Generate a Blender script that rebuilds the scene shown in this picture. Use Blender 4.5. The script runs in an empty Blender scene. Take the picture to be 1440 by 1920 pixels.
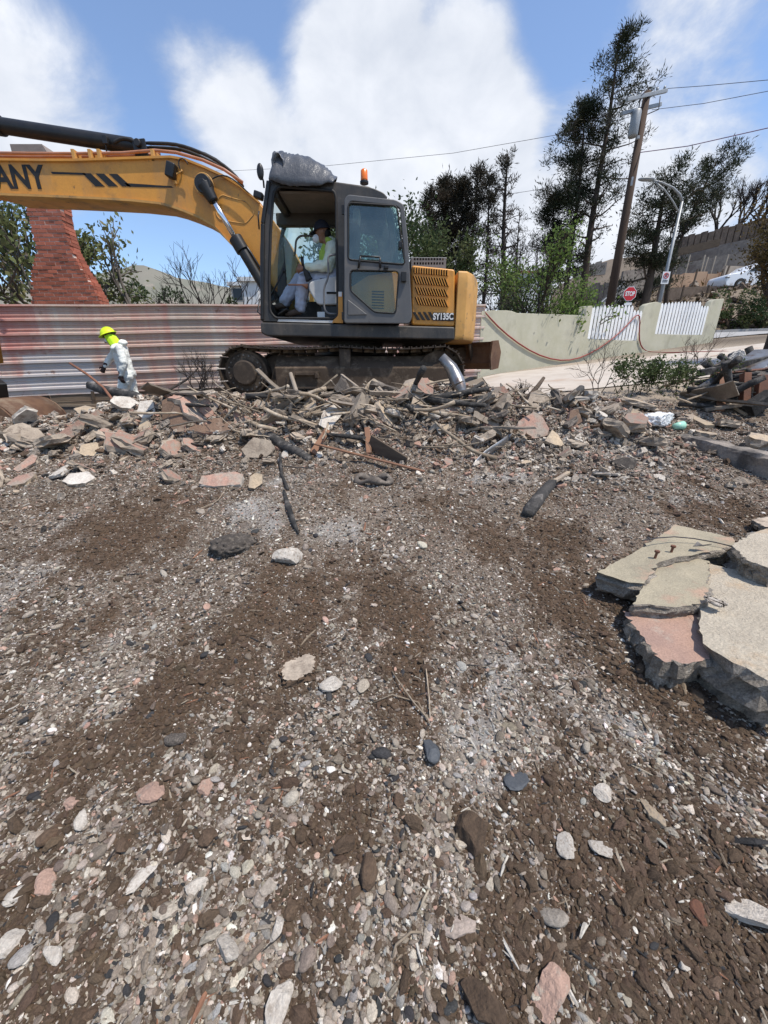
import bpy, bmesh, math, random
import numpy as np
from mathutils import Vector, Matrix, Euler

# ------------------------------------------------------------------ camera, sky, sun, exposure
random.seed(11)
rng = np.random.default_rng(11)
scene = bpy.context.scene
COL = scene.collection
EYE = 1.6
FPX = 721.0
PIT = math.radians(20.4)
cam_d = bpy.data.cameras.new('camera')
cam_d.sensor_fit = 'HORIZONTAL'
cam_d.sensor_width = 36.0
cam_d.lens = 36.0 * FPX / 1440.0
cam_d.clip_start = 0.02
cam_d.clip_end = 20000
cam = bpy.data.objects.new('camera', cam_d)
cam.location = (0, 0, EYE)
cam.rotation_euler = (math.radians(90) - PIT, 0, 0)
COL.objects.link(cam)
scene.camera = cam
scene.render.resolution_x = 768
scene.render.resolution_y = 1024
scene.view_settings.view_transform = 'Standard'
scene.view_settings.look = 'None'
scene.view_settings.exposure = 0.36
scene.view_settings.gamma = 1
scene.cycles.max_bounces = 8
scene.cycles.transparent_max_bounces = 16
scene.cycles.use_denoising = True
try:
    scene.cycles.denoiser = 'OPENIMAGEDENOISE'
    scene.cycles.denoising_prefilter = 'ACCURATE'
except Exception:
    pass

SUN_DIR = Vector((0.36, -0.20, 0.91)).normalized()      # towards the sun: high, from the right and a little behind
sun_d = bpy.data.lights.new('sun', 'SUN')
sun_d.energy = 3.8
sun_d.angle = math.radians(0.6)
sun_d.color = (1.0, 0.94, 0.86)
sun = bpy.data.objects.new('sun', sun_d)
sun.rotation_euler = SUN_DIR.to_track_quat('Z', 'Y').to_euler()
sun.location = (6, -4, 20)
COL.objects.link(sun)


def pdir(x, y):
    """direction of a pixel of the 1440 x 1920 photograph"""
    u = (x - 720.0) / FPX
    v = (960.0 - y) / FPX
    return Vector((u, math.cos(PIT) + v * math.sin(PIT), -math.sin(PIT) + v * math.cos(PIT)))


def P(x, y, Y):
    d = pdir(x, y)
    s = Y / d.y
    return Vector((d.x * s, Y, EYE + d.z * s))


world = bpy.data.worlds.new('World')
scene.world = world
world.use_nodes = True
WT = world.node_tree
for n in list(WT.nodes):
    WT.nodes.remove(n)


def wn(t, **kw):
    n = WT.nodes.new(t)
    for k, v in kw.items():
        setattr(n, k, v)
    return n


def wmath(op, a, b=None, clamp=False):
    n = wn('ShaderNodeMath', operation=op)
    n.use_clamp = clamp
    for i, v in enumerate((a, b)):
        if v is None:
            continue
        if isinstance(v, (int, float)):
            n.inputs[i].default_value = v
        else:
            WT.links.new(v, n.inputs[i])
    return n.outputs[0]


SKY_STRENGTH = 0.15
sky = wn('ShaderNodeTexSky', sky_type='NISHITA')
sky.sun_disc = False
sky.sun_elevation = math.asin(SUN_DIR.z)
sky.sun_rotation = math.atan2(SUN_DIR.x, SUN_DIR.y)
sky.air_density = 1.0
sky.dust_density = 0.6
sky.ozone_density = 1.6
wtc = wn('ShaderNodeTexCoord')
wnorm = wn('ShaderNodeVectorMath', operation='NORMALIZE')
WT.links.new(wtc.outputs['Generated'], wnorm.inputs[0])
wdir = wnorm.outputs[0]


def wnoise(scale, detail, rough, dist, off):
    m = wn('ShaderNodeMapping')
    m.inputs['Location'].default_value = off
    m.inputs['Scale'].default_value = (1.0, 1.0, 1.35)
    WT.links.new(wdir, m.inputs[0])
    n = wn('ShaderNodeTexNoise')
    n.inputs['Scale'].default_value = scale
    n.inputs['Detail'].default_value = detail
    n.inputs['Roughness'].default_value = rough
    n.inputs['Distortion'].default_value = dist
    WT.links.new(m.outputs[0], n.inputs['Vector'])
    return n.outputs['Fac']


def wblob(x, y, r_in, r_out, amp):
    """a bank of cloud round one direction (angles in degrees)"""
    d = pdir(x, y).normalized()
    dot = wn('ShaderNodeVectorMath', operation='DOT_PRODUCT')
    WT.links.new(wdir, dot.inputs[0])
    dot.inputs[1].default_value = d
    mr = wn('ShaderNodeMapRange', interpolation_type='SMOOTHSTEP')
    WT.links.new(dot.outputs['Value'], mr.inputs['Value'])
    mr.inputs['From Min'].default_value = math.cos(math.radians(r_out))
    mr.inputs['From Max'].default_value = math.cos(math.radians(r_in))
    mr.inputs['To Min'].default_value = 0.0
    mr.inputs['To Max'].default_value = amp
    return mr.outputs[0]


cover = None
for b in [(770, 250, 4, 14, .46), (900, 190, 2, 8, .34), (600, 340, 4, 13, .26), (385, 150, 2, 7, .36), (440, 260, 2, 8, .26),
          (30, 150, 3, 12, .44), (650, 40, 2, 8, .30), (1100, 400, 6, 17, .24), (1420, 260, 6, 18, .16),
          (960, 470, 5, 17, .32), (330, 400, 2, 8, .10), (1280, 40, 2, 9, .06), (200, 430, 4, 9, .08),
          (230, 70, 3, 11, -.16), (920, 60, 3, 9, -.16), (300, 480, 3, 9, -.10), (1050, 170, 2, 8, -.22), (480, 50, 2, 7, -.10)]:
    o = wblob(*b)
    cover = o if cover is None else wmath('ADD', cover, o)
n1 = wnoise(2.6, 10.0, 0.62, 0.5, (1.3, 0.2, 4.1))
n2 = wnoise(7.5, 6.0, 0.55, 0.2, (3.3, 7.2, 0.6))
dens = wmath('ADD', wmath('ADD', wmath('MULTIPLY', n1, 1.30), wmath('MULTIPLY', n2, 0.26)), cover)
mr = wn('ShaderNodeMapRange', interpolation_type='SMOOTHSTEP')
WT.links.new(dens, mr.inputs['Value'])
mr.inputs['From Min'].default_value = 0.80
mr.inputs['From Max'].default_value = 1.20
cl_fac = wmath('ADD', wmath('MULTIPLY', mr.outputs[0], 0.88), 0.09)
# cloud body: white where thick, greyer where thin
ramp = wn('ShaderNodeMix', data_type='RGBA')
K = 1.0 / SKY_STRENGTH
WT.links.new(wmath('MULTIPLY', n2, mr.outputs[0]), ramp.inputs[0])
ramp.inputs[6].default_value = (0.42 * K, 0.47 * K, 0.56 * K, 1)
ramp.inputs[7].default_value = (0.93 * K, 0.94 * K, 0.97 * K, 1)
skymul = wn('ShaderNodeMix', data_type='RGBA', blend_type='MULTIPLY')
skymul.inputs[0].default_value = 1.0
WT.links.new(sky.outputs[0], skymul.inputs[6])
skymul.inputs[7].default_value = (0.92, 1.0, 1.10, 1)
wmix = wn('ShaderNodeMix', data_type='RGBA')
WT.links.new(cl_fac, wmix.inputs[0])
WT.links.new(skymul.outputs[2], wmix.inputs[6])
WT.links.new(ramp.outputs[2], wmix.inputs[7])
bg = wn('ShaderNodeBackground')
bg.inputs['Strength'].default_value = SKY_STRENGTH
WT.links.new(wmix.outputs[2], bg.inputs['Color'])
wo = wn('ShaderNodeOutputWorld')
WT.links.new(bg.outputs[0], wo.inputs['Surface'])

# ------------------------------------------------------------------ helpers


def tag(o, label=None, cat=None, group=None, kind=None):
    if label: o['label'] = label
    if cat: o['category'] = cat
    if group: o['group'] = group
    if kind: o['kind'] = kind
    elif cat: o['kind'] = 'thing'
    return o


def link(o, parent=None):
    COL.objects.link(o)
    if parent is not None:
        o.parent = parent
    return o


def thing(name, loc, label, cat, group=None):
    o = bpy.data.objects.new(name, None)
    o.empty_display_size = 0.1
    o.location = loc
    link(o)
    return tag(o, label, cat, group)


def local(parent, w):
    """world point to the frame of an un-rotated parent"""
    return Vector(w) - total_loc(parent)


def total_loc(o):
    v = Vector((0, 0, 0))
    while o is not None:
        v += o.location
        o = o.parent
    return v


MATS = {}


def mat(name, c1, c2=None, scale=8.0, rough=0.8, bump=0.0, bscale=40.0, metallic=0.0, detail=6.0, c3=None, s3=2.0, f3=(0.55, 0.7),
        rand=0.0, spec=0.4, stretch=None, coat=0.0, bdist=0.01, coord='Object', speck=0.0, sscale=110.0):
    """principled material: two colours mixed by noise, a third as patches, optional bump and per-object value shift"""
    m = bpy.data.materials.new(name)
    m.use_nodes = True
    t = m.node_tree
    bs = t.nodes['Principled BSDF']
    bs.inputs['Roughness'].default_value = rough
    bs.inputs['Metallic'].default_value = metallic
    bs.inputs['Specular IOR Level'].default_value = spec
    bs.inputs['Coat Weight'].default_value = coat
    tc = t.nodes.new('ShaderNodeTexCoord')
    vec = tc.outputs[coord]
    if stretch:
        mp = t.nodes.new('ShaderNodeMapping')
        mp.inputs['Scale'].default_value = stretch
        t.links.new(vec, mp.inputs[0])
        vec = mp.outputs[0]
    if rand:
        oi = t.nodes.new('ShaderNodeObjectInfo')
        sc_ = t.nodes.new('ShaderNodeVectorMath'); sc_.operation = 'SCALE'
        cb = t.nodes.new('ShaderNodeCombineXYZ')
        for i in range(3):
            t.links.new(oi.outputs['Random'], cb.inputs[i])
        t.links.new(cb.outputs[0], sc_.inputs[0]); sc_.inputs['Scale'].default_value = 37.0
        ad = t.nodes.new('ShaderNodeVectorMath'); ad.operation = 'ADD'
        t.links.new(vec, ad.inputs[0]); t.links.new(sc_.outputs[0], ad.inputs[1])
        vec = ad.outputs[0]

    def noise(s, d=detail, r=0.6):
        n = t.nodes.new('ShaderNodeTexNoise')
        n.inputs['Scale'].default_value = s
        n.inputs['Detail'].default_value = d
        n.inputs['Roughness'].default_value = r
        t.links.new(vec, n.inputs['Vector'])
        return n.outputs['Fac']

    def mrange(v, a, b):
        r = t.nodes.new('ShaderNodeMapRange'); r.interpolation_type = 'SMOOTHSTEP'
        t.links.new(v, r.inputs['Value'])
        r.inputs['From Min'].default_value = a; r.inputs['From Max'].default_value = b
        return r.outputs[0]

    def mix(f, a, b, blend='MIX'):
        x = t.nodes.new('ShaderNodeMix'); x.data_type = 'RGBA'; x.blend_type = blend
        if isinstance(f, float): x.inputs[0].default_value = f
        else: t.links.new(f, x.inputs[0])
        for i, v in ((6, a), (7, b)):
            if isinstance(v, tuple): x.inputs[i].default_value = (*v[:3], 1)
            else: t.links.new(v, x.inputs[i])
        return x.outputs[2]
    col = None
    if c2 is not None:
        col = mix(mrange(noise(scale), 0.3, 0.7), c1, c2)
    if c3 is not None:
        col = mix(mrange(noise(s3, 8.0, 0.65), *f3), col if col is not None else c1, c3)
    if speck:
        sm = t.nodes.new('ShaderNodeMapRange'); t.links.new(noise(sscale, 5.0, .75), sm.inputs['Value'])
        sm.inputs['From Min'].default_value = .32; sm.inputs['From Max'].default_value = .68; sm.inputs['To Min'].default_value = 1 - speck; sm.inputs['To Max'].default_value = 1 + speck * .7
        vm = t.nodes.new('ShaderNodeVectorMath'); vm.operation = 'SCALE'
        if col is None: vm.inputs[0].default_value = c1
        else: t.links.new(col, vm.inputs[0])
        t.links.new(sm.outputs[0], vm.inputs['Scale']); col = vm.outputs[0]
    if rand:
        hs = t.nodes.new('ShaderNodeHueSaturation')
        oi2 = t.nodes.new('ShaderNodeObjectInfo')
        mm = t.nodes.new('ShaderNodeMapRange')
        t.links.new(oi2.outputs['Random'], mm.inputs['Value'])
        mm.inputs['To Min'].default_value = 1 - rand; mm.inputs['To Max'].default_value = 1 + rand
        t.links.new(mm.outputs[0], hs.inputs['Value'])
        if col is None: hs.inputs['Color'].default_value = (*c1, 1)
        else: t.links.new(col, hs.inputs['Color'])
        col = hs.outputs[0]
    if col is None: bs.inputs['Base Color'].default_value = (*c1, 1)
    else: t.links.new(col, bs.inputs['Base Color'])
    if bump:
        b = t.nodes.new('ShaderNodeBump')
        b.inputs['Strength'].default_value = bump
        b.inputs['Distance'].default_value = bdist
        t.links.new(noise(bscale, 8.0, 0.65), b.inputs['Height'])
        t.links.new(b.outputs[0], bs.inputs['Normal'])
    MATS[name] = m
    return m


def spots(name, scale, lo, hi, col, amt, stretch=None, detail=7.0):
    """chips, stains or rust with ragged outlines over a finished material"""
    m = MATS[name]; t = m.node_tree; bs = t.nodes['Principled BSDF']
    tc = t.nodes.new('ShaderNodeTexCoord'); vec = tc.outputs['Object']
    if stretch:
        mp = t.nodes.new('ShaderNodeMapping'); mp.inputs['Scale'].default_value = stretch; t.links.new(vec, mp.inputs[0]); vec = mp.outputs[0]
    n = t.nodes.new('ShaderNodeTexNoise'); n.inputs['Scale'].default_value = scale; n.inputs['Detail'].default_value = detail; n.inputs['Roughness'].default_value = .7; t.links.new(vec, n.inputs['Vector'])
    r = t.nodes.new('ShaderNodeMapRange'); t.links.new(n.outputs['Fac'], r.inputs['Value'])
    r.inputs['From Min'].default_value = lo; r.inputs['From Max'].default_value = hi; r.inputs['To Max'].default_value = amt
    x = t.nodes.new('ShaderNodeMix'); x.data_type = 'RGBA'; t.links.new(r.outputs[0], x.inputs[0])
    t.links.new(bs.inputs['Base Color'].links[0].from_socket, x.inputs[6]); x.inputs[7].default_value = (*col, 1)
    t.links.new(x.outputs[2], bs.inputs['Base Color'])


def glass(name, tint, alpha=0.35, rough=0.03, dirt=(0.04, 0.22)):
    """thin pane: part transparent with a tint, part mirror"""
    m = bpy.data.materials.new(name); m.use_nodes = True
    t = m.node_tree
    for n in list(t.nodes):
        if n.type != 'OUTPUT_MATERIAL': t.nodes.remove(n)
    out = t.nodes['Material Output']
    tr = t.nodes.new('ShaderNodeBsdfTransparent'); tr.inputs[0].default_value = (*tint, 1)
    gl = t.nodes.new('ShaderNodeBsdfGlossy'); gl.inputs['Roughness'].default_value = rough
    gl.inputs[0].default_value = (0.9, 0.95, 0.95, 1)
    df = t.nodes.new('ShaderNodeBsdfDiffuse'); df.inputs[0].default_value = (0.32, 0.36, 0.34, 1)
    nz = t.nodes.new('ShaderNodeTexNoise'); nz.inputs['Scale'].default_value = 3.0; nz.inputs['Detail'].default_value = 8
    tc = t.nodes.new('ShaderNodeTexCoord'); t.links.new(tc.outputs['Object'], nz.inputs['Vector'])
    mr_ = t.nodes.new('ShaderNodeMapRange'); t.links.new(nz.outputs['Fac'], mr_.inputs['Value'])
    mr_.inputs['From Min'].default_value = .35; mr_.inputs['From Max'].default_value = .8
    mr_.inputs['To Min'].default_value = dirt[0]; mr_.inputs['To Max'].default_value = dirt[1]
    m0 = t.nodes.new('ShaderNodeMixShader'); t.links.new(mr_.outputs[0], m0.inputs[0])
    t.links.new(tr.outputs[0], m0.inputs[1]); t.links.new(df.outputs[0], m0.inputs[2])
    lw = t.nodes.new('ShaderNodeFresnel'); lw.inputs['IOR'].default_value = 1.5
    ad = t.nodes.new('ShaderNodeMath'); ad.operation = 'ADD'; ad.inputs[1].default_value = alpha; ad.use_clamp = True
    t.links.new(lw.outputs[0], ad.inputs[0])
    mx = t.nodes.new('ShaderNodeMixShader')
    t.links.new(ad.outputs[0], mx.inputs[0]); t.links.new(m0.outputs[0], mx.inputs[1]); t.links.new(gl.outputs[0], mx.inputs[2])
    t.links.new(mx.outputs[0], out.inputs['Surface'])
    MATS[name] = m
    return m


def frame_of(d):
    d = d.normalized()
    a = Vector((0, 0, 1)) if abs(d.z) < 0.9 else Vector((1, 0, 0))
    s = d.cross(a).normalized()
    return s, s.cross(d).normalized()


class MB:
    """collects shapes; build() links them as ONE mesh object"""
    def __init__(self):
        self.v = []; self.f = []; self.mi = []; self.m = 0

    def add(self, vs, fs):
        o = len(self.v)
        self.v.extend([tuple(p) for p in vs])
        for f in fs:
            self.f.append(tuple(i + o for i in f)); self.mi.append(self.m)
        return self

    def box(self, c, s, rot=None):
        x, y, z = s[0] / 2, s[1] / 2, s[2] / 2
        vs = [Vector(p) for p in ((-x, -y, -z), (x, -y, -z), (x, y, -z), (-x, y, -z), (-x, -y, z), (x, -y, z), (x, y, z), (-x, y, z))]
        M = (rot if isinstance(rot, Matrix) else Euler(rot).to_matrix()) if rot is not None else None
        vs = [(M @ p if M else p) + Vector(c) for p in vs]
        return self.add(vs, [(3, 2, 1, 0), (4, 5, 6, 7), (0, 1, 5, 4), (1, 2, 6, 5), (2, 3, 7, 6), (3, 0, 4, 7)])

    def bbox(self, a, b):
        a, b = Vector(a), Vector(b)
        return self.box((a + b) / 2, (abs(b.x - a.x), abs(b.y - a.y), abs(b.z - a.z)))

    def bar(self, a, b, w, h, up=(0, 0, 1)):
        """rectangular bar from a to b, w across, h along up"""
        a, b = Vector(a), Vector(b)
        d = b - a
        ln = d.length
        d.normalize()
        s = d.cross(Vector(up))
        if s.length < 1e-5: s = d.cross(Vector((1, 0, 0)))
        s.normalize(); t = s.cross(d)
        M = Matrix((d, s, t)).transposed()
        return self.box((a + b) / 2, (ln, w, h), M)

    def tube(self, pts, r, n=8, caps=True, jit=0.0):
        pts = [Vector(p) for p in pts]
        k = len(pts)
        rs = r if isinstance(r, (list, tuple)) else [r] * k
        vs = []; fs = []
        s = None
        for i, p in enumerate(pts):
            d = (pts[min(i + 1, k - 1)] - pts[max(i - 1, 0)])
            if d.length < 1e-9: d = Vector((0, 0, 1))
            d.normalize()
            if s is None: s, t = frame_of(d)
            else:
                s = (s - d * s.dot(d))
                if s.length < 1e-6: s, _ = frame_of(d)
                s.normalize()
            t = s.cross(d)
            for j in range(n):
                a = 2 * math.pi * j / n
                q = rs[i] * (1 + (random.uniform(-jit, jit) if jit else 0))
                vs.append(p + s * math.cos(a) * q + t * math.sin(a) * q)
        for i in range(k - 1):
            for j in range(n):
                a = i * n + j; b = i * n + (j + 1) % n
                fs.append((a, b, b + n, a + n))
        if caps:
            fs.append(tuple(range(n - 1, -1, -1)))
            fs.append(tuple((k - 1) * n + j for j in range(n)))
        return self.add(vs, fs)

    def cyl(self, a, b, r, n=16, r2=None):
        return self.tube([a, b], [r, r if r2 is None else r2], n)

    def ell(self, c, s, n=12, m=8, rot=None):
        vs = []; fs = []
        M = Euler(rot).to_matrix() if rot is not None else None
        for i in range(m + 1):
            th = math.pi * i / m
            for j in range(n):
                ph = 2 * math.pi * j / n
                p = Vector((math.sin(th) * math.cos(ph) * s[0], math.sin(th) * math.sin(ph) * s[1], math.cos(th) * s[2]))
                if M: p = M @ p
                vs.append(p + Vector(c))
        for i in range(m):
            for j in range(n):
                a = i * n + j; b = i * n + (j + 1) % n
                fs.append((a, a + n, b + n, b))
        return self.add(vs, fs)

    def mesh(self, name, mats, smooth=False):
        me = bpy.data.meshes.new(name)
        me.from_pydata(self.v, [], self.f)
        for m in (mats if isinstance(mats, (list, tuple)) else [mats]):
            me.materials.append(MATS[m] if isinstance(m, str) else m)
        if any(self.mi): me.polygons.foreach_set('material_index', self.mi)
        if smooth: me.polygons.foreach_set('use_smooth', [True] * len(self.f))
        me.validate()
        me.update()
        return me

    def build(self, name, mats, parent=None, smooth=False, bevel=0.0, shift=True, seg=2):
        """vertices are given in world space; the object sits at its parent"""
        off = total_loc(parent) if (parent is not None and shift) else Vector((0, 0, 0))
        if off.length:
            self.v = [(p[0] - off.x, p[1] - off.y, p[2] - off.z) for p in self.v]
        o = bpy.data.objects.new(name, self.mesh(name, mats, smooth))
        link(o, parent)
        if bevel:
            b = o.modifiers.new('bevel', 'BEVEL'); b.width = bevel; b.segments = seg; b.limit_method = 'ANGLE'; b.angle_limit = math.radians(38)
            o.data.polygons.foreach_set('use_smooth', [True] * len(o.data.polygons))
            w = o.modifiers.new('wn', 'WEIGHTED_NORMAL'); w.keep_sharp = False
        return o


def top_build(mb, name, mats, label, cat, group=None, smooth=False, kind=None, bevel=0.0):
    """a thing of one mesh: origin at the centre of its base"""
    a = np.array(mb.v)
    c = Vector(((a[:, 0].min() + a[:, 0].max()) / 2, (a[:, 1].min() + a[:, 1].max()) / 2, a[:, 2].min()))
    mb.v = [(p[0] - c.x, p[1] - c.y, p[2] - c.z) for p in mb.v]
    o = mb.build(name, mats, None, smooth, bevel)
    o.location = c
    return tag(o, label, cat, group, kind)


def fillet(pts, r, n=4):
    """round the corners of a closed 2-D outline; r one radius or one for each corner"""
    out = []
    k = len(pts)
    for i in range(k):
        p = Vector(pts[i]); a = Vector(pts[i - 1]); b = Vector(pts[(i + 1) % k])
        q = r[i] if isinstance(r, (list, tuple)) else r
        da, db = a - p, b - p
        la, lb = da.length, db.length
        if q <= 0 or la < 1e-6 or lb < 1e-6:
            out.append(p); continue
        q = min(q, la * .45, lb * .45)
        A, B = p + da / la * q, p + db / lb * q
        for j in range(n + 1):
            t = j / n
            out.append(A * (1 - t) ** 2 + p * 2 * t * (1 - t) + B * t * t)
    return out


def plate_mesh(outline, holes, thick, bevel=0.0, mapf=None, name='plate', mats=()):
    """2-D outline with holes extruded to a plate; mapf maps (u, v, w) to space"""
    cu = bpy.data.curves.new(name, 'CURVE')
    cu.dimensions = '2D'; cu.fill_mode = 'BOTH'
    cu.extrude = max(thick / 2 - bevel, 0.0005); cu.bevel_depth = bevel; cu.bevel_resolution = 1
    if bevel: cu.offset = -bevel
    for lp in [outline] + list(holes):
        sp = cu.splines.new('POLY'); sp.points.add(len(lp) - 1)
        for q, p in zip(sp.points, lp): q.co = (p[0], p[1], 0, 1)
        sp.use_cyclic_u = True
    ob = bpy.data.objects.new(name, cu)
    COL.objects.link(ob)
    dg = bpy.context.evaluated_depsgraph_get()
    me = bpy.data.meshes.new_from_object(ob.evaluated_get(dg))
    bpy.data.objects.remove(ob); bpy.data.curves.remove(cu)
    if mapf:
        for v in me.vertices: v.co = mapf(v.co.x, v.co.y, v.co.z)
    bm = bmesh.new(); bm.from_mesh(me)
    bmesh.ops.remove_doubles(bm, verts=bm.verts, dist=1e-5)
    bmesh.ops.recalc_face_normals(bm, faces=bm.faces)
    bm.to_mesh(me); bm.free()
    me.name = name
    for m in mats: me.materials.append(MATS[m])
    return me


def side_plate(name, px_outline, px_holes, Y, thick, m, parent, r=0, bevel=0.0, hr=None):
    """an upright plate facing the camera side (plane Y = const): outline read at that distance, real thickness behind it"""
    def cv(lp, rr):
        q = [(P(x, y, Y).x, P(x, y, Y).z) for x, y in lp]
        return fillet(q, rr) if rr else [Vector(a) for a in q]
    off = total_loc(parent) if parent is not None else Vector((0, 0, 0))
    f = lambda u, v, w: Vector((u - off.x, Y + thick / 2 + w - off.y, v - off.z))
    me = plate_mesh(cv(px_outline, r), [cv(h, r if hr is None else hr) for h in px_holes], thick, bevel, f, name, [m] if isinstance(m, str) else m)
    return link(bpy.data.objects.new(name, me), parent)


def text_mesh(s, size, depth, name, m, bold=0.0, shear=0.0, mapf=None, space=1.0, xs=1.0):
    cu = bpy.data.curves.new(name, 'FONT')
    cu.body = s; cu.size = size; cu.extrude = depth; cu.offset = bold; cu.shear = shear; cu.align_x = 'CENTER'; cu.align_y = 'CENTER'; cu.space_character = space
    ob = bpy.data.objects.new(name, cu); COL.objects.link(ob)
    dg = bpy.context.evaluated_depsgraph_get()
    me = bpy.data.meshes.new_from_object(ob.evaluated_get(dg))
    bpy.data.objects.remove(ob); bpy.data.curves.remove(cu)
    if mapf:
        for v in me.vertices: v.co = mapf(v.co.x * xs, v.co.y, v.co.z)
    me.materials.clear(); me.materials.append(MATS[m])
    return me


# value noise on numpy arrays
_tab = rng.random(65536)


def vnoise(x, y, seed=0):
    xi = np.floor(x).astype(np.int64); yi = np.floor(y).astype(np.int64)
    xf = x - xi; yf = y - yi
    xf = xf * xf * (3 - 2 * xf); yf = yf * yf * (3 - 2 * yf)
    h = lambda a, b: _tab[(a * 73856093 ^ b * 19349663 ^ (seed * 83492791)) & 65535]
    return (h(xi, yi) * (1 - xf) + h(xi + 1, yi) * xf) * (1 - yf) + (h(xi, yi + 1) * (1 - xf) + h(xi + 1, yi + 1) * xf) * yf


def fbm(x, y, oct=4, seed=0, gain=0.5):
    s = 0; a = 1; t = 0
    for i in range(oct):
        s = s + a * (vnoise(x * 2 ** i + 17.3 * i, y * 2 ** i - 9.1 * i, seed + i) - 0.5); t += a; a *= gain
    return s / t * 2


def sstep(a, b, x):
    t = np.clip((np.asarray(x, float) - a) / (b - a), 0, 1)
    return t * t * (3 - 2 * t)
# ------------------------------------------------------------------ ground
W0 = np.array([2.75, 11.7]); W1 = np.array([13.1, 16.5])
WD = (W1 - W0) / np.linalg.norm(W1 - W0)
WL = float(np.linalg.norm(W1 - W0))
WNRM = np.array([WD[1], -WD[0]])                # from the garden wall towards the camera


def drive_plane(X, Y):
    al = (X - W0[0]) * WD[0] + (Y - W0[1]) * WD[1]
    pe = (X - W0[0]) * WNRM[0] + (Y - W0[1]) * WNRM[1]
    return 1.41 + 0.105 * np.clip(al, -4, 16) - 0.03 * np.clip(pe, -3, 9)


def ground_big(X, Y):
    X = np.asarray(X, float); Y = np.asarray(Y, float)
    base = np.interp(Y, [-4, 0, .4, 1.8, 3.4, 4.3, 5.0, 5.8, 7, 9, 12, 20], [.0, .06, .11, .40, .60, .70, .92, 1.17, 1.18, 1.15, 1.1, 1.0])
    A = 0.29 * sstep(-4.8, -2.9, X) * (1 - sstep(2.2, 3.6, X))
    z = base + A * np.exp(-((Y - 5.0) / .58) ** 2)
    z = z + .17 * np.exp(-((X - .85) / .75) ** 2 - ((Y - 5.15) / .48) ** 2) + .10 * np.exp(-((X + 2.2) / .6) ** 2 - ((Y - 4.8) / .4) ** 2)
    # sunken strip on the left between the heap and the metal fence
    lf = (1 - sstep(-4.3, -2.7, X)) * sstep(4.9, 6.2, Y)
    z = z * (1 - lf) + 0.84 * lf
    lf2 = (1 - sstep(-5.2, -3.2, X)) * sstep(3.5, 4.8, Y) * (1 - lf)
    z = z - 0.10 * lf2
    # terrace behind the footing on the right
    tr = sstep(3.72, 3.95, X) * sstep(1.5, 2.2, Y) * (1 - sstep(5.2, 6.8, Y))
    z = z * (1 - tr) + (0.83 + 0.05 * (Y - 4.5)) * tr
    # drive and street on the right
    dr = sstep(1.5, 3.2, X) * sstep(5.0, 7.0, Y)
    z = z * (1 - dr) + drive_plane(X, Y) * dr
    # hill beyond the street
    hx = sstep(6.0, 26.0, X - 0.16 * (Y - 20))
    hill = np.interp(Y, [0, 19, 25, 30, 36, 50, 62, 90, 140, 400], [0, 0, .6, 3.8, 5.2, 10.0, 13.0, 14.5, 15.0, 0])
    z = z + hill * hx
    return z


def ground_h(X, Y, fine=True):
    X = np.asarray(X, float); Y = np.asarray(Y, float)
    z = ground_big(X, Y)
    near = (1 - sstep(6.0, 8.0, Y)) * (1 - sstep(5, 7, np.abs(X)))
    z = z + near * (0.035 * fbm(X * 2.6 + 3, Y * .9, 3, 5) + 0.05 * fbm(X * 1.3, Y * 1.1, 3, 9))
    if fine:
        rough = near * (0.55 + 0.6 * sstep(3.0, 4.4, Y))
        z = z + rough * (0.030 * fbm(X * 9, Y * 9, 4, 21, .65) + 0.034 * fbm(X * 4.2 + 7, Y * 3.4, 3, 23))
    return z


def gz(x, y):
    return float(ground_h(np.array([x]), np.array([y]))[0])


def G(x, y, lift=0.0):
    """where the ray of a pixel meets the ground"""
    d = pdir(x, y)
    s = 0.3
    ss = np.concatenate([np.linspace(.3, 8, 1600), np.linspace(8, 60, 1500)])
    X = d.x * ss; Yv = d.y * ss; Z = EYE + d.z * ss
    h = ground_h(X, Yv)
    k = np.argmax(Z < h)
    if Z[k] >= h[k]: k = len(ss) - 1
    return Vector((X[k], Yv[k], h[k] + lift))


# patches: brown soil and pale ash, each blob read off the photograph and laid on the ground
def patch_mask(X, Y, blobs):
    m = np.zeros_like(X)
    for (cx, cy, rx, ry, a, amp) in blobs:
        g = G(cx, cy)
        s = Vector((g.x, g.y, g.z - EYE)).length
        ca, sa = math.cos(a), math.sin(a)
        dx, dy = X - g.x, Y - g.y
        u = dx * ca + dy * sa; v = -dx * sa + dy * ca
        ex, ey = rx / FPX * s, ry / FPX * s * 1.6
        m = np.maximum(m, amp * np.exp(-(u / ex) ** 2 - (v / ey) ** 2))
    return m


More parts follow.
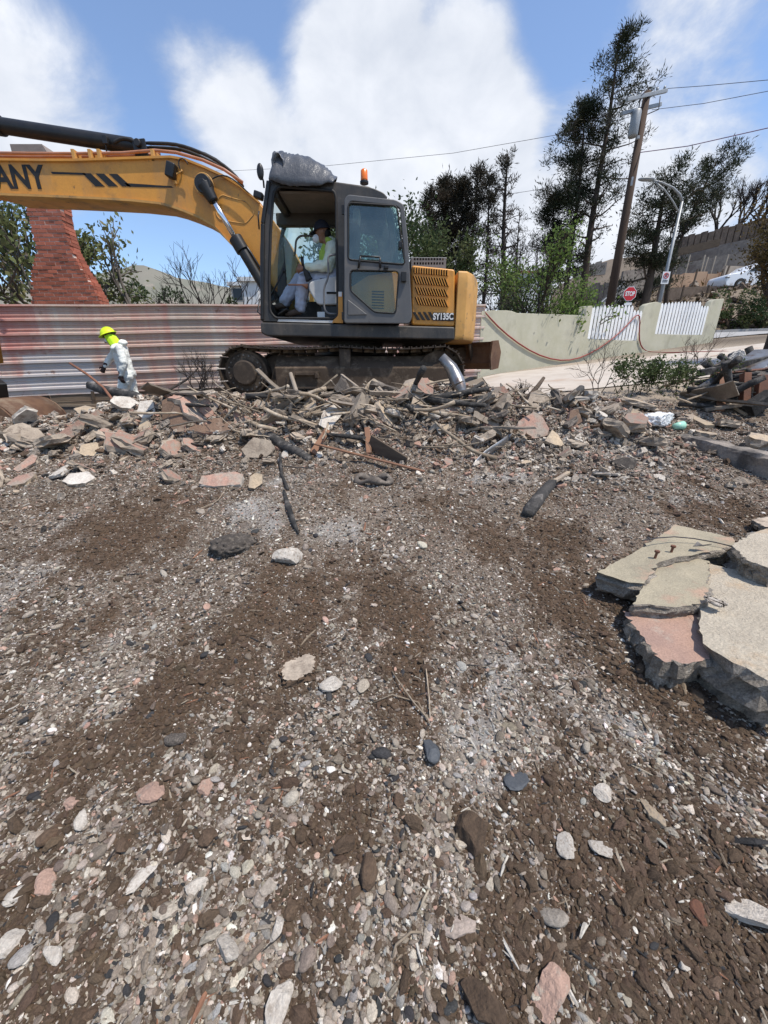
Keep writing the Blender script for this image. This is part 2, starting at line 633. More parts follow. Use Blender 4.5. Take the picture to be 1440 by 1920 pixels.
DIRT = [(210, 1020, 110, 70, .3, 1), (330, 940, 60, 30, 0, .8), (130, 1180, 60, 40, 0, .6), (560, 1130, 70, 40, 0, .7), (470, 1210, 110, 40, .2, .9), (330, 1330, 140, 45, .5, 1),
        (90, 1470, 140, 50, .5, .9), (780, 1240, 70, 90, 0, 1), (760, 1330, 80, 40, 0, 1), (700, 1190, 60, 30, 0, .7), (980, 1010, 120, 55, -.4, 1), (1100, 1120, 120, 50, -.5, 1), (1220, 1250, 120, 50, -.4, 1),
        (1340, 1310, 120, 30, -.2, .9), (1340, 960, 110, 30, -.2, .9), (1180, 920, 90, 30, -.2, .7), (640, 1560, 60, 90, 0, .7), (730, 1720, 60, 120, 0, .7), (880, 1580, 60, 60, 0, .7),
        (1250, 1760, 200, 100, -.3, 1), (1050, 1560, 100, 50, -.4, .8), (960, 1820, 130, 80, 0, .8), (1400, 1900, 140, 60, 0, 1), (30, 1820, 80, 70, .4, .9), (330, 1600, 60, 40, .4, .5), (1380, 1440, 90, 25, -.3, .6),
        (870, 880, 60, 18, 0, .7), (270, 860, 60, 20, 0, .5), (1290, 900, 80, 20, -.3, .6), (440, 1440, 50, 30, .3, .5), (1180, 1480, 70, 30, -.3, .5), (850, 1780, 60, 90, 0, .6)]
ASH = [(480, 960, 70, 60, 0, 1), (640, 1000, 90, 60, 0, .6), (920, 1260, 55, 110, -.1, 1), (1000, 1330, 70, 50, -.4, .7), (60, 1060, 60, 90, .4, .9), (930, 900, 60, 25, 0, .9), (1110, 1150, 60, 25, -.5, .5),
       (1300, 940, 60, 14, -.3, .9), (1150, 850, 130, 40, -.2, .8), (1060, 900, 70, 30, 0, .6), (560, 1300, 60, 60, 0, .5), (560, 900, 100, 25, 0, .7), (220, 1250, 90, 40, .4, .5), (900, 1400, 60, 60, 0, .8), (150, 1330, 90, 40, .4, .4), (1180, 1400, 100, 30, -.4, .5), (380, 900, 60, 20, 0, .5)]


def masks(X, Y):
    w = 0.13 * fbm(X * 3.2, Y * 2.6, 4, 31) + .10 * fbm(X * 1.2, Y * 1.2, 2, 35); w2 = 0.18 * fbm(X * 3.2 + 50, Y * 2.6, 4, 33) + .12 * fbm(X * 1.2 + 20, Y * 1.2, 2, 37)
    d = patch_mask(X + w, Y + w2, DIRT)
    a = patch_mask(X + w, Y + w2, ASH)
    n = fbm(X * 3.2, Y * 2.0, 4, 41); n2 = fbm(X * 5.1 + 9, Y * 3.1, 4, 47)
    st = fbm(X * 7.5, Y * 1.6, 3, 43); fi = fbm(X * 19, Y * 14, 3, 45)
    mid = sstep(1.2, 1.9, Y) * (1 - sstep(3.0, 3.6, Y))
    d = sstep(.20, .86, .66 * d + .48 * n + .46 * st + .36 * fi + .10 + .08 * mid)
    a = sstep(.30, .90, .9 * a + .42 * n2 + .25 * fi + .22 * fbm(X * 8 + 3, Y * 1.8, 3, 49))
    return d, a * (1 - .8 * d)


MATS_GROUND = bpy.data.materials.new('rubble_ground'); MATS_GROUND.use_nodes = True
_t = MATS_GROUND.node_tree; _b = _t.nodes['Principled BSDF']
_b.inputs['Roughness'].default_value = 0.95; _b.inputs['Specular IOR Level'].default_value = 0.15
_at = _t.nodes.new('ShaderNodeAttribute'); _at.attribute_name = 'soil'
_tc = _t.nodes.new('ShaderNodeTexCoord')
_n = _t.nodes.new('ShaderNodeTexNoise'); _n.inputs['Scale'].default_value = 55; _n.inputs['Detail'].default_value = 10; _n.inputs['Roughness'].default_value = .7
_t.links.new(_tc.outputs['Object'], _n.inputs['Vector'])
_r = _t.nodes.new('ShaderNodeMapRange'); _t.links.new(_n.outputs['Fac'], _r.inputs['Value'])
_r.inputs['From Min'].default_value = .3; _r.inputs['From Max'].default_value = .72; _r.inputs['To Min'].default_value = .55; _r.inputs['To Max'].default_value = 1.5
_v = _t.nodes.new('ShaderNodeVectorMath'); _v.operation = 'SCALE'
_t.links.new(_at.outputs['Color'], _v.inputs[0]); _t.links.new(_r.outputs[0], _v.inputs['Scale'])
_t.links.new(_v.outputs[0], _b.inputs['Base Color'])
_bp = _t.nodes.new('ShaderNodeBump'); _bp.inputs['Strength'].default_value = .9; _bp.inputs['Distance'].default_value = .012
_n2 = _t.nodes.new('ShaderNodeTexNoise'); _n2.inputs['Scale'].default_value = 70; _n2.inputs['Detail'].default_value = 8; _n2.inputs['Roughness'].default_value = .7
_t.links.new(_tc.outputs['Object'], _n2.inputs['Vector']); _t.links.new(_n2.outputs['Fac'], _bp.inputs['Height']); _t.links.new(_bp.outputs[0], _b.inputs['Normal'])
MATS['rubble_ground'] = MATS_GROUND


def geo(a, b, n):
    return a * (b / a) ** (np.arange(1, n + 1) / n)


gx = np.concatenate([-geo(5.2, 4000, 60)[::-1], np.linspace(-5.2, 5.2, 480), geo(5.2, 4000, 60)])
gy = np.concatenate([-geo(1.2, 4000, 30)[::-1], np.linspace(-1.2, 6.6, 400), geo(6.6, 4000, 110)])
GX, GY = np.meshgrid(gx, gy)
GZ = ground_h(GX, GY)
dm, am = masks(GX, GY)
c_gr = np.array([.140, .108, .082]); c_di = np.array([.092, .060, .038]); c_as = np.array([.29, .27, .245])
c_far = np.array([.17, .135, .10])
nn = fbm(GX * 1.7, GY * 1.7, 4, 61)[..., None]
soil = c_gr * (1 + .35 * nn)
soil = soil * (1 - am[..., None]) + c_as * am[..., None]
soil = soil * (1 - dm[..., None]) + c_di * dm[..., None]
fr = sstep(5.6, 7.0, GY)[..., None]
c_far = c_far + np.array([.13, .115, .095]) * (sstep(1.0, 3.0, GX) * (1 - sstep(12, 17, GY)))[..., None]
soil = soil * (1 - fr) + c_far * (1 + .5 * fbm(GX * .6, GY * .6, 4, 63)[..., None]) * fr
# black ground by the left fence: burnt, with the boom's shade painted in
bk = ((1 - sstep(-3.4, -2.4, GX)) * sstep(5.6, 6.2, GY) * (1 - sstep(8.5, 9.5, GY)))[..., None]
soil = soil * (1 - .75 * bk) + np.array([.03, .027, .025]) * .75 * bk
ny_, nx_ = GX.shape
me = bpy.data.meshes.new('ground')
me.vertices.add(nx_ * ny_)
me.vertices.foreach_set('co', np.stack([GX, GY, GZ], -1).astype(np.float32).ravel())
ii = (np.arange(ny_ - 1)[:, None] * nx_ + np.arange(nx_ - 1)[None, :])
quads = np.stack([ii, ii + 1, ii + nx_ + 1, ii + nx_], -1).reshape(-1, 4)
me.loops.add(quads.size); me.polygons.add(len(quads))
me.loops.foreach_set('vertex_index', quads.ravel().astype(np.int32))
me.polygons.foreach_set('loop_start', (np.arange(len(quads)) * 4).astype(np.int32))
me.update(); me.validate()
me.polygons.foreach_set('use_smooth', np.ones(len(quads), bool))
ca = me.color_attributes.new('soil', 'FLOAT_COLOR', 'POINT')
ca.data.foreach_set('color', np.concatenate([np.clip(soil, 0, 1), np.ones((*soil.shape[:2], 1))], -1).astype(np.float32).ravel())
me.materials.append(MATS['rubble_ground'])
ground = link(bpy.data.objects.new('ground', me))
tag(ground, 'rubble strewn ground of dark soil, gravel and ash', 'ground', kind='structure')

# ------------------------------------------------------------------ rocks (shared meshes)


def ico(sub):
    bm = bmesh.new(); bmesh.ops.create_icosphere(bm, subdivisions=sub, radius=1.0)
    v = np.array([q.co for q in bm.verts]); f = [tuple(w.index for w in q.verts) for q in bm.faces]
    bm.free(); return v, f


def rock_mesh(name, m, seed, flat=0.7, rough=.18, sub=2, cuts=5, smooth=False):
    """unit rock: a ball cut by random planes and roughened"""
    r = np.random.default_rng(seed)
    v, f = ico(sub)
    for _ in range(cuts):
        n = r.normal(size=3); n /= np.linalg.norm(n); d = r.uniform(.45, .8)
        over = v @ n - d
        v = v - np.where(over > 0, over, 0)[:, None] * n
    v = v * (1 + rough * r.normal(size=(len(v), 1)) * .4)
    v[:, 2] *= flat; v[:, 0] *= r.uniform(1.0, 1.25); v[:, 1] *= r.uniform(.75, 1.0)
    mb = MB(); mb.add(v, f)
    return mb.mesh(name, m, smooth)


def chunk_mesh(name, m, seed, size, thick, n=7, jag=.22, pitch=0.0):
    """broken slab: a jagged polygon with rough broken sides; top face smooth, material 0 = faces, 1 = broken edge"""
    r = np.random.default_rng(seed)
    ang = np.sort((np.arange(n) + r.uniform(-.3, .3, n)) / n * 2 * math.pi)
    rad = r.uniform(1 - jag, 1 + jag, n)
    pol = np.stack([np.cos(ang) * rad * size[0] / 2, np.sin(ang) * rad * size[1] / 2], 1)
    pts = []
    for i in range(n):
        a, b = pol[i], pol[(i + 1) % n]
        k = max(1, int(np.linalg.norm(b - a) / (max(size) * .14)))
        for j in range(k):
            p = a + (b - a) * j / k
            if j: p = p + r.normal(size=2) * max(size) * .012
            pts.append(p)
    pts = np.array(pts); k = len(pts)
    lv = []
    for q, (h, s) in enumerate([(0, .97), (.33, 1.03), (.66, 1.0), (1.0, .985)]):
        w = pts * s + r.normal(size=pts.shape) * thick * (.16 if 0 < q < 3 else .05)
        zz = np.full(k, h * thick) + r.normal(size=k) * thick * (.10 if 0 < q < 3 else .03)
        lv.append(np.column_stack([w, zz]))
    mb = MB()
    vs = np.concatenate(lv + [np.array([[pts[:, 0].mean(), pts[:, 1].mean(), 0], [pts[:, 0].mean(), pts[:, 1].mean(), thick * 1.0]])])
    fs = []; mi = []
    for q in range(3):
        for i in range(k):
            a = q * k + i; b = q * k + (i + 1) % k
            fs.append((a, b, b + k, a + k)); mi.append(1)
    for i in range(k):
        fs.append((4 * k, (i + 1) % k, i)); mi.append(1)
        fs.append((4 * k + 1, 3 * k + i, 3 * k + (i + 1) % k)); mi.append(0)
    mb.add(vs, fs); mb.mi = mi
    return mb.mesh(name, m, False)


def put(name, me, loc, rot=(0, 0, 0), sc=1.0, label=None, cat=None, group=None):
    o = bpy.data.objects.new(name, me)
    o.location = loc; o.rotation_euler = rot
    o.scale = (sc, sc, sc) if isinstance(sc, (int, float)) else sc
    link(o)
    return tag(o, label, cat, group)


# ------------------------------------------------------------------ gravel: far too many to count, one object
_pm = bpy.data.materials.new('pebble'); _pm.use_nodes = True
_t = _pm.node_tree; _b = _t.nodes['Principled BSDF']; _b.inputs['Roughness'].default_value = .85; _b.inputs['Specular IOR Level'].default_value = .25
_a = _t.nodes.new('ShaderNodeAttribute'); _a.attribute_type = 'INSTANCER'; _a.attribute_name = 'col'
_n = _t.nodes.new('ShaderNodeTexNoise'); _n.inputs['Scale'].default_value = 3.5; _n.inputs['Detail'].default_value = 9; _n.inputs['Roughness'].default_value = .75
_tc = _t.nodes.new('ShaderNodeTexCoord'); _t.links.new(_tc.outputs['Object'], _n.inputs['Vector'])
_r = _t.nodes.new('ShaderNodeMapRange'); _t.links.new(_n.outputs['Fac'], _r.inputs['Value'])
_r.inputs['From Min'].default_value = .3; _r.inputs['From Max'].default_value = .7; _r.inputs['To Min'].default_value = .50; _r.inputs['To Max'].default_value = 1.40
_bp2 = _t.nodes.new('ShaderNodeBump'); _bp2.inputs['Strength'].default_value = .5; _bp2.inputs['Distance'].default_value = .15; _t.links.new(_n.outputs['Fac'], _bp2.inputs['Height']); _t.links.new(_bp2.outputs[0], _b.inputs['Normal'])
_v = _t.nodes.new('ShaderNodeVectorMath'); _v.operation = 'SCALE'
_t.links.new(_a.outputs['Color'], _v.inputs[0]); _t.links.new(_r.outputs[0], _v.inputs['Scale']); _t.links.new(_v.outputs[0], _b.inputs['Base Color'])
MATS['pebble'] = _pm
protos = bpy.data.collections.new('pebble_shapes')
NPROTO = 18
for i in range(NPROTO):
    if i < 6: me_ = rock_mesh('pebble', 'pebble', 100 + i, .68, .05, 2, 2, True)
    elif i < 11: me_ = rock_mesh('pebble', 'pebble', 100 + i, .55, .12, 1, 6)
    elif i < 14: me_ = rock_mesh('pebble', 'pebble', 100 + i, .24, .15, 1, 5)
    else: me_ = rock_mesh('pebble', 'pebble', 100 + i, .8, .30, 2, 2)
    protos.objects.link(bpy.data.objects.new('pebble_%02d' % i, me_))


def scatter_object(name, pts, rot, scl, idx, col, coll, label):
    me = bpy.data.meshes.new(name)
    n = len(pts)
    me.vertices.add(n); me.vertices.foreach_set('co', pts.astype(np.float32).ravel())
    for nm, ty, key, dat in (('rot', 'FLOAT_VECTOR', 'vector', rot), ('scl', 'FLOAT_VECTOR', 'vector', scl), ('col', 'FLOAT_VECTOR', 'vector', col), ('idx', 'INT', 'value', idx)):
        at = me.attributes.new(nm, ty, 'POINT')
        at.data.foreach_set(key, dat.astype(np.int32 if ty == 'INT' else np.float32).ravel())
    me.update()
    o = link(bpy.data.objects.new(name, me))
    ng = bpy.data.node_groups.new(name, 'GeometryNodeTree')
    ng.interface.new_socket('Geometry', in_out='INPUT', socket_type='NodeSocketGeometry')
    ng.interface.new_socket('Geometry', in_out='OUTPUT', socket_type='NodeSocketGeometry')
    gi = ng.nodes.new('NodeGroupInput'); go = ng.nodes.new('NodeGroupOutput')
    ip = ng.nodes.new('GeometryNodeInstanceOnPoints')
    ci = ng.nodes.new('GeometryNodeCollectionInfo'); ci.inputs['Collection'].default_value = coll
    ci.inputs['Separate Children'].default_value = True; ci.inputs['Reset Children'].default_value = True
    ip.inputs['Pick Instance'].default_value = True

    def attr(nm, ty):
        a = ng.nodes.new('GeometryNodeInputNamedAttribute'); a.data_type = ty; a.inputs['Name'].default_value = nm
        return a.outputs['Attribute']
    er = ng.nodes.new('FunctionNodeEulerToRotation')
    ng.links.new(attr('rot', 'FLOAT_VECTOR'), er.inputs[0])
    ng.links.new(gi.outputs[0], ip.inputs['Points']); ng.links.new(ci.outputs[0], ip.inputs['Instance'])
    ng.links.new(attr('idx', 'INT'), ip.inputs['Instance Index']); ng.links.new(er.outputs[0], ip.inputs['Rotation']); ng.links.new(attr('scl', 'FLOAT_VECTOR'), ip.inputs['Scale'])
    ng.links.new(ip.outputs[0], go.inputs[0])
    md = o.modifiers.new('scatter', 'NODES'); md.node_group = ng
    return tag(o, label, 'gravel', kind='stuff')


PAL = np.array([[.27, .22, .172], [.38, .32, .255], [.52, .445, .36], [.50, .325, .245], [.78, .72, .63], [.055, .053, .052], [.112, .075, .049], [.20, .157, .12], [.36, .335, .30]])


def gravel_points(n, ylo, yhi, med, sig, smax, kmin, seed, lift=.25):
    r = np.random.default_rng(seed)
    Y = np.exp(r.uniform(math.log(ylo + .5), math.log(yhi + .5), n)) - .5
    X = r.uniform(-1, 1, n) * (1.18 * (Y + .55) + .35)
    ok = np.abs(X) < 6.2
    X, Y = X[ok], Y[ok]; n = len(X)
    d, a = masks(X, Y)
    p = np.zeros((n, len(PAL)))
    g = 1 - np.maximum(d, a)
    p += g[:, None] * np.array([.22, .22, .15, .03, .08, .065, .06, .11, .065])
    p += d[:, None] * np.array([.05, .045, .035, .014, .038, .025, .60, .18, .01])
    p += a[:, None] * np.array([.10, .14, .16, .04, .16, .08, .0, .06, .26])
    far_ = (sstep(.9, 1.8, Y) * (1 - a))
    p[:, 6] += .10 * far_; p[:, 7] += .08 * far_; p[:, 5] += .04 * far_; p[:, 4] += .02 * far_
    pinkish = sstep(2.9, 4.2, Y)
    p[:, 3] += .10 * pinkish; p[:, 2] += .10 * pinkish; p[:, 4] += .05 * pinkish
    cs = np.cumsum(p / p.sum(1, keepdims=True), 1)
    k = (r.random(n)[:, None] > cs).sum(1).clip(0, len(PAL) - 1)
    col = PAL[k] * r.uniform(.75, 1.25, (n, 1)) * (1 + r.normal(size=(n, 3)) * .018)
    s = med * np.exp(r.normal(size=n) * sig)
    zc = Y * .94 + 1.0 * .35
    s = np.clip(np.maximum(s, kmin * zc), .003, smax)
    s = s * np.where(k == 4, .8, 1)
    s = s * np.where((d > .5) & (k != 6), .75, 1)
    # thin out inside the soil patches
    keep = r.random(n) < (1 - .15 * d)
    Z = ground_h(X, Y) + s * lift * r.uniform(.2, 1.6, n) * .5
    scl = np.stack([s * r.uniform(.5, .75, n), s * r.uniform(.4, .6, n), s * r.uniform(.35, .6, n)], 1)
    rot = np.stack([r.normal(size=n) * .35, r.normal(size=n) * .35, r.uniform(0, 6.28, n)], 1)
    idx = np.where(k == 6, r.integers(14, NPROTO, n), np.where(r.random(n) < .36, r.integers(0, 6, n), r.integers(6, 14, n)))
    pts = np.stack([X, Y, Z], 1)
    return [q[keep] for q in (pts, rot, scl, idx, col)]


_q = [gravel_points(250000, .15, 6.2, .0088, .42, .03, .0040, 201), gravel_points(17000, .15, 6.2, .0175, .32, .05, .004, 202), gravel_points(1300, .2, 5.8, .034, .25, .08, .004, 203), gravel_points(130000, .12, 2.6, .0042, .35, .012, .0021, 204)]
_q = [np.concatenate([a[i] for a in _q]) for i in range(5)]
scatter_object('gravel', *_q, protos, 'loose grey and tan gravel mixed with soil clods over the slope')
# ------------------------------------------------------------------ materials for made things
mat('orange_paint', (.70, .315, .05), (.60, .26, .042), 3, .42, .06, 30, c3=(.36, .19, .06), s3=3.2, f3=(.54, .80), spec=.4, speck=.08, sscale=40)
mat('orange_dusty', (.62, .33, .09), (.50, .26, .07), 4, .55, .08, 30, c3=(.26, .17, .08), s3=2.5, f3=(.5, .7))
mat('charcoal_paint', (.035, .034, .033), (.052, .048, .043), 4, .5, .08, 30, c3=(.11, .088, .066), s3=3.0, f3=(.50, .80), speck=.2, sscale=45)
mat('door_grey', (.125, .12, .115), (.10, .098, .096), 5, .45, .05, 30, c3=(.16, .14, .12), s3=3, f3=(.55, .75))
mat('black_steel', (.012, .012, .013), (.022, .02, .018), 6, .42, .05, 30)
mat('black_rubber', (.015, .015, .015), (.03, .027, .024), 5, .7)
mat('track_steel', (.045, .032, .022), (.075, .052, .034), 7, .75, .5, 50, c3=(.12, .085, .055), s3=4, f3=(.5, .7), metallic=.1)
mat('track_shine', (.22, .20, .18), (.10, .075, .055), 9, .45, .3, 60, metallic=.6)
mat('under_mud', (.075, .05, .032), (.055, .036, .022), 5, .9, .5, 35, c3=(.15, .105, .07), s3=3, f3=(.48, .7))
mat('rusty_blade', (.16, .085, .045), (.10, .05, .028), 5, .75, .3, 40, c3=(.20, .14, .09), s3=3, f3=(.5, .7))
mat('chrome', (.75, .75, .76), None, 3, .14, metallic=1.0)
mat('slot_black', (.006, .006, .006), None, 3, .9)
mat('decal_black', (.012, .011, .010), (.02, .017, .014), 8, .55)
mat('decal_white', (.72, .70, .66), None, 3, .6)
mat('pipe_pink', (.42, .20, .12), (.36, .15, .07), 6, .45, .05, 30)
mat('amber', (.80, .17, .01), None, 3, .25, spec=.6)
mat('cab_trim', (.10, .085, .07), (.075, .065, .055), 6, .8)
mat('headliner', (.23, .19, .15), (.18, .15, .12), 6, .9)
mat('seat_shell', (.62, .60, .56), (.50, .48, .44), 5, .6, c3=(.35, .31, .27), s3=3, f3=(.55, .75))
mat('bag_grey', (.06, .062, .066), (.095, .095, .098), 5, .30, .4, 6, spec=.5, bdist=.04)
mat('grey_plate', (.15, .145, .14), (.19, .18, .17), 5, .5)
glass('tint_glass', (.60, .74, .70), .03)
glass('clear_glass', (.80, .90, .88), .01, dirt=(.01, .10))
glass('door_glass', (.86, .92, .88), .0, dirt=(.0, .06))

spots('orange_paint', 9, .64, .70, (.10, .06, .035), .75)
spots('orange_paint', 2.2, .50, .72, (.30, .19, .10), .55, (1, 1, .25))
spots('orange_dusty', 7, .60, .68, (.12, .08, .05), .8)
spots('charcoal_paint', 8, .60, .68, (.20, .16, .12), .55)
spots('charcoal_paint', 2.5, .48, .72, (.13, .105, .08), .7, (1, 1, .3))
spots('door_grey', 9, .62, .68, (.05, .045, .04), .6)
spots('door_grey', 2.5, .50, .72, (.19, .165, .135), .6, (1, 1, .3))
spots('track_steel', 6, .52, .64, (.19, .14, .095), .7)
spots('under_mud', 5, .52, .66, (.21, .155, .105), .7)
# ------------------------------------------------------------------ excavator
YN = 6.15                                   # plane of the side nearest the camera
ZG = 1.19                                   # ground under the tracks
EXC = thing('excavator', (-.58, 7.40, ZG), 'orange tracked excavator with open charcoal cab standing behind the rubble heap', 'excavator')


def wx(x, y, Y):
    return P(x, y, Y).x


# ---- crawler tracks
tx0, tx1 = wx(413, 700, YN), wx(868, 700, YN)
tz0, tz1 = ZG + .0, P(600, 651, YN).z
rt = (tz1 - tz0) / 2
zc_ = (tz0 + tz1) / 2


def track_path(n_per=64):
    """closed loop of the belt in (x, z) with direction, evenly spaced"""
    a, b = tx0 + rt, tx1 - rt
    pts = []
    for i in range(60): pts.append((a + (b - a) * i / 60, tz0))
    for i in range(40):
        t = -math.pi / 2 + math.pi * i / 40
        pts.append((b + rt * math.cos(t), zc_ + rt * math.sin(t)))
    for i in range(60):
        f = i / 60
        pts.append((b + (a - b) * f, tz1 - .030 * math.sin(math.pi * ((f * 2) % 1)) - .015 * f * 0))
    for i in range(40):
        t = math.pi / 2 + math.pi * i / 40
        pts.append((a + rt * math.cos(t), zc_ + rt * math.sin(t)))
    p = np.array(pts + [pts[0]])
    L = np.concatenate([[0], np.cumsum(np.linalg.norm(np.diff(p, axis=0), axis=1))])
    s = np.linspace(0, L[-1], n_per, endpoint=False)
    q = np.stack([np.interp(s, L, p[:, 0]), np.interp(s, L, p[:, 1])], 1)
    q2 = np.stack([np.interp((s + .01) % L[-1], L, p[:, 0]), np.interp((s + .01) % L[-1], L, p[:, 1])], 1)
    return q, q2 - q, L[-1] / n_per


NSH = 46
tq, td, pitch = track_path(NSH)
mb = MB()                                    # one shoe: plate with three grousers, length along x, outside = -z
mb.box((0, 0, -.008), (pitch * .93, .50, .018))
for gx_ in (-.4, 0, .4): mb.box((gx_ * pitch, 0, -.024), (.016, .50, .024))
mb.box((0, -.06, .02), (pitch * .8, .04, .045)); mb.box((0, .06, .02), (pitch * .8, .04, .045))
shoe_me = mb.mesh('track_shoe', 'track_steel')


def crawler(yc, near):
    tr = bpy.data.objects.new('crawler_track', None); tr.location = (0, yc - EXC.location.y, 0); link(tr, EXC)
    off = total_loc(tr)
    for i in range(NSH):
        o = bpy.data.objects.new('track_shoe', shoe_me)
        o.location = (tq[i, 0] - off.x, 0, tq[i, 1] - off.z)
        o.rotation_euler = (0, -math.atan2(td[i, 1], td[i, 0]), 0)
        link(o, tr)
    s = -1 if near else 1                                     # side that shows outwards
    y0 = yc
    # big front wheel with bolted hub
    wxp, wz = tx0 + rt, zc_
    m = MB()
    m.tube([(wxp, y0 - .14, wz), (wxp, y0 + .14, wz)], rt - .035, 32)
    w = m.build('sprocket', 'under_mud', tr, bevel=.01)
    m = MB()
    k = 40
    m.tube([(wxp, y0 + s * .14, wz), (wxp, y0 + s * .165, wz), (wxp, y0 + s * .168, wz)], [rt * .78, rt * .78, rt * .70], k)
    m.tube([(wxp, y0 + s * .16, wz), (wxp, y0 + s * .235, wz), (wxp, y0 + s * .25, wz)], [rt * .50, rt * .50, rt * .45], k)
    m.build('hub', 'track_steel', tr, bevel=.006)
    for i in range(20):
        a = 2 * math.pi * i / 20
        m = MB(); m.cyl((wxp + rt * .70 * math.cos(a), y0 + s * .16, wz + rt * .70 * math.sin(a)), (wxp + rt * .70 * math.cos(a), y0 + s * .185, wz + rt * .70 * math.sin(a)), .013, 6)
        m.build('bolt', 'track_shine', tr)
    wxp2 = tx1 - rt
    m = MB(); m.tube([(wxp2, y0 - .12, wz), (wxp2, y0 + .12, wz)], rt - .04, 28); m.tube([(wxp2, y0 + s * .12, wz), (wxp2, y0 + s * .2, wz)], rt * .4, 20)
    m.build('idler_wheel', 'under_mud', tr, bevel=.01)
    # frame beam: sloping top, upright lower plate
    fx0, fx1 = wx(515, 700, YN), wx(845, 700, YN)
    za, zb, zc2 = P(600, 729, YN).z, P(600, 690, YN).z, P(600, 667, YN).z
    m = MB()
    ye = y0 + s * .22; yi = y0 + s * .02; yb = y0 - s * .2
    v = []
    for x in (fx0, fx1):
        v += [(x, ye, za), (x, ye, zb), (x, yi, zc2), (x, yb, zc2), (x, yb, za)]
    m.add(v, [(0, 1, 2, 3, 4), (9, 8, 7, 6, 5)] + [(i, i + 5, (i + 1) % 5 + 5, (i + 1) % 5) for i in range(5)])
    m.build('track_frame', 'under_mud', tr, bevel=.012)
    m = MB(); m.box(((fx0 + fx1) / 2, ye + s * .02, za + .012), (fx1 - fx0, .06, .03)); m.build('frame_flange', 'track_steel', tr, bevel=.004)
    # step bracket and upright
    sx0, sx1 = wx(546, 700, YN), wx(598, 700, YN)
    sz = P(600, 703, YN).z
    m = MB(); m.box(((sx0 + sx1) / 2, ye + s * .035, sz + .02), (sx1 - sx0, .05, .05)); m.box((sx0 + .03, ye + s * .045, sz), (.06, .06, .09)); m.box((sx1 - .03, ye + s * .045, sz), (.06, .06, .09))
    m.build('step', 'under_mud', tr, bevel=.006)
    ux = wx(646, 680, YN)
    m = MB(); m.box((ux, y0 + s * .12, (tz1 - .05 + zb) / 2), (.17, .16, tz1 - .05 - zb + .08)); m.build('carrier_bracket', 'track_steel', tr, bevel=.02)
    m = MB(); m.cyl((ux, y0 - .1, tz1 - .09), (ux, y0 + .1, tz1 - .09), .055, 14); m.build('carrier_roller', 'track_steel', tr, bevel=.006)
    for i in range(6):
        rx = fx0 + .12 + (fx1 - fx0 - .24) * i / 5
        m = MB(); m.cyl((rx, y0 - .16, tz0 + .12), (rx, y0 + .16, tz0 + .12), .085, 16); m.cyl((rx, y0 + s * .16, tz0 + .12), (rx, y0 + s * .21, tz0 + .12), .045, 12)
        m.build('track_roller', 'track_steel', tr, bevel=.006)
    return tr


crawler(YN + .25, True)
crawler(YN + 2.24, False)
m = MB()
m.box((-.58, 7.40, ZG + .48), (1.5, 1.6, .22)); m.box((-1.2, 7.4, ZG + .42), (.3, 1.9, .2)); m.box((.05, 7.4, ZG + .42), (.3, 1.9, .2))
m.build('undercarriage_frame', 'under_mud', EXC, bevel=.02)
zs0, zs1 = P(600, 652, 6.9).z, P(600, 630, 6.3).z + .02
m = MB(); m.tube([(-.58, 7.40, ZG + .5), (-.58, 7.40, zs1)], .56, 40); m.tube([(-.58, 7.4, ZG + .62), (-.58, 7.4, ZG + .68)], .64, 40)
m.build('swing_bearing', 'black_steel', EXC, bevel=.01)
# dozer blade behind the tracks
bl = bpy.data.objects.new('dozer_blade', None); bl.location = (0, 0, 0); link(bl, EXC)
A, B = P(926, 690, 7.0), P(770, 690, 8.3)
A.z = B.z = P(926, 690, 7.0).z
dv = (B - A).normalized(); nv = Vector((dv.y, -dv.x, 0)); nv = nv if nv.x > 0 else -nv
Hb = P(926, 641, 7.0).z - A.z
m = MB()
prof = [(.02, -.02), (.10, .08), (.06, .22), (.06, .34), (.14, Hb)]
vs = []
for base in (A, B):
    for (o_, h_) in prof: vs.append(base + nv * -o_ + Vector((0, 0, h_)))
    for (o_, h_) in reversed(prof): vs.append(base + nv * (-o_ + .035) + Vector((0, 0, h_)))
k = 10
m.add(vs, [tuple(range(k))[::-1], tuple(range(k, 2 * k))] + [(i, (i + 1) % k, (i + 1) % k + k, i + k) for i in range(k)])
m.build('blade_plate', 'rusty_blade', bl)
pe = [(-.16, -.03), (.06, .0), (.10, .25), (-.02, Hb + .02), (-.20, Hb + .0), (-.22, .15)]
for base, sg in ((A, -1), (B, 1)):
    m = MB(); m.add([base + nv * o_ + Vector((0, 0, h_)) + dv * (sg * .02) for o_, h_ in pe] + [base + nv * o_ + Vector((0, 0, h_)) + dv * (sg * .05) for o_, h_ in pe], [tuple(range(6)), tuple(range(11, 5, -1))] + [(i, (i + 1) % 6, (i + 1) % 6 + 6, i + 6) for i in range(6)])
    m.build('end_plate', 'rusty_blade', bl, bevel=.004)
m = MB()
for f in (.22, .5, .75):
    q = A + (B - A) * f
    m.bar(q + Vector((0, 0, .1)) - nv * .02, q + Vector((0, 0, Hb)) - nv * .16, .03, .10)
m.bar(A + (B - A) * .3 + Vector((-.05, 0, .25)), Vector((.2, 7.0, ZG + .45)), .14, .2); m.bar(A + (B - A) * .8 + Vector((-.05, 0, .25)), Vector((.2, 8.0, ZG + .45)), .14, .2)
m.build('push_arm', 'under_mud', bl, bevel=.008)

# ---- upper works
side_plate('deck', [(488, 604), (853, 613), (853, 637), (500, 630), (489, 624)], [], YN, 2.47, 'charcoal_paint', EXC, r=.03, bevel=.02)
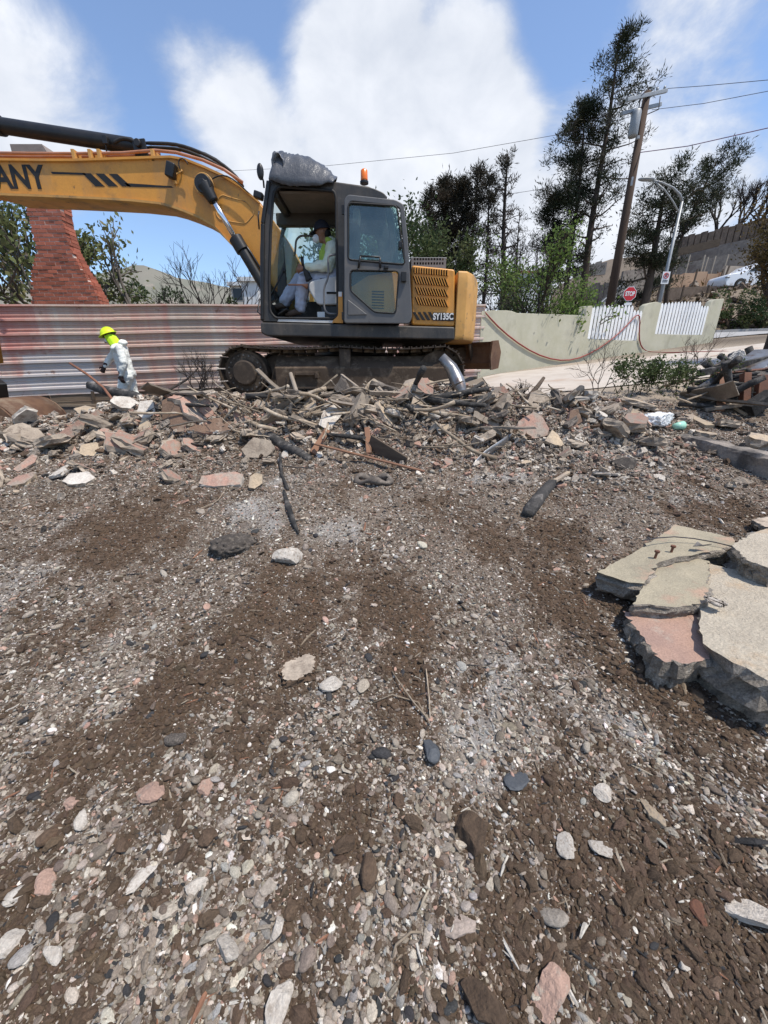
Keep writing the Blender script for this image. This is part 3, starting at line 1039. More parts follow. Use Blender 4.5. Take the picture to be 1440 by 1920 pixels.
# engine cover with louvres
side_plate('engine_cover', [(772, 497), (853, 505), (853, 612), (772, 609)], [], YN + .02, 2.42, 'orange_paint', EXC, r=.035, bevel=.02)
# counterweight: rounded block, plan drawn with bulged tail
cwx0, cwx1 = wx(856, 570, YN), wx(884, 570, YN)
cz0, cz1 = P(870, 637, YN).z, P(870, 507, YN).z
m = MB()
plan = [(cwx0, YN - .005)]
for i in range(13):
    t = i / 12
    plan.append((cwx1 - .05 + .34 * math.sin(math.pi * t) ** .8 + (0 if 0 < i < 12 else -.02), YN + .02 + 2.43 * t))
plan.append((cwx0, YN + 2.475))
vs = []; n = len(plan)
for (h, s) in ((cz0, .93), (cz0 + .06, .99), (cz0 + .35, 1.0), (cz1 - .12, 1.0), (cz1 - .03, .975), (cz1, .93)):
    for (x, y) in plan: vs.append((cwx0 + (x - cwx0) * s if s != 1 else x, YN + 1.235 + (y - YN - 1.235) * (1 - (1 - s) * .25), h))
fs = [tuple(range(n)), tuple(range(5 * n + n - 1, 5 * n - 1, -1))]
for q in range(5): fs += [(q * n + i, q * n + n + i, q * n + n + (i + 1) % n, q * n + (i + 1) % n) for i in range(n)]
m.add(vs, [f[::-1] for f in fs])
m.build('counterweight', 'orange_dusty', EXC, bevel=.012)
# louvre slots, each a recessed black slit with a pressed lip
lou = bpy.data.objects.new('louvre_panel', None); link(lou, EXC)
def slot(x, y0, y1, lean, w):
    a, b = P(x - lean, y0, YN), P(x + lean, y1, YN)
    sw = w
    me_ = MB()
    for dz, t_, mi in ((0, .006, 0),):
        v = [(a.x - sw, YN + .024, a.z), (a.x + sw, YN + .024, a.z), (b.x + sw, YN + .024, b.z), (b.x - sw, YN + .024, b.z)]
        v += [(q[0], YN + .008, q[2]) for q in v]
        me_.add(v, [(4, 5, 6, 7), (0, 1, 5, 4), (1, 2, 6, 5), (2, 3, 7, 6), (3, 0, 4, 7)])
    me_.m = 1
    v = [(a.x + sw, YN + .02, a.z), (a.x + sw + .012, YN + .02, a.z), (b.x + sw + .012, YN + .02, b.z), (b.x + sw, YN + .02, b.z)]
    v += [(q[0] - .006, YN - .006, q[2]) for q in v]
    me_.add(v, [(4, 5, 6, 7), (0, 1, 5, 4), (1, 2, 6, 5), (2, 3, 7, 6), (3, 0, 4, 7)])
    return me_.build('louvre_slot', ['slot_black', 'orange_paint'], lou)
for row, (y0, y1, n, x0, x1, ln) in enumerate([(501, 512, 14, 777, 838, 0), (517, 532, 13, 778, 837, 2.8), (538, 552, 12, 782, 836, 2.8), (557, 571, 12, 782, 836, 2.8)]):
    for i in range(n):
        x = x0 + (x1 - x0) * i / (n - 1)
        slot(x, y0 + .08 * (x - x0), y1 + .08 * (x - x0), ln, .009)
# model decal with stripes
side_plate('decal_band', [(812, 586), (851, 587), (851, 602), (812, 601)], [], YN + .006, .016, 'decal_black', EXC)
for i in range(4):
    x = 776 + i * 9.5
    side_plate('decal_stripe', [(x - 2, 585), (x + 3, 585), (x + 12, 600), (x + 6, 600)], [], YN + .006, .016, 'decal_black', EXC)
c = P(831, 594, YN)
me_ = text_mesh('SY135C', .115, .003, 'model_lettering', 'decal_white', .004, 0, lambda u, v, w: Vector((c.x + u - EXC.location.x, YN - .002 - w - EXC.location.y, c.z + v - EXC.location.z)), xs=.78)
link(bpy.data.objects.new('model_lettering', me_), EXC)
# perforated hood grille behind the cab
hx0, hx1 = wx(771, 500, 6.6), wx(836, 500, 6.6)
hz0, hz1 = P(800, 500, 6.6).z - .05, P(800, 484, 6.6).z
holes = []
for r_ in range(2):
    for i in range(11):
        hx = hx0 + .05 + (hx1 - hx0 - .10) * i / 10; hz = hz0 + .09 + .055 * r_
        holes.append([(hx - .012, hz - .016), (hx + .012, hz - .016), (hx + .012, hz + .016), (hx - .012, hz + .016)])
off = EXC.location
me_ = plate_mesh(fillet([(hx0, hz0), (hx1, hz0), (hx1, hz1 - .02), (hx1 - .05, hz1), (hx0, hz1)], .015), holes, .012, 0, lambda u, v, w: Vector((u - off.x, 6.6 + w - off.y, v - off.z)), 'hood_grille', ['grey_plate'])
link(bpy.data.objects.new('hood_grille', me_), EXC)
m = MB(); m.bbox((hx0, 6.66, hz0), (hx1, 7.6, hz1 - .02)); m.build('hood_box', 'slot_black', EXC, bevel=.01)
m = MB(); m.bbox((hx0 - .01, 6.6, hz1 - .018), (hx1 + .01, 7.62, hz1 + .012)); m.build('hood_top', 'grey_plate', EXC, bevel=.01)

# ---- cab
CY0, CY1 = YN + .03, YN + .99
cab = bpy.data.objects.new('cab', None); link(cab, EXC)
cab_out = [(488, 603), (487, 470), (490, 410), (501, 338), (512, 331), (625, 340), (700, 352), (722, 362), (738, 400), (752, 606)]
door_open = [(517, 597), (506, 584), (505, 520), (508, 430), (513, 360), (525, 349), (626, 358), (630, 370), (633, 590), (628, 597)]
rear_win = [(652, 380), (722, 386), (738, 490), (654, 484)]
side_plate('near_frame', cab_out, [door_open, rear_win], CY0, .07, 'charcoal_paint', cab, r=.05, bevel=.012, hr=.05)
# rubber trim round the opening
def ring(pxs, Y, r, nm, mt, par, closed=True):
    q = [Vector((a[0], 0, a[1])) for a in fillet([(P(x, y, Y).x, P(x, y, Y).z) for x, y in pxs], .05)]
    q = [Vector((a.x, Y, a.z)) for a in q]
    mm = MB(); mm.tube(q + [q[0], q[1]], r, 6); return mm.build(nm, mt, par, smooth=True)
ring(door_open, CY0 - .002, .018, 'door_seal', 'black_rubber', cab)
# outside of the front post is a heavier post with black edge
m = MB()
m.bar(P(492, 600, CY0), P(493, 420, CY0), .06, .05, (1, 0, 0)); m.bar(P(493, 420, CY0), P(504, 340, CY0), .06, .05, (1, 0, 0))
m.build('front_post', 'black_steel', cab, bevel=.012)
# orange piece at the foot of the middle post, pale sill
side_plate('post_foot', [(634, 548), (642, 548), (643, 606), (622, 605), (626, 599), (633, 592)], [], CY0 - .014, .014, 'orange_paint', cab, bevel=.003)
side_plate('sticker', [(634.5, 547), (641, 547), (641, 556), (634.5, 556)], [], CY0 - .019, .004, 'decal_white', cab)
side_plate('door_sill', [(522, 598), (628, 601), (624, 606), (520, 603)], [], CY0 - .012, .05, 'seat_shell', cab, bevel=.004)
# orange panel with louvres under the rear window (seen through the door's lower pane)
side_plate('side_panel', [(648, 545), (690, 517), (752, 508), (752, 604), (648, 604)], [], CY0 - .012, .012, 'orange_paint', cab, bevel=.003)
for i in range(7):
    side_plate('vent_slat', [(697, 545 + i * 5.2), (720, 546 + i * 5.2), (720, 548.4 + i * 5.2), (697, 547.4 + i * 5.2)], [], CY0 - .02, .008, 'slot_black', cab)
# far side frame with its panes
def shift_out(lp, f=1.0): return lp
def world_plate(name, outline, holes, Y, th, m_, par, r=.05, bevel=.01):
    o_ = total_loc(par)
    me_ = plate_mesh(fillet(outline, r), [fillet(h, .05) for h in holes], th, bevel, lambda u, v, w: Vector((u - o_.x, Y + w - o_.y, v - o_.z)), name, [m_])
    return link(bpy.data.objects.new(name, me_), par)
def cvt(lp, Y): return [(P(x, y, Y).x, P(x, y, Y).z) for x, y in lp]
far_out = cvt(cab_out, CY0)
xl = min(a[0] for a in far_out); zt = max(a[1] for a in far_out)
w1 = [(-1.58, P(560, 585, CY0).z), (-1.58, P(560, 400, CY0).z), (-1.50, P(560, 352, CY0).z - .12), (-.72, P(560, 352, CY0).z - .17), (-.72, P(560, 545, CY0).z), (-1.25, P(560, 545, CY0).z)]
w2 = [(-.60, P(560, 530, CY0).z), (-.60, P(560, 352, CY0).z - .19), (-.12, P(560, 352, CY0).z - .27), (.02, P(560, 530, CY0).z)]
world_plate('far_frame', far_out, [w1, w2], CY1, .06, 'charcoal_paint', cab)
for w_ in (w1, w2):
    world_plate('far_pane', w_, [], CY1 + .005, .006, 'clear_glass', cab, r=.05, bevel=0)
# front: lower sill, header, far post; rear wall; roof; floor
zfl = P(560, 603, CY0).z
fxx = xl
m = MB()
m.bbox((fxx + .01, CY0 + .07, zfl), (fxx + .07, CY1 - .03, zfl + .30)); m.build('front_panel', 'charcoal_paint', cab, bevel=.01)
pf = P(502, 338, CY0)
m = MB(); m.bbox((pf.x, CY0 + .07, zt - .20), (pf.x + .10, CY1 - .03, zt - .06)); m.build('front_header', 'charcoal_paint', cab, bevel=.02)
m = MB()
a_, b_ = Vector((fxx + .045, 0, zfl + .3)), Vector((pf.x + .06, 0, zt - .18))
m.add([(a_.x, CY0 + .07, a_.z), (a_.x, CY1 - .03, a_.z), (b_.x, CY1 - .03, b_.z), (b_.x, CY0 + .07, b_.z)], [(0, 1, 2, 3)])
fp = m.build('windscreen', 'clear_glass', cab)
m = MB()
rl = P(740, 400, CY0); rb = P(752, 606, CY0)
m.bbox((rb.x - .08, CY0 + .07, zfl), (rb.x - .02, CY1 - .03, zfl + .75)); m.bar((rb.x - .06, CY0 + .10, zfl + .7), (rl.x - .04, CY0 + .10, rl.z), .06, .06); m.bar((rb.x - .06, CY1 - .06, zfl + .7), (rl.x - .04, CY1 - .06, rl.z), .06, .06)
m.build('rear_wall', 'charcoal_paint', cab, bevel=.01)
m = MB(); m.bbox((fxx + .06, CY0 + .06, zfl - .02), (rb.x - .02, CY1 - .02, zfl + .035)); m.build('cab_floor', 'black_rubber', cab)
# domed roof
m = MB()
rp = [P(503, 336, CY0), P(515, 329, CY0), P(625, 337, CY0), P(690, 346, CY0), P(719, 358, CY0), P(726, 366, CY0)]
ys = np.linspace(CY0 + .0, CY1 + .02, 9)
vs = []
for i, y in enumerate(ys):
    e = .05 * (1 - (2 * i / 8 - 1) ** 4)
    for p in rp: vs.append((p.x, y, p.z - .02 + e))
n = len(rp)
fs = [(i * n + j, i * n + j + 1, i * n + n + j + 1, i * n + n + j) for i in range(8) for j in range(n - 1)]
m.add(vs, fs)
ro = m.build('cab_roof', 'charcoal_paint', cab, smooth=True)
sm = ro.modifiers.new('thick', 'SOLIDIFY'); sm.thickness = .05; sm.offset = -1
m = MB(); m.bbox((P(520, 350, CY0).x, CY0 + .08, zt - .15), (-.45, CY1 - .04, zt - .125)); m.build('headliner', 'headliner', cab)
m = MB(); m.bbox((-1.60, CY0 + .09, zt - .33), (-.30, CY0 + .10 + .85, zt - .155)); 
m = MB(); m.box((-.95, CY1 - .12, zt - .22), (1.35, .14, .16)); m.build('roof_duct', 'cab_trim', cab, bevel=.02)

# ---- door folded back along the side, its two panes, rail, latch, lower triangular panel
door = bpy.data.objects.new('door', None); link(door, EXC)
DY = YN - .13
side_plate('door_frame', [(645, 606), (645, 374), (652, 364), (742, 374), (757, 382), (765, 450), (773, 594), (768, 607)], [[(653, 487), (653, 384), (658, 377), (742, 386), (750, 391), (759, 494), (752, 497)], [(657, 508), (743, 508), (748, 514), (742, 582), (735, 588), (702, 585), (658, 545)]], DY, .05, 'door_grey', door, r=.04, bevel=.012, hr=.03)
side_plate('upper_pane', [(653, 487), (653, 380), (744, 386), (759, 496)], [], DY + .022, .006, 'tint_glass', door)
side_plate('lower_pane', [(657, 506), (748, 508), (742, 588), (702, 585), (657, 545)], [], DY + .022, .006, 'door_glass', door)
ring([(653, 487), (653, 380), (744, 386), (759, 496)], DY - .001, .011, 'pane_seal', 'black_rubber', door)
ring([(657, 506), (748, 508), (742, 588), (702, 585), (657, 545)], DY - .001, .011, 'pane_seal', 'black_rubber', door)
side_plate('corner_panel', [(652, 561), (689, 590), (652, 591)], [], DY - .012, .02, 'door_grey', door, r=.02, bevel=.006)
m = MB()
q = [P(672, 500, DY - .0), P(673, 489, DY - .06), P(676, 480, DY - .07), P(712, 482, DY - .07), P(714, 490, DY - .06), P(713, 502, DY)]
m.tube(q, .011, 8); m.tube([P(676, 481, DY - .07), P(672, 503, DY - .05)], .014, 8); m.tube([P(712, 483, DY - .07), P(713, 503, DY - .05)], .014, 8)
m.build('grab_rail', 'black_steel', door, smooth=True)
m = MB(); m.box(P(750, 459, DY - .02), (.04, .05, .08)); m.box(P(757, 519, DY - .02), (.07, .05, .12)); m.box(P(724, 501, DY - .01), (.06, .04, .04)); m.build('latch', 'black_steel', door, bevel=.008)
m = MB()
for yy in (392, 592): m.cyl(P(643, yy, DY) + Vector((0, .03, -.05)), P(643, yy, DY) + Vector((0, .03, .05)), .02, 10)
m.build('hinge', 'black_steel', door, bevel=.004)

# ---- in the cab: seat, console, levers, entry rail, label
sy = YN + .55
m = MB()
a_, b_ = P(579, 527, YN + .3), P(640, 573, YN + .3)
zz0, zz1 = b_.z, a_.z
v2 = fillet([(a_.x + .0, zz0 + .20), (a_.x + .02, zz1 - .03), (a_.x + .09, zz1), (b_.x, zz1 + .06), (b_.x, zz0), (a_.x + .12, zz0)], .05)
o_ = total_loc(cab)
me_ = plate_mesh(v2, [], .20, .02, lambda u, v, w: Vector((u - o_.x, YN + .32 + w - o_.y, v - o_.z)), 'console', ['seat_shell'])
link(bpy.data.objects.new('console', me_), cab)
me_ = plate_mesh(v2, [], .20, .02, lambda u, v, w: Vector((u - o_.x, YN + .86 + w - o_.y, v - o_.z)), 'console', ['seat_shell'])
link(bpy.data.objects.new('console', me_), cab)
m = MB(); m.bbox((a_.x + .14, YN + .23, zz1 - .10), (b_.x + .12, YN + .95, zz1 + .03)); m.build('seat_cushion', 'black_rubber', cab, bevel=.04)
m = MB(); m.box((b_.x + .16, YN + .60, zz1 + .36), (.16, .52, .76), (0, .14, 0)); m.build('seat_back', 'black_rubber', cab, bevel=.05)
m = MB(); m.box((b_.x + .24, YN + .60, zz1 + .86), (.10, .28, .18), (0, .14, 0)); m.build('head_rest', 'seat_shell', cab, bevel=.04)
m = MB(); m.bbox((a_.x + .16, YN + .26, zfl + .03), (b_.x + .1, YN + .95, zz0)); m.build('seat_base', 'black_steel', cab, bevel=.02)
m = MB(); q = P(602, 590, YN + .25); m.box((q.x, YN + .252, q.z), (.11, .006, .075)); m.build('label_plate', 'decal_white', cab)
m = MB(); q = P(622, 549, YN + .21); m.box((q.x, YN + .215, q.z), (.15, .01, .025)); m.build('console_slot', 'slot_black', cab)
# joystick with rubber boot, near side
jb, jt = P(580, 525, YN + .30), P(569, 500, YN + .30)
m = MB(); m.tube([jb, jb.lerp(jt, .25), jb.lerp(jt, .5), jb.lerp(jt, .75), jt], [.055, .045, .042, .032, .022], 10); m.build('lever_boot', 'black_rubber', cab)
m = MB(); m.tube([jt, jt + Vector((-.01, 0, .05)), jt + Vector((-.015, 0, .12))], [.018, .022, .026], 8); m.build('joystick', 'black_steel', cab, smooth=True)
m = MB(); m.tube([P(540, 534, YN + .28), P(566, 534, YN + .28), P(577, 537, YN + .28)], [.012, .012, .04], 8); m.build('lock_lever', 'pipe_pink', cab, smooth=True)
m = MB(); m.tube([P(507, 556, YN + .5), P(518, 535, YN + .5), P(532, 509, YN + .5)], [.014, .012, .012], 8); m.ell(P(532.5, 507, YN + .5), (.03, .03, .04)); m.build('travel_lever', 'black_steel', cab, smooth=True)
m = MB(); m.bbox((fxx + .08, YN + .3, zfl + .03), (fxx + .30, YN + .85, zfl + .10)); m.box((fxx + .25, YN + .55, zfl + .17), (.16, .4, .02), (0, -.5, 0)); m.build('pedal', 'cab_trim', cab, bevel=.01)
m = MB(); q = fillet([(P(x, y, YN + .06).x, P(x, y, YN + .06).z) for x, y in [(631, 477), (615, 479), (616, 520), (607, 540), (608, 578), (614, 588), (632, 589)]], [0, .05, .06, .06, .05, .05, 0])
m.tube([(a.x, YN + .06, a.y) for a in q], .014, 8); m.build('entry_rail', 'grey_plate', cab, smooth=True)
m = MB(); q = fillet([(P(x, y, YN + .98).x, P(x, y, YN + .98).z) for x, y in [(553, 478), (555, 450), (563, 442), (588, 442)]], [0, .05, .05, 0])
m.tube([(a.x, YN + .98, a.y) for a in q], .016, 8); m.build('far_rail', 'grey_plate', cab, smooth=True)

# beacon, aerial bits, mirror
q = P(683, 345, YN + .5)
m = MB(); m.tube([q, q + Vector((0, 0, .03))], [.06, .06], 14); m.build('beacon_base', 'black_steel', EXC, bevel=.004)
m = MB(); m.tube([q + Vector((0, 0, .03)), q + Vector((0, 0, .05)), q + Vector((0, 0, .15)), q + Vector((0, 0, .165))], [.05, .05, .047, .03], 16); m.build('beacon', 'amber', EXC, smooth=True)
q = P(488, 322, YN - .03)
m = MB(); m.ell(q, (.045, .03, .09), 12, 8); m.build('mirror_head', 'black_steel', EXC, smooth=True)
m = MB(); m.tube([q, P(494, 340, YN - .02), P(495, 352, YN + .02)], .012, 6); m.build('mirror_arm', 'black_steel', EXC, smooth=True)
q = P(485, 367, YN + .2)
m = MB(); m.box(q, (.12, .10, .08), (0, .3, 0)); m.build('work_lamp', 'black_steel', EXC, bevel=.015)
m = MB(); m.tube([P(486, 430, YN - .02), P(484, 405, YN - .04), P(486, 396, YN - .02)], .01, 6); m.tube([P(487, 560, YN), P(483, 585, YN - .03), P(489, 590, YN - .02)], .01, 6); m.build('post_rail', 'black_steel', EXC, smooth=True)

# ---- boom
BY = 7.22; BW = .44
boom = bpy.data.objects.new('boom', None); link(boom, EXC)
up = [(0, 299), (70, 300), (139, 300), (230, 297), (288, 295), (319, 294), (347, 299), (382, 313), (417, 329), (451, 350), (486, 380), (512, 412), (540, 452), (565, 500), (572, 520)]
lo = [(552, 536), (530, 545), (510, 540), (483, 512), (458, 483), (434, 457), (399, 421), (373, 406), (347, 395), (322, 386), (299, 380), (243, 374), (170, 370), (104, 367), (0, 363)]
tip_u, tip_l = (-75, 302), (-95, 345)
side_plate('boom_body', [tip_u] + up + lo + [tip_l], [], BY, BW, 'orange_paint', boom, bevel=.012)
side_plate('upper_flange', [(-60, 297)] + [(x, y - 3) for x, y in up[:11]] + [(x, y + 1.5) for x, y in up[:11]][::-1] + [(-60, 303)], [], BY - .035, BW + .07, 'orange_paint', boom)
side_plate('lower_flange', [(x, y + 3) for x, y in lo[3:]] + [(x, y - 1.5) for x, y in lo[3:]][::-1], [], BY - .035, BW + .07, 'orange_dusty', boom)
# seams, plates
ring([(430, 370), (417, 365), (409, 372), (404, 400), (412, 412), (460, 420), (478, 400), (462, 378)], BY - .0, .008, 'weld_bead', 'orange_dusty', boom)
q = P(383, 347, BY)
m = MB(); m.cyl((q.x, BY - .03, q.z), (q.x, BY + BW + .03, q.z), .15, 28); m.build('pin_boss', 'orange_dusty', boom, bevel=.012)
# decals
for nm, pts in (('stripe_line', [(95, 322), (158, 324), (162, 328), (98, 326)]), ('stripe_line', [(233, 343), (321, 349), (325, 352), (240, 350)])):
    side_plate(nm, pts, [], BY - .004, .006, 'decal_black', boom)
for i in range(3):
    x = 157 + i * 25
    side_plate('stripe_block', [(x - 3, 324.5 + i * .6), (x + 13, 325 + i * .6), (x + 39, 349.5), (x + 22, 349.5)], [], BY - .004, .006, 'decal_black', boom)
c2 = P(32, 334, BY)
me_ = text_mesh('SANY', .40, .002, 'lettering', 'decal_black', .012, 0, lambda u, v, w: Vector((c2.x + u - .045 - EXC.location.x, BY - .004 - w - EXC.location.y, c2.z + v - .01 * u - EXC.location.z)), xs=.92)
link(bpy.data.objects.new('lettering', me_), boom)
# hydraulic pipes along the top
pip = [[(-70, 286), (60, 288), (140, 288), (230, 287), (290, 282), (330, 286), (380, 300), (420, 318), (455, 342)], [(-70, 293), (60, 294), (140, 294), (230, 292), (288, 289)], [(-70, 290), (60, 291), (180, 291), (300, 288)]]
for i, l in enumerate(pip):
    m = MB(); m.tube([P(x, y, BY + .06 + .11 * i) for x, y in l], .022, 8); m.build('hydraulic_pipe', 'pipe_pink', boom, smooth=True)
for x in (139, 170, 187, 287):
    m = MB(); a_ = P(x, 300, BY); m.box((a_.x, BY + .17, a_.z + .06), (.05, .34, .15)); m.build('pipe_clamp', 'orange_dusty', boom, bevel=.006)
# arm cylinder lying on the boom
a_, b_ = P(268, 277, BY + .22), P(-40, 229, BY + .22)
m = MB(); d = (b_ - a_)
m.tube([a_, a_ + d * .05, a_ + d * .06, a_ + d * .93], [.085, .085, .10, .10], 20); m.tube([a_ + d * .86, a_ + d * 1.0], [.125, .125], 20)
ac = m.build('arm_cylinder', 'black_steel', boom, smooth=False, bevel=.01)
m = MB(); m.cyl(a_ + d, a_ + d * 1.5, .05, 16); m.build('cylinder_rod', 'chrome', boom, smooth=True)
m = MB()
for s in (-1, 1): m.bar(a_ + Vector((.02, s * .10, -.18)), a_ + Vector((.0, s * .10, .06)), .03, .2, (1, 0, 0))
m.cyl(a_ + Vector((0, -.16, 0)), a_ + Vector((0, .16, 0)), .05, 14)
m.build('cylinder_bracket', 'black_steel', boom, bevel=.01)
m = MB(); q = P(198, 263, BY + .1); m.box(q, (.07, .06, .10)); m.tube([P(198, 266, BY + .1), P(200, 285, BY + .12)], .012, 6); m.build('clip', 'black_steel', boom, bevel=.006)
# hoses
hoses = [[(212, 269), (222, 262), (232, 259), (248, 262), (262, 272)], [(262, 268), (300, 269), (330, 270), (360, 279), (390, 292), (420, 309), (445, 332), (457, 350)],
         [(268, 276), (310, 278), (340, 279), (372, 292), (400, 305), (430, 322), (452, 344)], [(300, 283), (345, 279), (385, 286), (425, 312), (450, 342), (458, 352)],
         [(338, 318), (334, 306), (336, 296), (348, 298), (353, 310)], [(396, 337), (408, 329), (425, 328), (446, 342), (470, 366)]]
for i, l in enumerate(hoses):
    m = MB(); m.tube([P(x, y, BY + (.02 if i > 3 else .12 + .08 * i) - (.1 if i > 3 else 0)) for x, y in l], .026 if i < 4 else .011, 8)
    o = m.build('hydraulic_hose', 'black_rubber', boom, smooth=True); o.modifiers.new('s', 'SUBSURF').render_levels = 1
# flood lamp on the boom side
m = MB(); q = P(321, 320, BY - .08); m.box(q, (.13, .12, .19), (0, .35, 0)); m.build('flood_lamp', 'black_steel', boom, bevel=.02)
m = MB(); m.bar(P(323, 326, BY - .05), P(330, 346, BY - .02), .05, .03); m.tube([P(330, 327, BY - .05), P(341, 321, BY - .02), P(341, 318, BY)], .012, 6); m.build('lamp_bracket', 'orange_dusty', boom, bevel=.005)
# boom cylinders, one on each side
for yy, nm in ((BY - .12, 'near'), (BY + BW + .12, 'far')):
    t_, r_, b_ = P(383, 347, BY - .12), P(441, 446, BY - .12), P(512, 566, BY - .12)
    t_.y = r_.y = b_.y = yy
    m = MB(); m.cyl(t_, r_.lerp(b_, .1), .042, 18); cyo = m.build('cylinder_rod', 'chrome', boom, smooth=True)
    m = MB(); d = (b_ - r_); m.tube([r_, r_ + d * .20, r_ + d * .205, b_], [.105, .105, .08, .08], 20); m.tube([r_ - d * .02, r_], [.07, .09], 16); m.build('boom_cylinder', 'black_steel', boom, bevel=.008)
    m = MB(); m.tube([r_ + Vector((.08, -.02, .0)), r_ + d * .25 + Vector((.10, -.02, .02)), b_ + Vector((.1, -.02, .05))], .018, 8); m.build('cylinder_pipe', 'black_steel', boom, smooth=True)
    m = MB(); m.cyl((t_.x, yy - .07, t_.z), (t_.x, yy + .07, t_.z), .12, 24); m.tube([t_, t_ + (r_ - t_) * .30], [.11, .075], 14); m.cyl((t_.x, yy - .09, t_.z), (t_.x, yy + .09, t_.z), .055, 16); m.build('cylinder_eye', 'black_steel', boom, bevel=.008)
# boom foot lugs on the deck
m = MB()
for yy in (BY - .05, BY + BW + .05): m.bar(P(540, 600, YN) * 1 + Vector((0, yy - YN, -.1)), Vector((P(556, 525, BY).x, yy, P(556, 525, BY).z)), .05, .35)
m.build('boom_lug', 'orange_dusty', EXC, bevel=.01)
# arm hanging from the boom tip, outside the picture, with the bucket that reaches in at the left edge
tip = P(-85, 322, BY + BW / 2)
arm = bpy.data.objects.new('arm', None); link(arm, EXC)
el = tip + Vector((-.55, 0, .25)); wr = Vector((-7.15, BY + BW / 2, 1.75))
m = MB()
pl = [(tip.x - .75, tip.z + .42), (tip.x - .1, tip.z + .30), (tip.x + .10, tip.z - .05), (wr.x + .16, wr.z - .05), (wr.x - .14, wr.z - .08), (tip.x - .45, tip.z - .1)]
o_ = total_loc(arm)
me_ = plate_mesh(pl, [], .30, .015, lambda u, v, w: Vector((u - o_.x, BY + BW / 2 + w - o_.y, v - o_.z)), 'arm_body', ['orange_paint'])
link(bpy.data.objects.new('arm_body', me_), arm)
bk = bpy.data.objects.new('bucket', None); link(bk, EXC)
# bucket: curved shell, two side cheeks, teeth
bc = Vector((P(44, 818, 5.72).x - .52, 5.72, P(44, 818, 5.72).z - .10))
prof = [(bc.x + .02 + .50 * math.cos(t), bc.z + .12 + .50 * math.sin(t)) for t in np.linspace(math.radians(-35), math.radians(150), 12)]
inn = [(bc.x + .02 + .46 * math.cos(t), bc.z + .12 + .46 * math.sin(t)) for t in np.linspace(math.radians(150), math.radians(-35), 12)]
o_ = total_loc(bk)
me_ = plate_mesh(prof + inn, [], .9, 0, lambda u, v, w: Vector((u - o_.x, 6.2 + w - o_.y, v - o_.z)), 'bucket_shell', ['rusty_blade'])
link(bpy.data.objects.new('bucket_shell', me_), bk)
for yy in (5.72, 6.68):
    me_ = plate_mesh([(bc.x - .42, bc.z - .05)] + prof[::-1] , [], .03, .004, lambda u, v, w: Vector((u - o_.x, yy + w - o_.y, v - o_.z)), 'side_cheek', ['rusty_blade'])
    link(bpy.data.objects.new('side_cheek', me_), bk)
m = MB(); m.bar((wr.x, 6.95, wr.z), (bc.x - .2, 6.35, bc.z + .7), .2, .25); m.build('bucket_link', 'black_steel', bk, bevel=.02)

# grey plastic sheet bundled over the front of the cab roof
NU, NV = 46, 40
vs = []
xs_ = [503, 508, 514, 522, 535, 555, 578, 600, 614, 624]
tops = [318, 296, 290, 291, 293, 296, 303, 316, 328, 340]
edge = [338, 340, 342, 346, 349, 352, 350, 348, 346, 343]
yr0 = YN - .035
for i in range(NU):
    f = i / (NU - 1) * (len(xs_) - 1)
    xp = np.interp(f, range(len(xs_)), xs_); tp = np.interp(f, range(len(xs_)), tops); ep = np.interp(f, range(len(xs_)), edge)
    ze = P(xp, ep, yr0).z; zt_ = P(xp, tp, YN + .22).z; xw = P(xp, 330, yr0).x
    zr = P(xp, 334, YN).z + .02
    for j in range(NV):
        t = j / (NV - 1)
        y = yr0 + .80 * t
        a = min(1, t / .30)
        z = ze + (zt_ - ze) * math.sin(a * math.pi / 2) ** .75 if t < .30 else zr + (zt_ - zr) * math.cos((t - .3) / .7 * math.pi / 2) ** .8
        fold = .020 * math.sin(26 * t + 7 * math.sin(.16 * xp)) * (1 - abs(2 * t - 1)) + .022 * fbm(np.array([xp * .07]), np.array([t * 7.0]), 4, 77)[0] + .012 * abs(math.sin(.11 * xp + 5 * t))
        vs.append((xw + .05 * fold * 8 + .03 * math.sin(9 * t), y + .4 * fold * (t < .3), z + fold))
m = MB()
m.add(vs, [(i * NV + j, i * NV + j + 1, (i + 1) * NV + j + 1, (i + 1) * NV + j) for i in range(NU - 1) for j in range(NV - 1)])
sheet = top_build(m, 'plastic_sheet', 'bag_grey', 'crumpled grey plastic sheeting draped over the front of the cab roof', 'plastic sheet', smooth=True)
sheet.modifiers.new('t', 'SOLIDIFY').thickness = .012
m = MB()
tt = P(521, 307, YN + .06)
segs = 20
vs = []
for i, (dx, dy_, dz, r_) in enumerate([(.10, .14, -.02, .135), (.03, .05, .0, .125), (.0, -.02, .0, .115), (.01, -.05, .0, .085), (.03, .03, 0, .07)]):
    for j in range(segs):
        t = 2 * math.pi * j / segs
        rr = r_ * (1 + .10 * math.sin(3 * t + i) + .06 * math.sin(7 * t))
        vs.append((tt.x + dx + rr * .75 * math.cos(t), tt.y + dy_, tt.z + dz + rr * math.sin(t)))
m.add(vs, [(i * segs + j, i * segs + (j + 1) % segs, (i + 1) * segs + (j + 1) % segs, (i + 1) * segs + j) for i in range(4) for j in range(segs)])
o = m.build('bag_mouth', 'bag_grey', sheet, smooth=True)
# ------------------------------------------------------------------ corrugated metal fence on the left
def fy(x): return 11.03 + .255 * x
FD = Vector((1, .255, 0)).normalized(); FN = Vector((.255, -1, 0)).normalized()
fm = mat('fence_metal', (.48, .27, .225), (.50, .39, .325), 1.6, .55, .10, 30, c3=(.52, .48, .42), s3=1.1, f3=(.50, .72), stretch=(1.6, 1.6, .12), spec=.35)


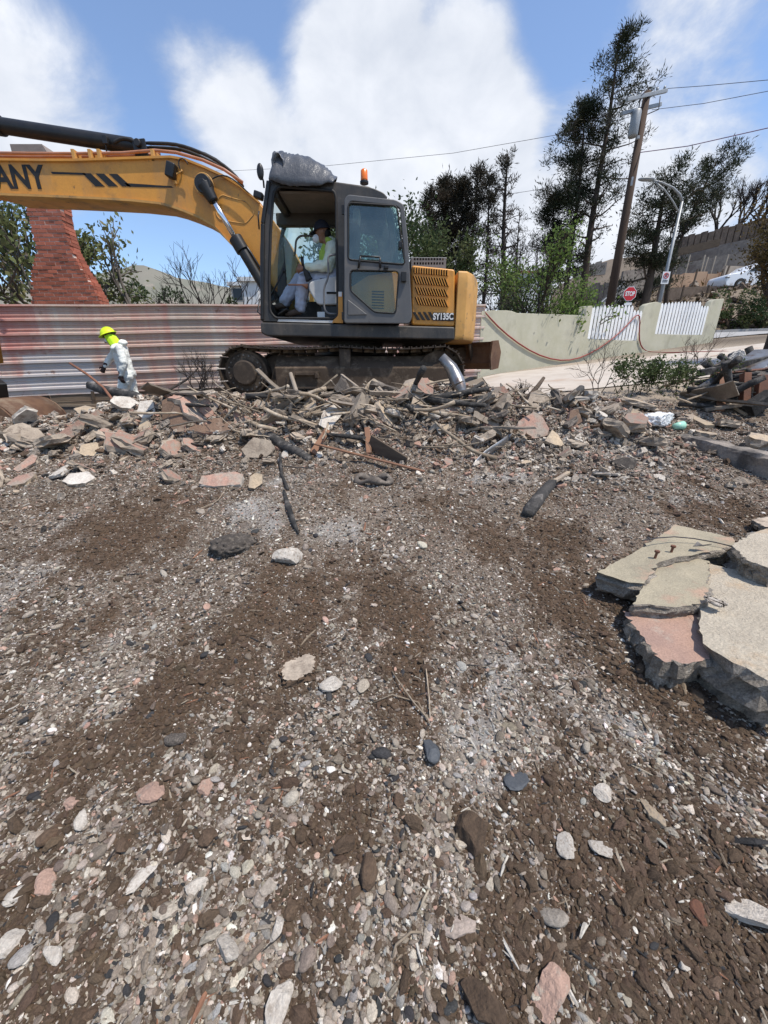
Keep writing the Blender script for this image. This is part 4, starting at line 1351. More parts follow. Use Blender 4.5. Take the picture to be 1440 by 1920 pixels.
def paint_patch(m, boxes, col):
    """patches of old paint on the sheet: ragged boxes in object space (x0, x1, z0, z1)"""
    t = m.node_tree; bs = t.nodes['Principled BSDF']
    src = bs.inputs['Base Color'].links[0].from_socket
    tc = t.nodes.new('ShaderNodeTexCoord'); sp = t.nodes.new('ShaderNodeSeparateXYZ')
    nz = t.nodes.new('ShaderNodeTexNoise'); nz.inputs['Scale'].default_value = 3.0; nz.inputs['Detail'].default_value = 6
    t.links.new(tc.outputs['Object'], nz.inputs['Vector'])
    ad = t.nodes.new('ShaderNodeVectorMath'); ad.operation = 'MULTIPLY_ADD'
    t.links.new(nz.outputs['Color'], ad.inputs[0]); ad.inputs[1].default_value = (.35, .35, .22); t.links.new(tc.outputs['Object'], ad.inputs[2])
    t.links.new(ad.outputs[0], sp.inputs[0])
    for (x0, x1, z0, z1, c, amt) in boxes:
        f = None
        for so, lo_, hi in ((sp.outputs[0], x0 + .17, x1 + .17), (sp.outputs[2], z0 + .11, z1 + .11)):
            for v, sgn in ((lo_, 1), (hi, -1)):
                r = t.nodes.new('ShaderNodeMapRange'); t.links.new(so, r.inputs['Value'])
                r.inputs['From Min'].default_value = v - .03; r.inputs['From Max'].default_value = v + .03
                if sgn < 0: r.inputs['To Min'].default_value = 1; r.inputs['To Max'].default_value = 0
                if f is None: f = r.outputs[0]
                else:
                    mm = t.nodes.new('ShaderNodeMath'); mm.operation = 'MULTIPLY'; t.links.new(f, mm.inputs[0]); t.links.new(r.outputs[0], mm.inputs[1]); f = mm.outputs[0]
        mm = t.nodes.new('ShaderNodeMath'); mm.operation = 'MULTIPLY'; t.links.new(f, mm.inputs[0]); mm.inputs[1].default_value = amt
        x = t.nodes.new('ShaderNodeMix'); x.data_type = 'RGBA'; t.links.new(mm.outputs[0], x.inputs[0]); t.links.new(src, x.inputs[6]); x.inputs[7].default_value = (*c, 1)
        src = x.outputs[2]
    t.links.new(src, bs.inputs['Base Color'])


WHITE_P = (.50, .475, .47)
paint_patch(fm, [(-7.85, -6.55, 1.08, 1.88, WHITE_P, .85), (-6.2, -5.55, 1.55, 1.90, WHITE_P, .75), (-8.9, -7.35, 1.9, 3.1, (.45, .15, .12), .55), (-9.4, -7.7, .9, 1.45, WHITE_P, .7), (-4.9, -4.2, 1.0, 3.1, (.40, .36, .30), .5), (-2.6, -1.9, 1.0, 3.2, (.38, .34, .29), .5)], None)
spots('fence_metal', 5, .62, .68, (.22, .10, .06), .7)
spots('fence_metal', 2.0, .50, .70, (.58, .52, .45), .5, (2, 2, .15))
mat('weathered_wood', (.17, .125, .085), (.11, .08, .055), 3, .9, .4, 25, stretch=(1, 1, 9), rand=.25)
mat('dark_wood', (.075, .052, .036), (.11, .08, .055), 3, .9, .4, 25, stretch=(1, 1, 6), rand=.2)
fence = thing('corrugated_fence', (-5, fy(-5), 1.2), 'faded pink corrugated metal fence running behind the excavator and the walking worker', 'fence')
PER = .278
prof = []                                      # (height from the top, towards the camera)
h = 0.0
prof += [(0, .0), (0, .05), (.035, .055), (.045, .03)]
h = .045
while h < 1.62:
    prof += [(h, .0), (h + .045, .0), (h + .055, .014), (h + .075, .014), (h + .085, 0), (h + .135, 0), (h + .145, .014), (h + .165, .014), (h + .175, .0), (h + .205, .0), (h + .225, .048), (h + .268, .050), (h + .272, .02)]
    h += PER
prof = [(a, b) for a, b in prof if a < 1.80] + [(1.80, .0), (1.80, .03), (1.83, .03)]
edges = [-13.2, -10.7, -8.35, -5.95, -3.55, -1.15, 1.1, 2.72]
for i in range(len(edges) - 1):
    a, b = edges[i] - .03, edges[i + 1] + .03
    m = MB(); n = len(prof); vs = []
    xs = np.linspace(a, b, 8)
    for x in xs:
        wob = .006 * math.sin(x * 3.1 + i)
        for (hh, d) in prof:
            vs.append((x + FN.x * (d + wob), fy(x) + FN.y * (d + wob) - (i % 2) * .006, 3.14 + .036 * x - hh + (i % 2) * .006 + .004 * math.sin(x * 2.3)))
    m.add(vs, [(q * n + j, q * n + j + 1, q * n + n + j + 1, q * n + n + j) for q in range(7) for j in range(n - 1)])
    o = m.build('fence_sheet', 'fence_metal', None)
    o.parent = fence; o.matrix_parent_inverse = Matrix.Translation(-fence.location)
for x in np.arange(-12.6, 2.7, 2.35):
    m = MB(); q = Vector((x, fy(x) + .06, 0)); m.bbox((x - .04, fy(x) + .02, .6), (x + .04, fy(x) + .10, 3.0 + .036 * x)); m.build('fence_post', 'dark_wood', fence)
# kick boards under the sheets
for i, (a, b) in enumerate([(-13, -10.2), (-10.18, -7.6), (-7.58, -5.4), (-5.38, -2.9), (-2.88, .5)]):
    for r_ in range(2):
        m = MB(); z1 = 3.14 + .036 * (a + b) / 2 - 1.83 - r_ * .19
        m.bar((a, fy(a) + .01 + r_ * .012, z1 - .095), (b, fy(b) + .01 + r_ * .012, z1 - .095 + .036 * (b - a)), .035, .18)
        m.build('kick_board', 'weathered_wood', fence, bevel=.005)
for x in (-6.75, -4.4):
    m = MB(); m.bar((x, fy(x) - .05, .75), (x + .03, fy(x) - .03, 1.12), .05, .05, (0, 1, 0)); m.build('stake', 'dark_wood', fence)

# ------------------------------------------------------------------ brick chimney behind the fence
mat('brick', (.44, .145, .085), (.33, .10, .062), 7, .9, .25, 60, rand=.28, c3=(.38, .18, .13), s3=9, f3=(.55, .75))
mat('mortar', (.55, .45, .38), (.46, .36, .30), 9, .95, .3, 60)
mat('cap_concrete', (.28, .23, .20), (.22, .18, .155), 6, .95, .3, 50)
CHY = 9.95
chim = thing('brick_chimney', (-7.4, CHY + .2, .9), 'red brick chimney left standing behind the fence with flared shoulder', 'chimney')
pxl = [(20, 285), (46, 380), (60, 440), (68, 470), (60, 505), (58, 560), (58, 700)]
pxr = [(88, 285), (113, 380), (116, 410), (124, 440), (133, 470), (152, 505), (172, 535), (186, 562), (205, 640), (205, 700)]
L_ = sorted([(P(x, y, CHY).z, P(x, y, CHY).x) for x, y in pxl]); R_ = sorted([(P(x, y, CHY).z, P(x, y, CHY).x) for x, y in pxr])
xl_ = lambda z: np.interp(z, [a for a, b in L_], [b for a, b in L_]); xr_ = lambda z: np.interp(z, [a for a, b in R_], [b for a, b in R_])
ztop = P(50, 288, CHY).z
DEP = .34
m = MB(); vs = []
zz = np.arange(.6, ztop + .01, .0763)
for z in zz:
    vs += [(xl_(z) + .02, CHY + .008, z), (xr_(z) - .02, CHY + .008, z), (xr_(z) - .02, CHY + DEP, z), (xl_(z) + .02, CHY + DEP, z)]
fs = [(0, 3, 2, 1)]
for i in range(len(zz) - 1):
    for j in range(4): fs.append((i * 4 + j, i * 4 + (j + 1) % 4, i * 4 + 4 + (j + 1) % 4, i * 4 + 4 + j))
k = (len(zz) - 1) * 4; fs.append((k, k + 1, k + 2, k + 3))
m.add(vs, fs); m.build('mortar_core', 'mortar', chim)
m = MB(); m.box((0, 0, 0), (1, 1, 1)); bme = m.mesh('brick', 'brick')
bl_ = .212; rr = random.Random(5)
row = 0
z = 2.62
while z < ztop - .03:
    a, b = float(xl_(z)), float(xr_(z))
    x = math.floor(a / bl_) * bl_ - (bl_ / 2 if row % 2 else 0)
    while x < b:
        x0, x1 = max(x, a + rr.uniform(-.012, .012)), min(x + bl_ - .011, b + rr.uniform(-.018, .02))
        if x1 - x0 > .05:
            o = bpy.data.objects.new('brick', bme); pr = rr.uniform(-.006, .006)
            o.location = ((x0 + x1) / 2 - chim.location.x, CHY + .05 + pr - chim.location.y, z + .033 - chim.location.z)
            o.scale = (x1 - x0 - .004, .10, .060); o.rotation_euler = (0, rr.uniform(-.01, .01), rr.uniform(-.01, .01))
            link(o, chim)
        x += bl_
    o = bpy.data.objects.new('brick', bme)
    o.location = (b - .05 - chim.location.x, CHY + .215 - chim.location.y + rr.uniform(-.01, .01), z + .033 - chim.location.z)
    o.scale = (.10 + rr.uniform(-.01, .02), .21, .065); link(o, chim)
    z += .0763; row += 1
cz = P(50, 271, CHY).z
m = MB(); m.bbox((P(20, 272, CHY).x, CHY - .02, ztop + .0), (P(80, 272, CHY).x, CHY + DEP + .03, cz)); m.add([(P(80, 272, CHY).x, CHY - .02, ztop), (P(90, 285, CHY).x, CHY - .02, ztop), (P(90, 285, CHY).x, CHY + DEP, ztop), (P(80, 272, CHY).x, CHY - .02, cz), (P(80, 272, CHY).x, CHY + DEP, cz), (P(80, 272, CHY).x, CHY + DEP, ztop)], [(0, 1, 3), (1, 2, 4, 3), (5, 4, 2)])
m.build('chimney_cap', 'cap_concrete', chim)

# ------------------------------------------------------------------ pale stucco garden wall with picket infills
mat('stucco', (.42, .40, .29), (.48, .455, .35), 2.2, .92, .25, 45, c3=(.37, .35, .275), s3=1.3, f3=(.5, .7))
mat('white_paint', (.78, .78, .76), (.70, .70, .69), 4, .55, rand=.06)
wd3 = Vector((WD[0], WD[1], 0)); wn3 = Vector((WNRM[0], WNRM[1], 0)); w03 = Vector((W0[0], W0[1], 0))


def WP(x, y):
    """pixel to (distance along the wall, height) on the wall's front plane"""
    d = pdir(x, y); o = Vector((0, 0, EYE))
    s = (w03 - o).dot(wn3) / d.dot(wn3)
    q = o + d * s
    return ((q - w03).dot(wd3), q.z)


def wpos(s, z, out=0.0): return w03 + wd3 * s + wn3 * out + Vector((0, 0, z))


spots('stucco', 1.6, .54, .70, (.24, .225, .17), .6, (1, 1, .35))
spots('stucco', 12, .66, .70, (.20, .18, .14), .6)
gw = thing('garden_wall', wpos(4, 1.6), 'pale green stucco garden wall with white picket panels beside the driveway', 'wall')
o_ = gw.location.copy()
TH = .20
wf = lambda u, v, w: wpos(u, v, -TH / 2 + w) - o_
bot = lambda x: 0
outl = [WP(905, 720), WP(905, 583), WP(925, 582), WP(950, 582), WP(960, 583), WP(970, 587), WP(1094, 591), WP(1096, 574), WP(1112, 573), WP(1104, 636), WP(1211, 640), WP(1209, 574), WP(1216, 569), WP(1230, 566), WP(1241, 568), WP(1232, 627), WP(1328, 629), WP(1334, 566), WP(1341, 561), WP(1358, 560), WP(1345, 645), WP(1250, 668), WP(1100, 690)]
# picket gaps are straight-sided: keep pillars upright
def up_fix(i, j):
    outl[j] = (outl[i][0], outl[j][1])
up_fix(8, 9); up_fix(11, 10); up_fix(14, 15); up_fix(17, 16); up_fix(19, 20)
outl[0] = (outl[1][0], outl[0][1] - .2); outl[20] = (outl[20][0], outl[20][1] - .2); outl[21] = (outl[21][0], outl[21][1] - .25); outl[22] = (outl[22][0], outl[22][1] - .25)
me_ = plate_mesh(outl, [], TH, .012, wf, 'wall_body', ['stucco']); link(bpy.data.objects.new('wall_body', me_), gw)
m = MB(); e = outl[19]
m.bar(wpos(e[0] + .006, outl[20][1] + .3, -.10), wpos(e[0] + .006, e[1] - .25, -.10), .11, .012, wd3)
m.build('end_strip', 'slot_black', gw)  # thin black strip set on the wall's end face
for pi, (i0, i1, n) in enumerate(((8, 11, 15), (14, 17, 16))):
    s0, s1 = outl[i0][0], outl[i1][0]; zb0, zb1 = outl[i0 + 1][1], outl[i1 - 1][1]
    for i in range(n):
        f = (i + .5) / n
        s = s0 + (s1 - s0) * f
        pw = (s1 - s0) / n * .36
        zb = zb0 + (zb1 - zb0) * f + .015
        tp = outl[i0][1] - .01 + (outl[i1][1] - outl[i0][1] - .02) * f + .05 * math.sin(f * 3) - (.12 if i > n - 4 else 0)
        sh = [(s - pw, zb), (s + pw, zb), (s + pw, tp - .07), (s + pw * .55, tp - .03), (s, tp), (s - pw * .55, tp - .03), (s - pw, tp - .07)]
        me_ = plate_mesh(sh, [], .022, 0, lambda u, v, w: wpos(u, v, -.03 + w) - o_, 'picket', ['white_paint'])
        link(bpy.data.objects.new('picket', me_), gw)
    for fz in (.2, .75):
        m = MB(); m.bar(wpos(s0, zb0 + (outl[i0][1] - zb0) * fz, -.065), wpos(s1, zb1 + (outl[i1][1] - zb1) * fz, -.065), .04, .08); m.build('picket_rail', 'white_paint', gw)
mat('hose_red', (.28, .045, .035), (.22, .04, .03), 5, .5)
hp = [(905, 582), (930, 612), (970, 645), (1010, 668), (1050, 678), (1085, 673), (1120, 655), (1150, 633), (1175, 610), (1190, 590), (1199, 590), (1197, 612), (1196, 640), (1203, 655), (1215, 661)]
m = MB(); q = []
for x, y in hp:
    s, z_ = WP(x, y); q.append(wpos(s, z_, .035))
e = q[-1]
for (x, y) in ((1260, 663), (1310, 661), (1372, 660)): g = G(x, y, .02); q.append(g)
m.tube(q, .022, 8)
top_build(m, 'red_hose', 'hose_red', 'thin red hose hanging in a loop over the stucco wall', 'hose', smooth=True).modifiers.new('s', 'SUBSURF').render_levels = 1

# driveway slab and street
mat('drive_concrete', (.50, .44, .37), (.42, .36, .295), 2.0, .92, .15, 40, c3=(.40, .27, .19), s3=1.0, f3=(.55, .75))
mat('street_concrete', (.36, .35, .335), (.31, .30, .285), 2.0, .92, .12, 30, c3=(.25, .24, .23), s3=1.5, f3=(.55, .75))
def sheet(name, poly, lift, mt, label, n=26, cat=None):
    """sheet that follows the ground between four corners"""
    m = MB(); a, b, c, d = [Vector(p) for p in poly]
    vs = []
    for i in range(n + 1):
        for j in range(n + 1):
            p = a.lerp(b, j / n).lerp(d.lerp(c, j / n), i / n)
            vs.append((p.x, p.y, float(ground_h(np.array([p.x]), np.array([p.y]), False)[0]) + lift))
    m.add(vs, [(i * (n + 1) + j, i * (n + 1) + j + 1, (i + 1) * (n + 1) + j + 1, (i + 1) * (n + 1) + j) for i in range(n) for j in range(n)])
    o = m.build(name, mt, None, smooth=True); tag(o, label, cat or name, kind='structure'); return o
p0 = w03 + wn3 * .12; p1 = w03 + wd3 * 11.4 + wn3 * .12
sheet('driveway', [(2.2, 7.6, 0), (9.5, 8.2, 0), (p1.x + 3.6, p1.y - 1.5, 0), (p0.x, p0.y, 0)], .02, 'drive_concrete', 'sunlit pale concrete driveway climbing beside the wall')
sheet('street', [(-2, 18.2, 0), (40, 18.2, 0), (40, 24, 0), (-2, 23, 0)], .03, 'street_concrete', 'pale street beyond the garden wall', 30)
m = MB()
vs = []
for x in np.linspace(-2, 40, 60):
    for dy, dz in ((24.0, .02), (24.0, .16), (24.3, .17), (24.3, -.1)):
        y = dy + .0
        vs.append((x, y, float(ground_h(np.array([x]), np.array([24.0]), False)[0]) + dz))
m.add(vs, [(i * 4 + j, i * 4 + j + 1, i * 4 + 5 + j, i * 4 + 4 + j) for i in range(59) for j in range(3)])
tag(m.build('kerb', 'street_concrete', None), 'grey kerb along the far side of the street', 'kerb', kind='structure')
# joints in the street concrete are grooves: short dark bars laid in
# ------------------------------------------------------------------ trees
mat('bark', (.085, .062, .045), (.05, .036, .027), 5, .95, .5, 20, stretch=(1, 1, .3))
mat('bark_pale', (.17, .145, .12), (.10, .085, .07), 5, .95, .4, 20, stretch=(1, 1, .3))
mat('charred_bark', (.022, .018, .016), (.045, .033, .027), 4, .95, .4, 20, stretch=(1, 1, .3))


def leafmat(name, c1, c2, c3, trans=.25):
    m = mat(name, c1, c2, .8, .75, c3=c3, s3=.55, f3=(.5, .68), spec=.2)
    t = m.node_tree; bs = t.nodes['Principled BSDF']; out = t.nodes['Material Output']
    tr = t.nodes.new('ShaderNodeBsdfTranslucent'); mx = t.nodes.new('ShaderNodeMixShader'); mx.inputs[0].default_value = trans
    src = bs.inputs['Base Color'].links[0].from_socket
    t.links.new(src, tr.inputs[0]); t.links.new(bs.outputs[0], mx.inputs[1]); t.links.new(tr.outputs[0], mx.inputs[2]); t.links.new(mx.outputs[0], out.inputs['Surface'])
    return m


leafmat('pine_dark', (.026, .034, .018), (.038, .046, .022), (.065, .048, .026), .15)
leafmat('pine_scorched', (.042, .034, .022), (.030, .030, .020), (.075, .048, .026), .15)
leafmat('leaf_fresh', (.12, .185, .045), (.19, .26, .07), (.085, .125, .035), .4)
leafmat('leaf_dull', (.06, .085, .03), (.09, .115, .045), (.14, .14, .06), .3)
leafmat('leaf_magnolia', (.09, .115, .045), (.15, .165, .065), (.21, .17, .085), .3)
leafmat('leaf_rust', (.10, .065, .022), (.07, .055, .02), (.14, .075, .025), .3)
leafmat('leaf_dark', (.03, .05, .02), (.045, .07, .025), (.07, .085, .03), .25)


def leaf_cloud(name, mt, C, A, L, Wd, parent, seed=0, cup=.0):
    """C centres, A directions (n x 3), L lengths, Wd widths -> one mesh of leaf blades"""
    r = np.random.default_rng(seed); n = len(C)
    A = A / (np.linalg.norm(A, axis=1, keepdims=True) + 1e-9)
    R = r.normal(size=(n, 3)); S = np.cross(A, R); S /= (np.linalg.norm(S, axis=1, keepdims=True) + 1e-9)
    N = np.cross(A, S)
    L = L[:, None]; Wd = Wd[:, None]
    V = np.stack([C - A * L * .5, C + S * Wd * .5 + N * cup * Wd, C + A * L * .5, C - S * Wd * .5 + N * cup * Wd], 1).reshape(-1, 3)
    off = np.array(total_loc(parent)) if parent is not None else np.zeros(3)
    me = bpy.data.meshes.new(name); me.vertices.add(4 * n); me.vertices.foreach_set('co', (V - off).astype(np.float32).ravel())
    me.loops.add(4 * n); me.polygons.add(n); me.loops.foreach_set('vertex_index', np.arange(4 * n, dtype=np.int32)); me.polygons.foreach_set('loop_start', (np.arange(n) * 4).astype(np.int32))
    me.update(); me.materials.append(MATS[mt])
    return link(bpy.data.objects.new(name, me), parent)


def grow(mb, p, d, ln, r, depth, R, tips, split=(2, 3), spread=.6, taper=.68, up=.1, sides=6, wig=.18, nodes=None):
    """recursive limbs; tips collects (point, direction)"""
    n = 3 if depth > 1 else 2
    pts = [p]; q = p.copy(); dd = d.normalized()
    for i in range(n):
        dd = (dd + Vector((R.gauss(0, wig), R.gauss(0, wig), R.gauss(0, wig) + up * .5))).normalized()
        q = q + dd * (ln / n); pts.append(q.copy())
    r2 = r * taper
    mb.tube(pts, [r + (r2 - r) * i / n for i in range(n + 1)], max(3, sides), caps=False)
    if nodes is not None: nodes += [(x, dd) for x in pts[1:]]
    if depth == 0:
        tips.append((q, dd)); return
    for k in range(R.randint(*split)):
        s, t = frame_of(dd); a = R.uniform(0, 6.283)
        nd = (dd + (s * math.cos(a) + t * math.sin(a)) * R.uniform(spread * .6, spread * 1.3) + Vector((0, 0, up))).normalized()
        st = pts[-1] if k == 0 or R.random() < .6 else pts[-2]
        grow(mb, st, nd, ln * R.uniform(.6, .88), r2, depth - 1, R, tips, split, spread, taper, up, sides - 1, wig, nodes)


def bare_tree(name, base, height, seed, label, cat='tree', group=None, depth=5, mt='charred_bark', r=.12, spread=.55, first=.3, leaves=None, lean=(0, 0), split=(2, 3), trunks=1):
    R = random.Random(seed); t = thing(name, base, label, cat, group)
    mb = MB(); tips = []; nodes = []
    for k in range(trunks):
        a = R.uniform(0, 6.28)
        grow(mb, Vector(base) + Vector((0, 0, -.2)), Vector((lean[0] + (.35 * math.cos(a) if trunks > 1 else 0), lean[1] + (.35 * math.sin(a) if trunks > 1 else 0), 1)), height * first, r, depth, R, tips, split, spread, .66, .12, 7, .14, nodes)
    mb.build('trunk', mt, t, smooth=True)
    if leaves:
        m_, num, sz, rad, asp = leaves
        r_ = np.random.default_rng(seed)
        src = tips + nodes[len(nodes) // 3:]
        idx = r_.integers(0, len(src), num)
        C = np.array([src[i][0] for i in idx]) + r_.normal(size=(num, 3)) * rad
        A = np.array([src[i][1] for i in idx]) * .6 + r_.normal(size=(num, 3)) * .6
        L = sz * r_.uniform(.6, 1.3, num)
        leaf_cloud('crown', m_, C, A, L, L * asp, t, seed, .12)
    return t


def pine(name, base, top, seed, label, prof, mt='pine_dark', r=.22, clump=.55, nb=34, per=34, group=None, bare=0.0, blade=.34, bend=.0):
    """prof: list of (height fraction, branch reach in metres, foliage chance)"""
    R = random.Random(seed); r_ = np.random.default_rng(seed)
    base, top = Vector(base), Vector(top)
    t = thing(name, base, label, 'tree', group)
    mb = MB(); k = 12; pts = []
    H = (top - base).length
    for i in range(k + 1):
        f = i / k
        pts.append(base.lerp(top, f) + Vector((math.sin(f * 5 + seed) * .02 * H * f * (1 - f) * 2, 0, -.3 if i == 0 else 0)) + Vector((bend * math.sin(f * math.pi), 0, 0)))
    mb.tube(pts, [r * (1 - .85 * i / k) for i in range(k + 1)], 9)
    at = lambda f: pts[min(int(f * k), k - 1)].lerp(pts[min(int(f * k) + 1, k)], f * k - int(f * k))
    C = []; A = []
    fs = [a[0] for a in prof]; rs = [a[1] for a in prof]; cs = [a[2] for a in prof]
    f0 = prof[0][0]
    for b in range(nb):
        f = f0 + (1 - f0) * ((b + R.random()) / nb) ** .9
        reach = np.interp(f, fs, rs) * R.uniform(.45, 1.15); ch = np.interp(f, fs, cs)
        a = R.uniform(0, 6.283)
        p = at(min(f, .999)); d = Vector((math.cos(a), math.sin(a), R.uniform(-.1, .55)))
        q = [p]; dd = d.normalized()
        for i in range(4):
            dd = (dd + Vector((R.gauss(0, .22), R.gauss(0, .22), R.gauss(.08, .18)))).normalized(); q.append(q[-1] + dd * reach / 4)
        rb = max(.02, r * (1 - .85 * f) * .38)
        mb.tube(q, [rb, rb * .8, rb * .6, rb * .45, rb * .25], 5, caps=False)
        for i in range(1, 5):
            for z_ in range(2):
                s, u = frame_of(dd); an = R.uniform(0, 6.28)
                e = q[i] + (dd * .4 + s * math.cos(an) + u * math.sin(an)) * R.uniform(.15, .42) * max(reach * .45, .4)
                mb.tube([q[i], q[i].lerp(e, .5) + Vector((0, 0, .03)), e], [rb * .4, rb * .3, rb * .15], 4, caps=False)
                if R.random() < ch * (.55 + .15 * i):
                    n = int(per * 1.7 * R.uniform(.6, 1.3)); cl = clump * R.uniform(.6, 1.2)
                    g = r_.normal(size=(n, 3)) * np.array([.5, .5, .38]) * cl
                    C.append(np.array(e) + g); A.append(g * .7 + np.array([0, 0, .35]) * cl + r_.normal(size=(n, 3)) * .25 * cl)
    mb.build('trunk', 'charred_bark' if bare else 'bark', t, smooth=True)
    if C:
        C = np.concatenate(C); A = np.concatenate(A); n = len(C)
        L = blade * r_.uniform(.6, 1.3, n)
        leaf_cloud('crown', mt, C, A, L, L * .17, t, seed)
    return t


def on_ground(x, y, Y, sink=0.0):
    p = P(x, y, Y); return Vector((p.x, Y, float(ground_h(np.array([p.x]), np.array([Y]), False)[0]) - sink))


TPINE = 'scorched pines beyond the garden wall'
pine('pine_tree', on_ground(1092, 580, 27), P(1160, 75, 27), 3, 'tallest pine, thin feathery top above the utility pole', [(.30, 1.0, .12), (.5, 1.8, .35), (.7, 2.5, .42), (.85, 2.2, .55), (1, 1.0, .9)], 'pine_dark', .27, .40, 52, 30, TPINE, blade=.23)
pine('pine_tree', on_ground(1062, 580, 28), P(1098, 200, 28), 4, 'dense dark pine just in front of the tallest pine', [(.28, 1.0, .5), (.45, 2.0, .95), (.7, 2.2, 1), (.9, 1.4, 1), (1, .5, 1)], 'pine_dark', .2, .46, 46, 40, TPINE, blade=.23)
pine('pine_tree', on_ground(1028, 580, 29), P(1040, 370, 29), 5, 'short leafy pine low at the foot of the tallest pine', [(.4, 1.0, .7), (.7, 1.6, 1), (1, .5, 1)], 'pine_dark', .15, .42, 24, 36, TPINE, blade=.23)
t = pine('pine_tree', on_ground(1207, 575, 24), P(1250, 345, 24), 6, 'leaning pine with forked flat crown behind the street lamp', [(.25, 1.5, .8), (.5, 1.9, .95), (.8, 2.2, 1), (1, 1.0, 1)], 'pine_dark', .30, .42, 40, 36, TPINE, blade=.21)
pine('pine_tree', on_ground(1258, 570, 25.5), P(1345, 300, 25.5), 16, 'slanting pine limb reaching out over the hillside walls', [(.55, .8, .3), (.75, 1.4, .8), (.9, 1.5, .9), (1, .8, 1)], 'pine_dark', .16, .36, 22, 30, TPINE, bend=-.7, blade=.21)
pine('conifer_tree', on_ground(945, 590, 22), P(952, 288, 22), 7, 'bare burnt conifer with stubby branches above the leafy green tree', [(.25, 1.0, .05), (.6, 1.15, .12), (.9, .8, .3), (1, .3, .4)], 'pine_scorched', .2, .3, 60, 12, 'burnt conifers', bare=1, blade=.2)
pine('conifer_tree', on_ground(880, 590, 26), P(897, 312, 26), 8, 'burnt conifer with thin scorched foliage, between the dark pine and the bare one', [(.2, .7, .15), (.6, .95, .4), (.9, .5, .7), (1, .2, .8)], 'pine_scorched', .17, .35, 56, 18, 'burnt conifers', bare=1, blade=.21)
pine('conifer_tree', on_ground(858, 590, 27), P(868, 335, 27), 9, 'narrow scorched conifer close behind the dark pine by the counterweight', [(.2, .6, .4), (.6, .9, .75), (1, .25, .9)], 'pine_scorched', .15, .40, 44, 30, 'burnt conifers', bare=1, blade=.23)
pine('conifer_tree', on_ground(828, 590, 28), P(836, 340, 28), 10, 'dark brown pine rising right behind the engine cover', [(.25, 1.0, .8), (.6, 1.5, 1), (.85, 1.1, 1), (1, .4, 1)], 'pine_scorched', .2, .42, 50, 36, 'burnt conifers', bare=1, blade=.23)
pine('conifer_tree', on_ground(908, 590, 25), P(918, 330, 25), 11, 'spindly scorched conifer left of the bare one with stubby branches', [(.2, .6, .1), (.6, .8, .3), (.9, .45, .6), (1, .2, .8)], 'pine_scorched', .14, .32, 50, 16, 'burnt conifers', bare=1, blade=.22)
pine('conifer_tree', on_ground(812, 590, 30), P(806, 362, 30), 12, 'shorter dark pine at the left of the burnt conifer group', [(.25, .9, .7), (.6, 1.2, 1), (1, .3, 1)], 'pine_scorched', .16, .42, 36, 30, 'burnt conifers', bare=1, blade=.23)
pine('conifer_tree', on_ground(968, 590, 33), P(975, 395, 33), 13, 'far bare conifer just right of the one with stubby branches', [(.2, .9, .05), (.7, .9, .15), (1, .3, .3)], 'pine_scorched', .14, .3, 44, 12, 'burnt conifers', bare=1, blade=.2)
bare_tree('green_tree', on_ground(985, 590, 15.6), 4.6, 21, 'fresh green leafy tree sprouting behind the stucco wall', leaves=('leaf_fresh', 2900, .10, .20, .62), r=.09, depth=5, spread=.55, mt='bark', first=.27, trunks=2)
bare_tree('green_tree', on_ground(1028, 592, 15.4), 3.6, 22, 'small bright green sapling between the leafy tree and the picket panel', leaves=('leaf_fresh', 1300, .10, .16, .62), r=.05, depth=4, spread=.6, mt='bark', first=.3, trunks=2)
bare_tree('green_bush', on_ground(1066, 592, 14.3), 2.3, 23, 'low bush with broad leaves at the corner of the picket panel', leaves=('leaf_fresh', 700, .12, .10, .6), r=.04, depth=3, spread=.6, mt='bark', first=.33, trunks=3, cat='bush')
bare_tree('green_bush', on_ground(980, 592, 14.6), 3.1, 24, 'shadowed tangle of dull leaves under the fresh green tree', leaves=('leaf_dull', 1500, .10, .16, .5), r=.05, depth=4, spread=.7, mt='charred_bark', first=.3, trunks=3, cat='bush')
bare_tree('burnt_shrub', on_ground(925, 592, 13.6), 3.2, 25, 'burnt tangled shrub above the stucco wall by the counterweight', r=.05, depth=5, spread=.75, first=.26, trunks=3, cat='shrub', leaves=('pine_scorched', 350, .09, .1, .5))
bare_tree('burnt_shrub', on_ground(1030, 580, 17), 5.4, 35, 'thin blackened shrub stems behind the sapling', r=.06, depth=5, spread=.5, first=.27, trunks=3, cat='shrub')
bare_tree('leafy_tree', on_ground(800, 590, 19), 7.6, 26, 'dull green tree showing between the cab and the dark brown pine', leaves=('leaf_dull', 5200, .15, .30, .55), r=.13, depth=5, spread=.6, mt='bark', first=.28)
bare_tree('leafy_tree', on_ground(765, 590, 21), 8.6, 27, 'green tree crown peeping out behind the cab door', leaves=('leaf_dark', 4200, .16, .30, .55), r=.13, depth=5, spread=.6, mt='bark', first=.28)
bare_tree('leafy_tree', on_ground(590, 590, 17), 7.4, 28, 'broad leaved tree seen through the cab windows', leaves=('leaf_magnolia', 3600, .17, .22, .5), r=.12, depth=5, spread=.55, mt='bark', first=.28)
# magnolia either side of the chimney
bare_tree('magnolia_tree', Vector((-8.9, 12.6, 1.0)), 6.0, 31, 'sparse broad leaved tree spreading out to the right of the chimney', leaves=('leaf_magnolia', 3800, .16, .17, .5), r=.13, depth=5, spread=.58, mt='bark_pale', first=.26, lean=(.16, 0), trunks=2)
bare_tree('magnolia_tree', Vector((-12.6, 13.2, 1.0)), 7.0, 32, 'half bare broad leaved tree to the left of the chimney', leaves=('leaf_magnolia', 4200, .17, .18, .5), r=.14, depth=5, spread=.6, mt='bark_pale', first=.26, lean=(-.1, 0), trunks=2)
